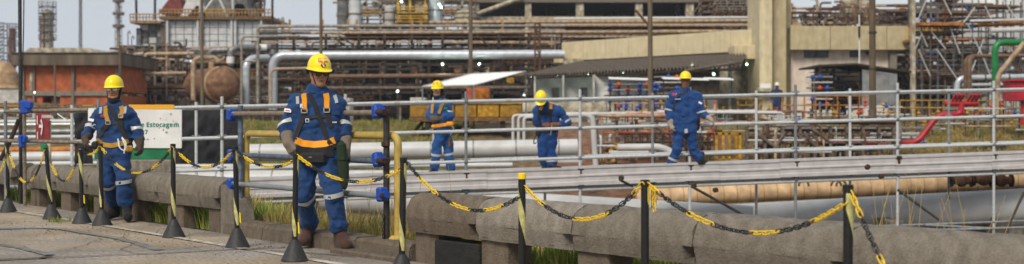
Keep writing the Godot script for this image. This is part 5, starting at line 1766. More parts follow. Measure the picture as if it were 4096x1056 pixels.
	rf.prism([Vector2(3255, 262), Vector2(3400, 256), Vector2(3620, 288), Vector2(3620, 294), Vector2(3400, 263), Vector2(3255, 270)].map(func(q): return Vector2((q.x - CX) / F * 57.0, EYE - (q.y - HZ) / F * 57.0)), Vector3(0, 0, -56.0), Vector3.RIGHT, Vector3.UP, Vector3(0, 0, -4.0))
	part(ts, "roof", rf, mt.steel_dark)
	for x in [[3450, 3502], [3506, 3592]]:
		var mb := MB.new()
		var n := int((x[1] - x[0]) / 6.0)
		for i in n: px_box(mb, x[0] + i * 6.0, 278 + (x[0] + i * 6 - 3450) * 0.13, x[0] + i * 6 + 4.2, 420, 56.0 - 0.03 * (i % 2), 0.05)
		part(ts, "corrugated_wall", mb, mt.corrugated_pale)
	part(ts, "rear_wall", px_box(MB.new(), 3258, 268, 3450, 440, 60.5, 0.1), mt.steel_dark)
	for x in [3262, 3335, 3440, 3608]: part(ts, "post", px_box(MB.new(), x, 266, x + 6, 470, 57.0, 0.08), mt.tube_dark)
	for k in 46:
		var x := rng.randf_range(3265, 3445); var y := rng.randf_range(272, 400)
		part(ts, "fitting", MB.new().ball(at(x, y, rng.randf_range(57.5, 60)), Vector3(0.06, 0.09, 0.06) * rng.randf_range(0.7, 1.4), Basis(), 8, 5), mt.blue_valve if rng.randf() < 0.7 else [mt.yellow, mt.galv, mt.orange_deck][k % 3])
	for k in 7: part(ts, "shelf", px_box(MB.new(), 3265, 285 + k * 18, 3445, 287 + k * 18, 58.0, 1.4), mt.galv_dull)

# ------------------------------------------------------------------ process plant
var pal := ["tan_pipe", "grey_pipe", "brown_pipe", "rust", "silver_dark", "steel_dark", "steel_brown", "tan_pipe", "grey_pipe"]
func rack(called: String, label: String, category: String, x0: float, x1: float, y0: float, y1: float, d: float, depth: float, sd: int, o := {}) -> Node3D:
	# an open steel rack: columns, beams on each level, decks, pipes along it, risers, small vessels and rails
	var r := RandomNumberGenerator.new(); r.seed = sd
	var foot: float = o.get("foot", 486.0)
	var th := thing(called, label, category, at((x0 + x1) * 0.5, foot, d))
	var thin: float = o.get("thin", 1.0)
	var colw: float = o.get("col_gap", 110.0)
	var rowh: float = o.get("row_gap", 34.0)
	var ppr: int = o.get("pipes", 3)
	var P: Array = o.get("palette", pal)
	var x := x0
	var steel: String = o.get("steel", "steel_brown")
	while x <= x1 + 1.0:
		for dd in [d, d + depth]:
			part(th, "column", px_box(MB.new(), x - 0.09 * thin * F / dd, y0, x + 0.09 * thin * F / dd, foot, dd, 0.18), mt[steel])
		x += colw * r.randf_range(0.85, 1.15)
	var y := y0
	var lev := 0
	while y < y1:
		part(th, "beam", px_box(MB.new(), x0, y - 4 * thin, x1, y + 5 * thin, d, 0.16 * thin), mt[steel if r.randf() < 0.6 else P[r.randi() % P.size()]])
		part(th, "beam", px_box(MB.new(), x0, y - 4 * thin, x1, y + 5 * thin, d + depth, 0.16 * thin), mt[steel])
		if r.randf() < o.get("decks", 0.5):
			var a := r.randf_range(x0, lerpf(x0, x1, 0.5)); var b := r.randf_range(lerpf(x0, x1, 0.55), x1)
			part(th, "deck", px_box(MB.new(), a, y + 3, b, y + 7, d + 0.1, depth), mt.steel_dark)
		for k in ppr:
			var a := x0 if r.randf() < 0.55 else r.randf_range(x0, x1)
			var b := x1 if r.randf() < 0.55 else r.randf_range(x0, x1)
			if absf(b - a) < 30: continue
			var rad := r.randf_range(0.05, 0.16) * thin
			var dd := d + r.randf_range(-0.3, depth)
			var yy := y - 5.0 - rad * F / dd - r.randf_range(0, rowh * 0.45)
			var p := [at(a, yy, dd), at(b, yy, dd)]
			if r.randf() < 0.4: p.append(at(b, yy + r.randf_range(20, 80) * (1 if r.randf() < 0.7 else -1), dd))
			if r.randf() < 0.3: p.push_front(at(a, yy + r.randf_range(20, 70), dd))
			part(th, "pipe", MB.new().tube(arc(p, rad * 2.5, 4), rad, 8), mt[P[r.randi() % P.size()]])
		for k in o.get("gear", 3):
			var gx := r.randf_range(x0, x1)
			var w := r.randf_range(8, 34)
			var dd := d + r.randf_range(0.2, depth)
			var mm: Material = mt[(["yellow_dull", "rust", "panel_dark", "cream", "steel_dark", "steel_dark", "yellow", "rust_dark", "vessel", "white_dirty", "silver", "tan_pipe"])[r.randi() % 12]]
			if r.randf() < 0.5: part(th, "equipment_box", px_box(MB.new(), gx, y + rowh * r.randf_range(0.15, 0.5), gx + w, y + rowh - 4, dd, r.randf_range(0.4, 1.2), 0.03), mm)
			else:
				var c := at(gx, y + rowh * 0.55, dd)
				part(th, "small_vessel", MB.new().tube([c, c + Vector3(w / F * dd, 0, 0)], rowh * 0.26 / F * dd, 10), mm)
		if r.randf() < o.get("rails", 0.4):
			var a := r.randf_range(x0, x1 - 60); var b := minf(x1, a + r.randf_range(60, 260))
			var hm := MB.new()
			for hh in [10, 20]: hm.tube([at(a, y - hh, d - 0.2), at(b, y - hh, d - 0.2)], 0.035, 5)
			var q := a
			while q <= b:
				hm.tube([at(q, y, d - 0.2), at(q, y - 21, d - 0.2)], 0.035, 5)
				q += 26.0
			part(th, "handrail", hm, mt[(["yellow_dull", "steel_brown", "rust", "grey_pipe"])[r.randi() % 4]])
		y += rowh * r.randf_range(0.8, 1.2)
		lev += 1
	for k in o.get("risers", 14):
		var rx := r.randf_range(x0, x1)
		var rad := r.randf_range(0.035, 0.11) * thin
		var dd := d + r.randf_range(-0.5, depth * 0.8)
		var ya := r.randf_range(y0 - o.get("over", 10.0), y1 * 0.6 + y0 * 0.4)
		part(th, "riser", MB.new().tube(arc([at(rx, minf(foot, ya + r.randf_range(60, 220)), dd), at(rx, ya, dd), at(rx + r.randf_range(-50, 50), ya, dd + 0.2)], 0.3, 4), rad, 8), mt[P[r.randi() % P.size()]])
	for k in o.get("braces", 4):
		var rx := r.randf_range(x0, x1 - 80); var ry := r.randf_range(y0, y1 - 50)
		part(th, "brace", MB.new().tube([at(rx, ry, d), at(rx + r.randf_range(40, 90) * (1 if r.randf() < 0.5 else -1), ry + r.randf_range(40, 80), d)], 0.06, 5), mt[steel])
	return th

func lattice(called: String, label: String, cat: String, x: float, y0: float, y1: float, w0: float, w1: float, d: float, m: Material, step := 14.0) -> void:
	var th := thing(called, label, cat, at(x, y1, d))
	var n := int((y1 - y0) / step)
	var t := maxf(0.05, w1 / F * d * 0.09)
	for s in [-1.0, 1.0]:
		for zz in [-1.0, 1.0]:
			part(th, "leg", MB.new().tube([at(x + s * w1, y1, d) + Vector3(0, 0, zz * w1 / F * d), at(x + s * w0, y0, d) + Vector3(0, 0, zz * w0 / F * d)], t, 4), m)
	for i in n:
		var u := float(i) / n; var v := float(i + 1) / n
		var wa := lerpf(w0, w1, u); var wb := lerpf(w0, w1, v)
		var ya := lerpf(y0, y1, u); var yb := lerpf(y0, y1, v)
		for zz in [-1.0, 1.0]:
			var za := Vector3(0, 0, zz * wa / F * d)
			var s := 1.0 if i % 2 else -1.0
			part(th, "lattice_bar", MB.new().tube([at(x - wa * s, ya, d) + za, at(x + wb * s, yb, d) + za], t * 0.7, 4), m)
			part(th, "lattice_bar", MB.new().tube([at(x - wa, ya, d) + za, at(x + wa, ya, d) + za], t * 0.7, 4), m)

func column_tower(label: String, x: float, y0: float, y1: float, r: float, d: float, m: Material, decks: Array, sd: int) -> void:
	var rr := RandomNumberGenerator.new(); rr.seed = sd
	var c := at(x, y1, d)
	var h := (y1 - y0) / F * d
	var th := thing("column_tower", label, "tower", c)
	part(th, "shell", MB.new().lathe(c, [Vector2(r, 0), Vector2(r, h * 0.97), Vector2(r * 0.6, h), Vector2(0, h)], 18), m)
	for y in decks:
		var p := at(x, y, d)
		part(th, "platform", MB.new().lathe(p, [Vector2(r, 0), Vector2(r * 1.55, 0), Vector2(r * 1.55, 0.12), Vector2(r, 0.12)], 12), mt.steel_brown)
		var hm := MB.new()
		for k in 10:
			var a := TAU * k / 10
			var e := p + Vector3(cos(a), 0, sin(a)) * r * 1.5
			hm.tube([e, e + Vector3(0, 1.1, 0)], 0.05, 4)
			var e2 := p + Vector3(cos(a + TAU / 10), 0, sin(a + TAU / 10)) * r * 1.5
			hm.tube([e + Vector3(0, 1.1, 0), e2 + Vector3(0, 1.1, 0)], 0.05, 4)
			hm.tube([e + Vector3(0, 0.55, 0), e2 + Vector3(0, 0.55, 0)], 0.04, 4)
		part(th, "railing", hm, mt.steel_brown)
	for k in 3:
		var a := rr.randf_range(0.2, PI - 0.2)
		var e := Vector3(cos(a) * r * 1.2, 0, sin(a) * r * 1.2)
		part(th, "down_pipe", MB.new().tube([c + e, c + e + Vector3(0, h * rr.randf_range(0.7, 1.0), 0)], r * 0.13, 6), [mt.rust, mt.grey_pipe, mt.hood_red][k])
	var sp_ := []
	for k in 40:
		var a := TAU * k / 13.0
		sp_.append(c + Vector3(cos(a) * r * 1.12, h * k / 42.0, sin(a) * r * 1.12))
	part(th, "spiral_stair", MB.new().tube(sp_, r * 0.09, 4), mt.steel_brown)

func plant() -> void:
	# far towers against the sky
	lattice("lattice_tower", "grey lattice tower at the edge of the sky", "tower", 5, 92, 300, 16, 18, 260.0, mt.steel_dark)
	column_tower("reddish process column with small platforms beside the steel mast", 50, 112, 330, 0.62, 240.0, mt.hood_red, [118, 150, 185, 240], 3)
	column_tower("pale process column wrapped by stairs with a crowded top platform", 190, 40, 330, 1.15, 250.0, mt.cream, [28, 55, 78, 100, 128, 160], 5)
	lattice("guyed_mast", "thin lattice mast rising above the brick building roof", "mast", 322, -40, 330, 4, 5, 230.0, mt.steel_dark, 12.0)
	lattice("flare_stack", "lattice flare stack with a ring platform near its top", "tower", 474, -30, 330, 9, 12, 230.0, mt.steel_brown, 14.0)
	var fp := MB.new()
	for y in [8, 60, 110]: fp.lathe(at(474, y, 230.0), [Vector2(0.2, 0), Vector2(1.1, 0), Vector2(1.1, 0.5), Vector2(1.0, 0.5)], 10)
	part(get_child(get_child_count() - 1), "platform", fp, mt.steel_brown)
	part(get_child(get_child_count() - 1), "flare_pipe", MB.new().tube([at(474, 330, 230.0), at(474, -30, 230.0)], 0.28, 8), mt.cream)
	for q in [[512, 130], [527, 150], [1110, 80], [1126, 75]]:
		solo("vent_pipe", "thin vent pipe standing against the sky", "pipe", MB.new().tube(arc([at(q[0], 330, 180.0), at(q[0], q[1], 180.0), at(q[0] + 6, q[1] - 8, 180.0), at(q[0] + 10, q[1] + 6, 180.0)], 0.2), 0.07, 6), mt.steel_dark, at(q[0], 330, 180.0), "thin vent pipes against the sky")

	# furnace house
	var d := 130.0
	var f := thing("furnace_house", "tall grey panelled furnace house with tan gallery and red hood", "building", at(790, 470, d))
	part(f, "core", px_box(MB.new(), 664, 80, 1044, 480, d + 0.3, 9.0), mt.panel)
	part(f, "core", px_box(MB.new(), 560, 95, 662, 480, d + 0.6, 8.0), mt.panel)
	for i in 11:
		for j in 6:
			var x0 := 668 + i * 34.2; var y0 := 84 + j * 27.0
			part(f, "panel", px_box(MB.new(), x0 + 1.0, y0 + 1.0, x0 + 33.2, y0 + 26.0, d, 0.5, 0.04), mt.panel)
	for x in [664, 786, 800, 922, 936, 1040]: part(f, "buttress", px_box(MB.new(), x, 78, x + 8, 300, d - 0.5, 0.6), mt.panel)
	for i in 3:
		for j in 5:
			part(f, "side_panel", px_box(MB.new(), 564 + i * 33, 98 + j * 26, 592 + i * 33, 121 + j * 26, d + 0.3, 0.5, 0.03), mt.panel_dark if (i + j) % 3 else mt.panel)
	part(f, "side_duct", px_box(MB.new(), 544, 112, 564, 200, d, 2.0, 0.05), mt.panel_dark)
	part(f, "side_duct", px_box(MB.new(), 640, 84, 664, 230, d - 0.4, 2.0, 0.05), mt.steel_brown)
	part(f, "gallery_deck", px_box(MB.new(), 636, 64, 1086, 77, d - 0.7, 10.0, 0.03), mt.deck_tan)
	part(f, "gallery_deck", px_box(MB.new(), 520, 82, 642, 93, d - 1.0, 10.0, 0.03), mt.deck_tan)
	var hm := MB.new(); var ym := MB.new()
	for q in [[520, 636, 82, 0], [636, 812, 64, 0], [930, 1086, 64, 0], [812, 930, 64, 1]]:
		var tgt: MB = ym if q[3] else hm
		for hh in [13, 26]: tgt.tube([at(q[0], q[2] - hh, d - 1.1), at(q[1], q[2] - hh, d - 1.1)], 0.06, 5)
		var x: float = q[0]
		while x <= q[1]:
			tgt.tube([at(x, q[2], d - 1.1), at(x, q[2] - 27, d - 1.1)], 0.06, 5)
			x += 13.0
	part(f, "railing", hm, mt.deck_tan)
	part(f, "railing", ym, mt.yellow)
	# hoods on top
	var hood := func(xa, xb, xc, xd, y0, y1, m):
		part(f, "hood", MB.new().prism([Vector2(xa, y1), Vector2(xb, y1), Vector2(xd, y0), Vector2(xc, y0)].map(func(q): return Vector2((q.x - CX) / F * d, EYE - (q.y - HZ) / F * d)), Vector3(0, 0, -d - 1.5), Vector3.RIGHT, Vector3.UP, Vector3(0, 0, -5.0)), m)
	hood.call(616, 720, 660, 705, -10, 48, mt.hood_red)
	hood.call(705, 812, 745, 790, -40, 60, mt.panel)
	hood.call(790, 990, 850, 960, -60, 60, mt.panel_dark)
	hood.call(735, 800, 770, 790, 18, 62, mt.cream)
	hood.call(905, 990, 930, 960, 10, 62, mt.panel)
	for q in [[798, 70, 865, -20], [870, -20, 912, 70], [798, -40, 802, 70], [930, -40, 933, 70], [620, -40, 620, 78], [544, -40, 546, 82], [1040, -40, 1041, 66], [1089, -40, 1090, 100]]:
		part(f, "frame_leg", MB.new().tube([at(q[0], q[1], d - 0.6), at(q[2], q[3], d - 0.6)], 0.13, 6), mt.panel if q[0] > 700 and q[0] < 1000 else mt.rust_dark)
	part(f, "stack", px_box(MB.new(), 1036, -60, 1046, 64, d, 0.5), mt.hood_red)

	# racks, near to far
	rack("pipe_rack", "crowded brown pipe rack in front of the furnace house", "pipe rack", 482, 745, 200, 420, 84.0, 5.0, 101, {"risers": 44, "pipes": 3, "gear": 6, "over": 30.0, "col_gap": 60.0})
	rack("pipe_rack", "short pipe rack crowding behind the brown drum vessel", "pipe rack", 740, 1080, 215, 420, 92.0, 5.0, 102, {"risers": 30, "pipes": 3, "rails": 0.6, "col_gap": 60.0})
	rack("pipe_rack", "main pipe rack with brown beams under the fat silver pipe", "pipe rack", 1110, 2270, 258, 430, 86.0, 7.0, 103, {"risers": 50, "pipes": 2, "gear": 16, "row_gap": 38.0, "col_gap": 120.0, "decks": 1.0, "steel": "steel_dark", "palette": ["rust_dark", "rust", "steel_dark", "steel_brown", "steel_dark", "brown_pipe", "tan_pipe"]})
	rack("pipe_rack", "upper pipe rack with beige supports above the fat silver pipe", "pipe rack", 1040, 2260, 132, 205, 89.0, 6.0, 104, {"risers": 40, "pipes": 2, "gear": 18, "row_gap": 30.0, "col_gap": 120.0, "decks": 0.9, "steel": "steel_dark"})
	rack("pipe_rack", "rust coloured pipe rack over the beige hall roof", "pipe rack", 2120, 3034, 96, 176, 98.0, 8.0, 105, {"risers": 22, "pipes": 6, "gear": 6, "row_gap": 24.0, "palette": ["rust", "brown_pipe", "tan_pipe", "rust_dark", "grey_pipe", "vessel_pale"], "decks": 0.9})
	rack("process_structure", "tall grey process structure with yellow platforms against the sky", "pipe rack", 1352, 1900, -30, 110, 106.0, 6.0, 106, {"risers": 30, "pipes": 3, "gear": 5, "row_gap": 30.0, "col_gap": 80.0, "palette": ["silver_dark", "grey_pipe", "tan_pipe", "steel_dark", "yellow_dull", "panel"], "rails": 0.9, "over": 60.0, "steel": "grey_pipe"})
	rack("process_structure", "rusty equipment structure with orange decks above the beige wing", "pipe rack", 2800, 3036, -20, 80, 102.0, 6.0, 107, {"risers": 14, "pipes": 4, "gear": 5, "row_gap": 22.0, "palette": ["rust", "brown_pipe", "orange_deck", "tan_pipe"], "rails": 0.8, "col_gap": 60.0})
	rack("process_structure", "brown equipment structure with thin masts behind the beige wing roof", "pipe rack", 3166, 3480, 52, 120, 98.0, 6.0, 108, {"risers": 34, "pipes": 4, "gear": 6, "row_gap": 22.0, "palette": ["rust", "brown_pipe", "tan_pipe", "vessel_pale", "steel_brown"], "rails": 0.9, "over": 60.0, "col_gap": 60.0})
	rack("process_structure", "dense brown process structure closing the view behind the racks", "pipe rack", 440, 2300, 215, 470, 116.0, 8.0, 109, {"risers": 30, "pipes": 3, "gear": 10, "row_gap": 34.0, "col_gap": 150.0, "decks": 1.0, "palette": ["rust_dark", "steel_dark", "rust", "steel_brown"]})
	rack("process_structure", "crowded pipes and stacks rising over the furnace gallery", "pipe rack", 700, 1060, -80, 50, 134.0, 4.0, 126, {"foot": 64.0, "risers": 26, "pipes": 3, "gear": 6, "row_gap": 34.0, "col_gap": 60.0, "decks": 0.6, "palette": ["grey_pipe", "panel_dark", "hood_red", "tan_pipe", "panel"], "rails": 0.5, "over": 20.0})
	rack("process_structure", "grey brown process structure rising behind the tube scaffold tower", "pipe rack", 3640, 4300, -60, 200, 82.0, 6.0, 121, {"risers": 24, "pipes": 4, "gear": 8, "row_gap": 34.0, "col_gap": 70.0, "decks": 0.8, "palette": ["grey_pipe", "panel_dark", "brown_pipe", "steel_dark", "panel"]})
	rack("process_structure", "short brown structure between thick pole and pale steel column", "pipe rack", 3500, 3646, 40, 120, 90.0, 4.0, 122, {"risers": 12, "pipes": 4, "gear": 5, "row_gap": 22.0, "col_gap": 45.0, "palette": ["brown_pipe", "tan_pipe", "rust"], "rails": 0.8})
	rack("valve_yard_rack", "low rack of brown and grey pipes on the bank below the tin shed", "pipe rack", 2990, 3600, 505, 600, 38.0, 2.5, 123, {"foot": 650.0, "risers": 20, "pipes": 5, "gear": 6, "row_gap": 30.0, "col_gap": 62.0, "decks": 0.2, "palette": ["brown_pipe", "grey_pipe", "pipe_white", "steel_dark", "rust", "tan_pipe", "yellow_dull"], "rails": 0.5, "thin": 0.45})
	rack("valve_yard_rack", "low rack of pale and rusty pipes on the red earth behind the bowing worker", "pipe rack", 2390, 2860, 478, 600, 39.0, 2.5, 124, {"foot": 640.0, "risers": 18, "pipes": 4, "gear": 5, "row_gap": 32.0, "col_gap": 85.0, "decks": 0.1, "palette": ["pipe_white", "tan_pipe", "rust", "orange_deck", "galv_dull", "red_net"], "rails": 0.3, "thin": 0.45})
	rack("valve_yard_rack", "low pipe rack beyond the tube fence before the brick building", "pipe rack", -60, 480, 440, 500, 56.0, 3.0, 125, {"foot": 520.0, "risers": 14, "pipes": 4, "gear": 6, "row_gap": 28.0, "col_gap": 70.0, "decks": 0.1, "palette": ["pipe_white", "yellow_dull", "silver", "brown_pipe"], "rails": 0.6, "thin": 0.6})
	solo("rear_wall", "long brown plant wall behind the racks", "wall", px_box(MB.new(), 430, 205, 2330, 486, 128.0, 0.4), mt.steel_brown, at(1300, 486, 128.0))
	solo("rear_wall", "brown plant wall behind the tube scaffold tower", "wall", px_box(MB.new(), 3470, 95, 4500, 486, 84.0, 0.4), mt.steel_brown, at(3900, 486, 84.0))
	# vertical vessels among the structure
	for q in [[1640, -60, 85, 0.42, "silver_dark"], [1738, -60, 90, 0.62, "silver"], [1862, 38, 92, 0.95, "cream"], [1420, -60, 110, 0.5, "panel"], [1372, -60, 120, 0.45, "panel_dark"], [1560, 20, 110, 0.45, "white_dirty"], [3458, -60, 110, 0.5, "white_dirty"], [3395, -60, 70, 0.75, "cream"]]:
		var c := at(q[0], q[2], 103.0)
		var h: float = (q[2] - q[1]) / F * 103.0
		var v := thing("vertical_vessel", "upright %s vessel rising among the process structure" % {"silver": "bright silver", "silver_dark": "dull silver", "cream": "cream", "panel": "grey", "panel_dark": "dark grey", "white_dirty": "white"}[q[4]], "vessel", c, "upright vessels among the process structure")
		part(v, "shell", MB.new().lathe(c, [Vector2(q[3], 0), Vector2(q[3], h - q[3] * 0.5), Vector2(q[3] * 0.7, h - q[3] * 0.15), Vector2(0, h)], 18), mt[q[4]])
		for k in 2: part(v, "ring_band", MB.new().lathe(c + Vector3(0, h * (0.3 + 0.35 * k), 0), [Vector2(q[3], 0), Vector2(q[3] + 0.05, 0), Vector2(q[3] + 0.05, 0.1), Vector2(q[3], 0.1)], 18), mt.steel_brown)
		part(v, "skirt", px_box(MB.new(), q[0] - 6, q[2], q[0] + 6, q[2] + 60, 103.0, 0.3), mt.steel_brown)
	# drum vessel
	var va := at(800, 345, 84.5); var vb := at(896, 336, 79.0)
	var dv := (vb - va).normalized()
	var bq := Basis(Quaternion(Vector3.UP, dv))
	var vs := thing("drum_vessel", "big rusty brown horizontal drum vessel with domed end", "vessel", (va + vb) * 0.5 - Vector3(0, 1.6, 0))
	part(vs, "shell", MB.new().lathe(va, [Vector2(0, -0.4), Vector2(0.7, -0.25), Vector2(1.12, 0), Vector2(1.12, va.distance_to(vb) * 0.86)], 30, bq), mt.vessel)
	part(vs, "rim_band", MB.new().lathe(va, [Vector2(1.12, va.distance_to(vb) * 0.86), Vector2(1.16, va.distance_to(vb) * 0.87), Vector2(1.16, va.distance_to(vb) * 0.95), Vector2(1.10, va.distance_to(vb) * 0.96)], 30, bq), mt.vessel_pale)
	part(vs, "domed_end", MB.new().lathe(va, [Vector2(1.10, va.distance_to(vb) * 0.95), Vector2(1.02, va.distance_to(vb) * 0.98), Vector2(0.8, va.distance_to(vb) * 1.02), Vector2(0.45, va.distance_to(vb) * 1.045), Vector2(0, va.distance_to(vb) * 1.055)], 30, bq), mt.vessel)
	for u in [0.25, 0.75]: part(vs, "saddle", MB.new().box(va.lerp(vb, u) - Vector3(0, 1.5, 0), Vector3(1.5, 1.6, 0.4), Basis(), 0.03), mt.concrete)
	part(vs, "nozzle", MB.new().tube([va.lerp(vb, 0.5) + Vector3(0, 1.0, 0), va.lerp(vb, 0.5) + Vector3(0, 1.5, 0)], 0.2, 10), mt.vessel_pale)
	# fat pipes
	run("silver_pipe", "fat shiny silver pipe with a big elbow running behind the front worker's helmet", [[1092, 440, 80.0], [1092, 222, 80.0], [2258, 217, 80.0]], 0.285, mt.silver, {"bend": 0.85, "sides": 20, "flanges": [0.3, 0.5, 0.72, 0.9], "flange_r": 1.03, "flange_w": 0.04, "flange": "seam_band"})
	run("silver_pipe", "shorter silver pipe elbow beside the drum vessel", [[984, 430, 81.0], [984, 234, 81.0], [1072, 232, 82.5]], 0.235, mt.silver, {"bend": 0.8, "sides": 18, "flanges": [0.5, 0.97], "flange_r": 1.05, "flange_w": 0.05})
	run("grey_duct", "dark grey elbow pipe with white collar above the drum vessel", [[922, 262, 82.0], [922, 190, 82.0], [1078, 190, 83.0]], 0.21, mt.silver_dark, {"bend": 0.6, "sides": 16})
	part(get_child(get_child_count() - 1), "white_collar", MB.new().tube([at(922, 253, 82.0), at(922, 227, 82.0)], 0.26, 16), mt.white)
	part(get_child(get_child_count() - 1), "white_collar", MB.new().tube([at(1036, 190, 82.75), at(1066, 190, 82.9)], 0.22, 16), mt.white)
	run("grey_duct", "dull grey duct curving level over the drum vessel", [[840, 236, 84.0], [842, 202, 84.0], [912, 200, 84.0]], 0.20, mt.silver_dark, {"bend": 0.6})
	run("elbow_pipe", "tan grey pipe elbow dropping before the drum vessel", [[773, 400, 78.5], [773, 232, 78.5], [862, 230, 79.0], [872, 250, 79.0]], 0.15, mt.tan_pipe, {"bend": 0.5})
	run("elbow_pipe", "pale goal post shaped pipe in front of the short silver elbow", [[1031, 420, 78.0], [1031, 106, 78.0], [1440, 104, 78.0]], 0.10, mt.grey_pipe, {"bend": 0.35})
	run("elbow_pipe", "thin inner goal post pipe beside the drum vessel", [[966, 420, 77.0], [966, 147, 77.0], [1200, 143, 77.0]], 0.065, mt.grey_pipe, {"bend": 0.3})
	run("elbow_pipe", "thin pale pipe loop before the short silver elbow", [[966, 380, 76.5], [966, 246, 76.5], [1030, 244, 76.5]], 0.06, mt.grey_pipe, {"bend": 0.25})
	run("elbow_pipe", "beige pipe arching before the fat silver elbow", [[1084, 440, 76.0], [1084, 276, 76.0], [1260, 272, 76.0]], 0.085, mt.tan_pipe, {"bend": 0.4})
	run("elbow_pipe", "white grey pipe elbow standing left of the crowded brown rack", [[534, 430, 80.0], [534, 218, 80.0], [575, 215, 80.0]], 0.13, mt.grey_pipe, {"bend": 0.35})
	run("elbow_pipe", "pale rectangular pipe loop on the crowded brown rack", [[582, 320, 80.5], [582, 216, 80.5], [775, 214, 80.5]], 0.12, mt.tan_pipe, {"bend": 0.2})
	var longs := [[1030, 104, 2260, 103, 80.0, 0.085, "grey_pipe", "long light grey pipe along the top of the upper rack"], [1240, 132, 3030, 124, 82.0, 0.09, "tan_pipe", "long pinkish tan pipe along the upper rack"], [1718, 90, 3030, 82, 84.0, 0.11, "tan_pipe", "long beige pipe just below the concrete frame"], [2215, 76, 3030, 70, 85.0, 0.10, "pipe_white", "long white pipe beside the long beige pipe"], [1110, 150, 2250, 148, 83.0, 0.05, "rust", "thin rusty pipe below the pinkish tan pipe"], [560, 296, 745, 292, 80.0, 0.11, "tan_pipe", "level tan pipe across the crowded brown rack"], [1270, 306, 2200, 300, 79.0, 0.14, "brown_pipe", "thick brown beam pipe under the fat silver pipe"], [1300, 352, 2120, 350, 79.0, 0.11, "steel_brown", "brown grey pipe low in the main rack"]]
	for q in longs:
		run("long_pipe", q[7], [[q[0], q[1], q[4]], [q[2], q[3], q[4]]], q[5], mt[q[6]], {"flanges": [0.2, 0.45, 0.71]})
	# yellow platform tower at the head of the tall structure
	var yp := thing("platform_tower", "yellow railed platform tower high in the tall grey process structure", "tower", at(1640, 110, 101.0))
	for x in [1592, 1640, 1700]: part(yp, "leg", px_box(MB.new(), x - 4, -40, x + 4, 110, 101.0, 0.2), mt.yellow)
	for y in [-8, 48, 84]:
		part(yp, "platform", px_box(MB.new(), 1586, y, 1712, y + 5, 100.8, 2.2), mt.yellow_dull)
		for hh in [10, 20]: part(yp, "rail", MB.new().tube([at(1586, y - hh, 100.8), at(1712, y - hh, 100.8)], 0.05, 5), mt.yellow)
	part(yp, "kiosk", px_box(MB.new(), 1604, 54, 1690, 84, 101.5, 1.2, 0.03), mt.yellow_dull)
	part(yp, "kiosk", px_box(MB.new(), 1660, 20, 1700, 48, 101.5, 1.2, 0.03), mt.white_dirty)
	# stubby tan supports standing on the upper rack
	var us := thing("pipe_support_row", "row of short tan pipe supports along the upper rack top", "support", at(1600, 130, 84.0))
	for x in [1132, 1158, 1290, 1392, 1426, 1648, 1684, 1790, 2010]:
		part(us, "support", px_box(MB.new(), x - 4, 78, x + 4, 128, 83.0, 0.14), mt.deck_tan)
	part(us, "base_beam", px_box(MB.new(), 1120, 126, 2020, 132, 83.0, 0.2), mt.steel_brown)
	# lit yard poles
	for q in [[809, 430, 7, "tall grey brown pole before the furnace house", 55.0], [1285, 440, 7, "tall pole standing behind the front worker's helmet", 55.0], [1884, 450, 9, "tall concrete pole behind the white tarpaulin", 52.0], [2602, 460, 11, "tall concrete pole before the corrugated canopy", 46.0], [3491, 470, 14, "thick brown pole before the tin shed", 42.0], [221, 440, 4, "thin pole before the orange brick wall", 60.0], [482, 440, 5, "thin pole at the corner of the brick building", 60.0]]:
		var dd: float = q[4]
		var yt := 255.0 if q[0] < 300 else (180.0 if q[0] < 500 else -80.0)
		var pl := thing("yard_pole", q[3], "pole", at(q[0], q[1] + 40, dd))
		var rr: float = q[2] / F * dd
		part(pl, "shaft", MB.new().tube([at(q[0], q[1] + 60, dd), at(q[0] - 2, yt, dd)], rr, 10, rr * 0.85), mt.pole)
		for y in [130, 275]:
			if q[0] > 3000: part(pl, "strap", MB.new().tube([at(q[0], y + 4, dd), at(q[0], y - 4, dd)], rr * 1.12, 10), mt.steel_dark)
		if q[0] > 2500 and q[0] < 3000: part(pl, "bracket", MB.new().tube([at(q[0], 110, dd), at(q[0] - 60, 40, dd)], 0.05, 6), mt.rust)
	lattice("lattice_post", "pair of rusty lattice posts beside the end of the fat silver pipe", "post", 2150, 95, 430, 10, 10, 75.0, mt.rust, 30.0)
	var bx := thing("steel_column", "pale steel column standing before the tube scaffold tower", "column", at(3655, 470, 62.0))
	bx.set_meta("kind", "thing")
	part(bx, "shaft", px_box(MB.new(), 3648, -60, 3662, 480, 62.0, 0.3), mt.cream)
	var mw := thing("measuring_pole", "thin white pole with dark grip standing before the pale pink wall", "pole", at(3438, 470, 60.0))
	part(mw, "shaft", MB.new().tube([at(3438, 470, 60.0), at(3437, 60, 60.0)], 0.03, 6), mt.white)
	part(mw, "grip", MB.new().tube([at(3437, 150, 59.9), at(3437, 105, 59.9)], 0.06, 6), mt.tube_dark)

	# tube scaffold tower on the right
	var st := thing("scaffold_tower", "dense tube scaffold tower with orange planks wrapped round a grey vessel", "scaffold", at(3900, 480, 66.0))
	var r := RandomNumberGenerator.new(); r.seed = 401
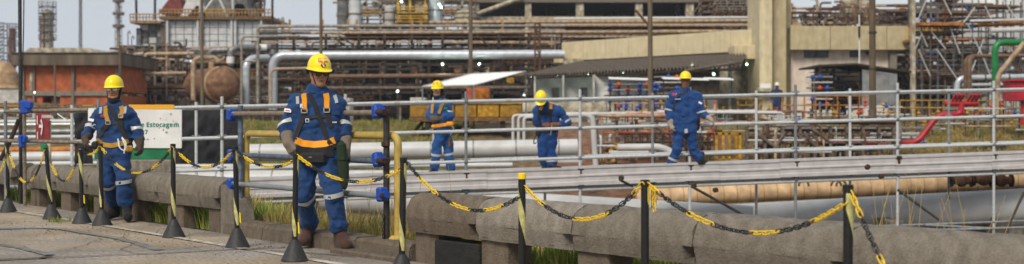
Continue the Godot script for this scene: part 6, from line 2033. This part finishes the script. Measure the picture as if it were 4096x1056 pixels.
	for row in 3:
		var dd := 64.0 + row * 2.6
		for i in 15:
			var x := 3655 + i * 33 + r.randf_range(-7, 7)
			part(st, "standard", MB.new().tube([at(x, 486, dd), at(x + r.randf_range(-3, 3), r.randf_range(-60, 40) if r.randf() < 0.8 else 160.0, dd)], 0.036, 5), mt[["tower_tube", "tower_tube", "steel_brown", "tube_blue"][r.randi() % 4]])
		for j in 14:
			var y := 20 + j * 27 + r.randf_range(-5, 5)
			var a := r.randf_range(3640, 3760); var b := r.randf_range(3900, 4180)
			part(st, "ledger", MB.new().tube([at(a, y + r.randf_range(-2, 2), dd), at(b, y, dd)], 0.034, 5), mt[["tower_tube", "steel_brown", "tower_tube", "rust"][r.randi() % 4]])
			if r.randf() < 0.5:
				var pa := r.randf_range(3660, 3950)
				part(st, "plank", px_box(MB.new(), pa, y + 2, pa + r.randf_range(80, 200), y + 7, dd - 0.3, 1.6), mt[["timber", "steel_brown", "timber", "orange_deck"][r.randi() % 4]])
	for k in 14:
		var x := r.randf_range(3650, 4000); var y := r.randf_range(-40, 250)
		part(st, "brace", MB.new().tube([at(x, y, 63.6), at(x + r.randf_range(30, 90) * (1 if r.randf() < 0.7 else -1), y + r.randf_range(80, 150), 63.6)], 0.034, 5), mt.galv)
	for q in [[3668, 3856, 90, 101], [3925, 4010, 92, 99], [4020, 4096, 86, 96]]: part(st, "orange_plank", px_box(MB.new(), q[0], q[2], q[1], q[3], 63.2, 1.5), mt.orange_deck)
	for k in 60:
		part(st, "coupler", MB.new().box(at(r.randf_range(3650, 4096), r.randf_range(0, 330), 63.8), Vector3(0.14, 0.16, 0.14), Basis(), 0.03), mt[["steel_dark", "tube_dark", "blue_valve", "rust", "galv"][r.randi() % 5]])
	var yg := thing("yellow_gallery", "yellow railed gallery beside the beige hall end", "gallery", at(3720, 165, 68.0))
	part(yg, "floor", px_box(MB.new(), 3632, 158, 3800, 168, 68.0, 2.0), mt.yellow_dull)
	for y in [106, 122, 140]: part(yg, "rail", MB.new().tube([at(3634, y, 68.0), at(3800, y, 68.0)], 0.05, 5), mt.yellow)
	for i in 8: part(yg, "upright", MB.new().tube([at(3636 + i * 23, 160, 68.0), at(3636 + i * 23, 104, 68.0)], 0.05, 5), mt.yellow)
	part(yg, "support", px_box(MB.new(), 3660, 168, 3668, 486, 68.4, 0.2), mt.steel_brown)
	var gv := at(3960, 470, 74.0)
	var gt := thing("grey_vessel", "broad grey vessel hidden inside the tube scaffold tower", "vessel", gv)
	part(gt, "shell", MB.new().lathe(gv, [Vector2(2.2, 0), Vector2(2.2, 6.2), Vector2(2.0, 6.8), Vector2(0.9, 7.4), Vector2(0, 7.5)], 24), mt.panel)
	part(gt, "platform", MB.new().lathe(gv + Vector3(0, 3.4, 0), [Vector2(2.2, 0), Vector2(3.2, 0), Vector2(3.2, 0.15), Vector2(2.2, 0.15)], 20), mt.rust)
	rack("pipe_rack", "dark low pipe rack under the tube scaffold tower", "pipe rack", 3560, 4300, 200, 420, 72.0, 5.0, 120, {"risers": 24, "pipes": 5, "gear": 6, "row_gap": 26.0, "col_gap": 70.0, "decks": 0.8})
	run("truss_pipe", "pale pipe truss crossing the scaffold tower", [[3880, 84, 63.0], [4200, 76, 63.0]], 0.07, mt.pipe_white)
	run("truss_pipe", "fat pale pipe below the pale pipe truss", [[3960, 122, 63.0], [4200, 114, 63.0]], 0.13, mt.pipe_white)
	run("green_pipe", "bright green pipe bending over before the scaffold tower", [[3980, 480, 50.0], [3980, 170, 50.0], [4250, 168, 50.0]], 0.13, mt.green_pipe, {"bend": 0.36})
	run("brown_bend", "brown pipe bending over beside the green pipe", [[3862, 400, 54.0], [3862, 224, 54.0], [4250, 222, 54.0]], 0.085, mt.brown_pipe, {"bend": 0.4})
	run("brown_bend", "thicker brown pipe leg under the brown bend", [[3877, 400, 53.5], [3877, 236, 53.5], [3905, 230, 54.5]], 0.10, mt.brown_pipe, {"bend": 0.4})
	run("slanted_pipe", "weathered pale pipe slanting up across the green pipe", [[3990, 480, 48.0], [3991, 300, 48.0], [4098, 170, 48.0]], 0.095, mt.tan_pipe, {"bend": 0.3})
	run("silver_elbow", "silver pipe with an elbow passing behind the green pipe", [[3826, 372, 56.0], [3832, 312, 56.0], [4250, 304, 56.0]], 0.125, mt.silver, {"bend": 0.45, "flanges": [0.35, 0.55, 0.7], "flange_r": 1.12, "flange_m": mt.rust})
	run("silver_elbow", "thin silver pipe below the silver elbow", [[3850, 340, 57.0], [4250, 336, 57.0]], 0.07, mt.silver)

# ------------------------------------------------------------------ the yard in the middle distance
func stand(x: float, y: float, d: float, sd: int) -> void:
	var r := RandomNumberGenerator.new(); r.seed = sd
	var o := at(x, y, d)
	var hot := ["yellow", "blue_valve", "orange", "yellow", "yellow", "yellow"]
	var c1: String = hot[r.randi() % 6]
	var cn: String = {"yellow": "yellow", "blue_valve": "blue", "orange": "orange", "red": "red"}[c1]
	var th := thing("valve_stand", "small pipe stand with %s valves in the yard" % cn, "valve stand", o, "small %s valve stands in the yard" % cn)
	var n := r.randi_range(2, 4)
	var w := r.randf_range(0.25, 0.5)
	var h := r.randf_range(0.5, 1.2)
	for i in n: part(th, "leg", MB.new().tube([o + Vector3(i * w, -0.5, 0), o + Vector3(i * w, h, 0)], 0.03, 5), mt[["steel_dark", "steel_brown", "galv_dull", "rust"][r.randi() % 4]])
	for k in r.randi_range(1, 3): part(th, "cross_pipe", MB.new().tube([o + Vector3(-0.15, h * (0.4 + 0.28 * k), 0.04), o + Vector3(n * w, h * (0.4 + 0.28 * k), 0.04)], 0.035, 6), mt[["galv_dull", "tan_pipe", "brown_pipe", "pipe_white"][r.randi() % 4]])
	for k in r.randi_range(2, 4):
		var p := o + Vector3(r.randf_range(0, n * w), h * r.randf_range(0.5, 1.05), 0.09)
		part(th, "valve", MB.new().ball(p, Vector3(0.07, 0.07, 0.06), Basis(), 8, 6).tube([p + Vector3(0, 0, 0), p + Vector3(0, 0.13, 0)], 0.02, 5).lathe(p + Vector3(0, 0.13, 0), [Vector2(0.075, -0.012), Vector2(0.088, 0), Vector2(0.075, 0.012)], 8), mt[c1])

func yard_rail(label: String, x0: float, x1: float, y: float, h: float, d: float, m: Material, gap := 40.0) -> void:
	var th := thing("yard_railing", label, "railing", at((x0 + x1) * 0.5, y, d))
	for u in [1.0, 0.5]: part(th, "rail", MB.new().tube([at(x0, y - h * u, d), at(x1, y - h * u, d)], 0.03, 6), m)
	var x := x0
	while x <= x1 + 0.1:
		part(th, "upright", MB.new().tube([at(x, y + 12, d), at(x, y - h, d)], 0.03, 6), m)
		x += gap

func yard() -> void:
	var r := RandomNumberGenerator.new(); r.seed = 500
	# valve stands on the bank, between the sheds and the scaffold
	for i in 46:
		var d := r.randf_range(37.0, 54.0)
		var x := r.randf_range(2360, 3560)
		if x > 2840 and x < 2980: continue
		var p := at(x, 0, d)
		var gy := ground_y(p.x, d)
		stand(x, HZ + (EYE - gy) / d * F, d, 600 + i)
	for i in 12:
		var d := r.randf_range(44.0, 54.0)
		var x := r.randf_range(3560, 4090)
		var p := at(x, 0, d)
		stand(x, HZ + (EYE - ground_y(p.x, d)) / d * F, d, 700 + i)
	yard_rail("long orange brown railing before the tin shed", 3130, 3480, 458, 74, 54.0, mt.orange_deck, 44.0)
	yard_rail("yellow railing under the steel scaffold tower", 3600, 4120, 460, 58, 52.0, mt.yellow, 58.0)
	yard_rail("yellow railing before the orange brick building", -40, 300, 470, 30, 60.0, mt.yellow, 26.0)
	yard_rail("dark railing along the lower valve yard", 3060, 3420, 560, 36, 41.0, mt.steel_dark, 22.0)
	yard_rail("dark railing behind the walking worker", 2500, 2860, 600, 66, 38.0, mt.steel_dark, 30.0)
	# tall manifold frames with coloured valves
	for q in [[2440, 330, 36, "dark pipe frame of blue valves before the wide white shed"], [2560, 330, 30, "dark pipe frame of blue valves beside the tall concrete pole"], [2640, 300, 34, "tall dark pipe frame of valves behind the walking worker"], [3250, 300, 30, "tall dark pipe frame of valves before the tin shed"]]:
		var d := 56.0
		var th := thing("valve_manifold", q[3], "manifold", at(q[0], 470, d), "tall valve frames before the sheds")
		for k in 3: part(th, "post", MB.new().tube([at(q[0] + k * q[2], 475, d), at(q[0] + k * q[2], q[1] - 30 * (k % 2), d)], 0.05, 6), mt.steel_dark)
		for j in 6:
			var y: float = q[1] + 8 + j * 22
			part(th, "cross_pipe", MB.new().tube([at(q[0] - 24, y, d - 0.1), at(q[0] + q[2] * 2 + 20, y, d - 0.1)], 0.04, 6), mt[["galv_dull", "pipe_white", "steel_brown"][j % 3]])
			for k in 3:
				if r.randf() < 0.65: part(th, "valve", MB.new().ball(at(q[0] + k * q[2], y, d - 0.2), Vector3(0.11, 0.11, 0.09), Basis(), 8, 6), mt.blue_valve if r.randf() < 0.7 else mt.orange)
	# lower band: red, orange and yellow dots of hand wheels along a pink net
	for q in [[2410, 478], [2690, 470]]:
		run("yard_pipe", "level pale pipe crossing the valve yard", [[q[0] - 60, q[1] - 22, 45.0], [q[0] + 330, q[1] - 24, 45.0]], 0.07, mt.pipe_white, {"group": "level pale pipes in the valve yard"})
	# timber slabs lying on the red earth
	for q in [[2555, 530, 2690, 546, 40.0], [2270, 612, 2350, 626, 35.0], [2460, 608, 2560, 622, 35.5], [2860, 612, 2950, 624, 36.0], [2780, 560, 2850, 572, 39.0]]:
		solo("timber_slab", "orange brown timber slab lying on the red earth bank", "timber", px_box(MB.new(), q[0], q[1], q[2], q[3], q[4], 0.8, 0.02), mt.timber, at((q[0] + q[2]) * 0.5, q[3], q[4]), "timber slabs on the red earth")
	for q in [[2215, 624, 2330, 652, 36.5], [2440, 604, 2600, 618, 34.5], [3180, 590, 3330, 612, 34.0]]:
		solo("white_channel", "white metal channel lying behind the scaffold rails", "channel", px_box(MB.new(), q[0], q[1], q[2], q[3], q[4], 0.5, 0.02), mt.pipe_white, at((q[0] + q[2]) * 0.5, q[3], q[4]), "white channels behind the scaffold")
	# yellow cage
	var d := 37.0
	var cg := thing("yellow_cage", "yellow steel cage frame standing behind the scaffold deck", "cage", at(2912, 640, d))
	for x in [2866, 2893, 2918, 2945, 2960]:
		part(cg, "upright", px_box(MB.new(), x - 5, 530, x + 5, 640, d + (0.5 if x == 2945 else 0.0), 0.06), mt.yellow)
	for y in [[530, 541], [636, 650]]: part(cg, "frame_bar", px_box(MB.new(), 2860, y[0], 2966, y[1], d, 0.08, 0.01), mt.yellow)
	part(cg, "skid", px_box(MB.new(), 2868, 650, 3030, 660, d - 0.1, 0.5, 0.01), mt.yellow)
	var cg2 := thing("yellow_cage", "smaller yellow brown cage frame near the door of the beige hall", "cage", at(2980, 470, 56.0))
	for x in [2952, 2985, 3015, 3045]: part(cg2, "upright", px_box(MB.new(), x - 3, 392, x + 3, 470, 56.0, 0.08), mt.yellow_dull)
	for y in [392, 418, 444]: part(cg2, "frame_bar", px_box(MB.new(), 2948, y, 3050, y + 5, 55.9, 0.08), mt.yellow_dull)
	# yellow container and orange box beneath the tarpaulin
	d = 45.0
	var yc := thing("yellow_container", "long yellow skip container behind the arms folded worker", "container", at(1960, 500, d))
	for i in 5: part(yc, "side_panel", px_box(MB.new(), 1640 + i * 90, 416, 1726 + i * 90, 470, d, 1.6, 0.03), mt.yellow if i % 2 else mt.yellow_dull)
	part(yc, "top_rail", px_box(MB.new(), 1636, 411, 2092, 417, d - 0.06, 1.7, 0.02), mt.yellow)
	part(yc, "skid_plank", px_box(MB.new(), 1636, 470, 2100, 487, d - 0.1, 1.8, 0.02), mt.timber)
	for x in [1700, 1850, 2000]: part(yc, "foot", px_box(MB.new(), x, 487, x + 20, 530, d, 1.5), mt.steel_dark)
	var ob := thing("orange_cabinet", "bright orange cabinet under the white tarpaulin", "cabinet", at(1912, 416, 51.5))
	part(ob, "carcass", px_box(MB.new(), 1866, 352, 1958, 490, 52.0, 1.0, 0.03), mt.orange)
	part(ob, "door", px_box(MB.new(), 1868, 356, 1892, 486, 51.9, 0.1, 0.02), mt.orange)
	part(ob, "door", px_box(MB.new(), 1894, 356, 1956, 486, 51.9, 0.1, 0.02), mt.orange_deck)
	var by := thing("timber_brace", "pair of slanting timber braces under the yellow container", "timber", at(1660, 560, 45.0))
	for k in 2: part(by, "plank", MB.new().tube([at(1610 + k * 32, 575, 45.0), at(1700 + k * 32, 478, 46.0)], 0.07, 4), mt.timber)
	# white tarpaulin roof
	var tp := thing("tarpaulin_roof", "white tarpaulin canopy stretched over the orange cabinet", "canopy", at(1880, 480, 47.0))
	var f0 := at(1690, 346, 46.0); var f1 := at(1895, 341, 46.0); var b0 := at(1885, 296, 51.0); var b1 := at(2104, 286, 51.0)
	var mb := MB.new()
	var N := 12
	var nup := (f1 - f0).cross(b0 - f0).normalized()
	if nup.y < 0.0: nup = -nup
	for j in N + 1:
		for i in N + 1:
			var u := i / float(N); var v := j / float(N)
			var p := f0.lerp(f1, u).lerp(b0.lerp(b1, u), v)
			p.y -= 0.10 * sin(PI * u) * sin(PI * v) + 0.02 * sin(u * 19.0) * (1.0 - v)
			mb.v.push_back(p); mb.n.push_back(nup); mb.c.push_back(Color.WHITE)
	for j in N:
		for i in N:
			var a := j * (N + 1) + i
			mb.ix.append_array([a, a + 1, a + N + 1, a + 1, a + N + 2, a + N + 1])
	part(tp, "sheet", mb, mt.tarp)
	for p in [f0, f1, b0, b1]:
		part(tp, "pole", MB.new().tube([p, Vector3(p.x, ground_y(p.x, -p.z), p.z)], 0.03, 6), mt.galv_dull)
	part(tp, "hem", MB.new().tube([f0, f1, b1, b0, f0], 0.03, 5), mt.white_dirty)
	for q in [[2435, 312, 2600, 318, 55.0], [2650, 312, 2830, 318, 54.0], [2820, 308, 2930, 322, 54.0]]:
		var th := thing("awning", "thin pale awning strip over the valve frames", "awning", at((q[0] + q[2]) * 0.5, 470, q[4]), "thin pale awnings over the valve frames")
		part(th, "sheet", MB.new().box((at(q[0], q[1], q[4]) + at(q[2], q[3], q[4])) * 0.5, Vector3((q[2] - q[0]) / F * q[4], 0.05, 0.7), Basis(Vector3(0, 0, 1), -0.03) * Basis(Vector3.RIGHT, 0.1)), mt.tarp)
		for x in [q[0] + 4, q[2] - 4]: part(th, "pole", MB.new().tube([at(x, q[1] + 2, q[4]), at(x, 470, q[4])], 0.03, 6), mt.steel_dark)
	# red fire water manifold
	d = 40.0
	var rm := thing("fire_manifold", "red fire water pipe rising to a header with six slanted outlets", "manifold", at(3670, 569, d))
	part(rm, "riser", MB.new().tube(arc([at(3290, 577, d), at(3668, 572, d), at(3752, 460, d), at(3842, 456, d), at(3846, 416, d)], 0.28, 6), 0.10, 12), mt.red)
	part(rm, "header", MB.new().tube([at(3776, 414, d), at(3912, 414, d)], 0.085, 12), mt.red)
	for x in [3806, 3822, 3838, 3868, 3884, 3900]:
		var ou := part(rm, "outlet", MB.new().tube([at(x, 408, d), at(x + 18, 380, d - 0.2)], 0.042, 8), mt.red)
		part(ou, "cap", MB.new().tube([at(x + 16, 383, d - 0.18), at(x + 20, 377, d - 0.22)], 0.05, 8), mt.red)
	var rb := thing("red_cabinet", "red fire hose cabinet on a post", "cabinet", at(4088, 480, 44.0))
	part(rb, "box", px_box(MB.new(), 4042, 324, 4150, 403, 44.0, 0.7, 0.02), mt.red)
	part(rb, "lid", px_box(MB.new(), 4038, 318, 4154, 326, 43.9, 0.8, 0.02), mt.red)
	part(rb, "post", MB.new().tube([at(4090, 403, 44.3), at(4090, 500, 44.3)], 0.06, 8), mt.red)
	# wooden stair on the bank
	var ws := thing("bank_stair", "wooden stair climbing the bank below the tin shed", "stair", at(3400, 585, 42.0))
	for i in 7:
		var u := i / 6.0
		part(ws, "tread", px_box(MB.new(), 3395 + u * 30, 570 - u * 82, 3470 + u * 30, 576 - u * 82, 41.0 + u * 8.0, 0.5, 0.01), mt.timber)
	for q in [[3330, 3440], [3445, 3520]]: part(ws, "stringer", MB.new().tube([at(q[0] + 25, 590, 41.0), at(q[1] + 40, 480, 49.5)], 0.07, 4), mt.timber)
	for q in [[3300, 560, 3420, 430], [3350, 580, 3500, 440]]: part(ws, "handrail", MB.new().tube([at(q[0], q[1], 41.5), at(q[2], q[3], 49.0)], 0.04, 5), mt.steel_brown)
	# tyre heap on the grass bank
	for q in [[3915, 502], [3945, 500], [3985, 498]]:
		var c := at(q[0], q[1], 43.0)
		c.y = ground_y(c.x, 43.0) + 0.1
		solo("old_tyre", "old black tyre lying on the grass bank", "tyre", MB.new().lathe(c, [Vector2(0.17, -0.09), Vector2(0.30, -0.10), Vector2(0.34, 0), Vector2(0.30, 0.10), Vector2(0.17, 0.09), Vector2(0.16, 0), Vector2(0.17, -0.09)], 16), mt.strap_black, c, "old tyres on the grass bank")
	# white container boxes low behind the gate
	for q in [[1330, 392, 1400, 440, 66.0], [1640, 390, 1700, 412, 62.0], [2820, 400, 2870, 440, 55.0]]:
		solo("white_cabin", "small white site cabin at the foot of the racks", "cabin", px_box(MB.new(), q[0], q[1], q[2], q[3] + 50, q[4], 1.5, 0.04), mt.white_dirty, at(q[0], q[3] + 50, q[4]), "small white site cabins")
	# distant people
	for q in [[3370, 452, 62.0, "1c50a4", "far worker in blue with white helmet before the tin shed"], [3108, 455, 60.0, "2a3d66", "far worker in dark blue near the foot of the beige tower"]]:
		var k: float = F / q[2]
		var X: float = q[0]; var Y: float = q[1] + 22
		person(q[4], {"at": [X, Y, q[2]], "cell": 0.035, "fine": 0.02, "cloth": q[3], "seed": 40, "no_collar": true, "helmet": "white",
			"joints": {"head": [X, Y - 1.60 * k, 0.02], "neck": [X, Y - 1.42 * k, 0], "shL": [X - 0.2 * k, Y - 1.34 * k, 0], "shR": [X + 0.2 * k, Y - 1.34 * k, 0], "elL": [X - 0.27 * k, Y - 1.06 * k, 0], "elR": [X + 0.27 * k, Y - 1.06 * k, 0], "wrL": [X - 0.25 * k, Y - 0.85 * k, 0.1], "wrR": [X + 0.25 * k, Y - 0.85 * k, 0.1], "haL": [X - 0.24 * k, Y - 0.76 * k, 0.14], "haR": [X + 0.24 * k, Y - 0.76 * k, 0.14],
				"hipL": [X - 0.09 * k, Y - 0.85 * k, 0], "hipR": [X + 0.09 * k, Y - 0.85 * k, 0], "knL": [X - 0.1 * k, Y - 0.48 * k, 0], "knR": [X + 0.1 * k, Y - 0.48 * k, 0.05], "anL": [X - 0.1 * k, Y - 0.12 * k, 0], "anR": [X + 0.1 * k, Y - 0.12 * k, 0], "toL": [X - 0.1 * k, Y - 0.05 * k, 0.13], "toR": [X + 0.1 * k, Y - 0.05 * k, 0.13]},
			"face": Vector3(0.2, 0, 1), "eyes": "none"})

# ------------------------------------------------------------------ grass
func clump(sd: int, n: int, h: float, spread: float, w: float) -> ArrayMesh:
	var r := RandomNumberGenerator.new(); r.seed = sd
	var mb := MB.new()
	for i in n:
		var a := r.randf() * TAU
		var b := Vector3(cos(a), 0, sin(a)) * spread * sqrt(r.randf())
		var hh := h * r.randf_range(0.5, 1.1)
		var lean := Vector3(cos(a + r.randf_range(-1, 1)), 0, sin(a + r.randf_range(-1, 1))) * hh * r.randf_range(0.1, 0.6)
		var sd2 := Vector3(-sin(a), 0, cos(a)) * w * 0.5
		var m := b + lean * 0.35 + Vector3(0, hh * 0.6, 0)
		var t := b + lean + Vector3(0, hh, 0)
		var sh := r.randf_range(0.75, 1.2)
		mb.col = Color(sh, sh, sh)
		var nn := Vector3(cos(a), 0.6, sin(a))
		mb.face([b - sd2, b + sd2, m + sd2 * 0.8, m - sd2 * 0.8], nn)
		mb.face([m - sd2 * 0.8, m + sd2 * 0.8, t], nn)
	return mb.mesh()
func grass(label: String, cat: String, mesh: ArrayMesh, spots: Array, cols: Array, sd: int, sc0 := 0.7, sc1 := 1.3) -> void:
	var r := RandomNumberGenerator.new(); r.seed = sd
	var mm := MultiMesh.new()
	mm.transform_format = MultiMesh.TRANSFORM_3D
	mm.use_colors = true
	mm.mesh = mesh
	mm.instance_count = spots.size()
	for i in spots.size():
		var s := r.randf_range(sc0, sc1)
		mm.set_instance_transform(i, Transform3D(Basis(Vector3.UP, r.randf() * TAU).scaled(Vector3(s, s * r.randf_range(0.8, 1.2), s)), spots[i]))
		var c: Color = lin(cols[r.randi() % cols.size()]).lerp(lin(cols[r.randi() % cols.size()]), r.randf())
		mm.set_instance_color(i, c)
	var o := MultiMeshInstance3D.new()
	o.name = numbered("grass")
	o.multimesh = mm
	o.material_override = mt.grass
	o.set_meta("kind", "stuff"); o.set_meta("label", label); o.set_meta("category", cat)
	add_child(o)

func vegetation() -> void:
	var r := RandomNumberGenerator.new(); r.seed = 900
	var c1 := clump(1, 16, 0.26, 0.07, 0.010)
	var c2 := clump(2, 18, 0.30, 0.13, 0.009)
	var c3 := clump(3, 14, 0.17, 0.16, 0.020)
	var s := []
	# green grass under the barriers
	for i in 1500:
		var t := r.randf_range(t_of(-60), t_of(885))
		if r.randf() < 0.45: t = r.randf_range(t_of(1900), t_of(4200))
		var p := along(t, 0, -r.randf_range(0.30, 1.3))
		p.y = ground_y(p.x, -p.z)
		s.append(p)
	for i in 130:
		var p := along(t_of(r.randf_range(520, 900)), 0, -0.25 - r.randf() * 0.1); p.y = -0.02
		s.append(p)
	grass("green grass growing under and behind the concrete barriers", "grass", c1, s, ["6f8a2c", "8ba03c", "5d7326", "a3a552"], 1)
	s = []
	for i in 14: s.append(on_road(r.randf_range(205, 290), r.randf_range(882, 892)))
	grass("small green weed tuft growing at a cone base", "grass", clump(9, 12, 0.06, 0.05, 0.006), s, ["6d7f33", "8d8f46"], 2)
	s = []
	for i in 900:
		var t := r.randf_range(t_of(870), t_of(1640))
		var p := along(t, 0, -0.45 - r.randf() * 2.2)
		p.y = ground_y(p.x, -p.z)
		s.append(p)
	grass("dry straw coloured grass behind the tube gate", "grass", c2, s, ["b79a5a", "a3834a", "bfa970", "7f8a3c", "8b8f48"], 3)
	s = []
	for i in 260:
		var t := r.randf_range(t_of(100), t_of(700))
		var p := along(t, 0, -0.6 - r.randf() * 2.0)
		p.y = ground_y(p.x, -p.z) + 0.1
		s.append(p)
	grass("dry yellow grass behind the barrier near the arrow sign", "grass", c2, s, ["b79a5a", "c4ac70", "9a8d4a"], 4)
	s = []
	for i in 6500:
		var d := r.randf_range(33.0, 54.0)
		var x := r.randf_range(11.0, 23.0)
		s.append(Vector3(x, ground_y(x, d), -d))
	grass("yellow green grass covering the bank below the red manifold", "grass", c3, s, ["7d7a3c", "a08850", "8f7a44", "5f6430", "ad9560"], 5, 0.7, 1.5)
	s = []
	for i in 5200:
		var d := r.randf_range(33.0, 55.0)
		var x := r.randf_range(-22.0, -1.5)
		s.append(Vector3(x, ground_y(x, d), -d))
	for i in 600:
		var d := r.randf_range(34.0, 48.0)
		var x := r.randf_range(6.0, 11.0)
		s.append(Vector3(x, ground_y(x, d), -d))
	grass("olive green grass on the bank behind the gate", "grass", c3, s, ["737a36", "8c8a44", "a08d50", "5f692d"], 6, 0.6, 1.3)
	# tall seeding stalks by the barrier
	for i in 34:
		var x: float = [3430.0, 3560.0, 3900.0][i % 3] + r.randfn() * 60.0
		if i > 24: x = r.randf_range(1380, 1780)
		var p := along(t_of(x, -0.5), 0, -0.5 - r.randf() * 0.3)
		p.y = ground_y(p.x, -p.z) - 0.02
		var h := r.randf_range(0.45, 0.95) if i > 24 else r.randf_range(0.66, 0.98)
		var lean := Vector3(r.randf_range(-0.25, 0.35), 0, r.randf_range(-0.1, 0.1))
		var st := thing("grass_stalk" if i <= 24 else "bare_twig", "tall dry grass stalk leaning above the concrete barrier" if i <= 24 else "thin leafy twig growing behind the tube gate", "plant", p, "tall dry grass stalks" if i <= 24 else "thin twigs behind the gate")
		var top := p + Vector3(0, h, 0) + lean * h
		var md := p + Vector3(0, h * 0.55, 0) + lean * h * 0.35
		part(st, "stem", MB.new().tube([p, md, top], 0.0028 if i <= 24 else 0.004, 4, 0.0012), mt.straw)
		for k in 4:
			var q := md.lerp(top, 0.3 + 0.2 * k)
			var mb := MB.new()
			var sg := 1.0 if k % 2 else -1.0
			mb.face([q, q + Vector3(0.008 * sg, 0.03, 0.003), q + Vector3(0.014 * sg, 0.05, 0)], Vector3(0, 0, 1))
			part(st, "leaf", mb, mt.straw if i <= 24 else mt.leaf)

func lamps() -> void:
	for q in [[1770, 257, 79.0], [1917, 256, 79.0], [1590, 365, 74.0], [1680, 350, 79.0], [1606, 6, 100.0], [1757, 18, 100.0], [1765, 28, 100.0], [2121, 308, 69.5], [2233, 304, 68.0], [2354, 300, 66.2], [2492, 294, 64.4], [2771, 262, 60.6], [2855, 297, 58.0], [2987, 257, 66.0], [2096, 380, 60.0], [138, 370, 70.0], [1456, 350, 79.0]]:
		var c := at(q[0], q[1], q[2])
		var big: bool = not (int(q[0]) in [1680, 2096, 138, 1456])
		var th := thing("flood_lamp", "small lit flood lamp glowing among the plant", "lamp", c, "lit flood lamps in the plant")
		var rr: float = (4.2 if big else 2.6) / F * q[2]
		part(th, "lamp_glass", MB.new().ball(c, Vector3(rr, rr, rr), Basis(), 10, 8), mt.lamp_glow)
		part(th, "housing", MB.new().tube([c + Vector3(0, rr * 0.4, -rr * 1.0), c + Vector3(0, rr * 0.6, -rr * 2.2)], rr * 0.8, 8), mt.steel_dark)
		part(th, "bracket", MB.new().tube([c + Vector3(0, rr * 0.6, -rr * 2.0), c + Vector3(0, rr * 3.0, -rr * 2.4)], 0.03, 5), mt.steel_dark)
		var l := OmniLight3D.new()
		l.name = "lamp_light"
		l.light_energy = 0.6 if big else 0.25
		l.light_color = Color(0.9, 1.0, 0.92)
		l.omni_range = 12.0
		l.omni_attenuation = 2.0
		l.light_size = rr
		l.shadow_enabled = true
		th.add_child(l)
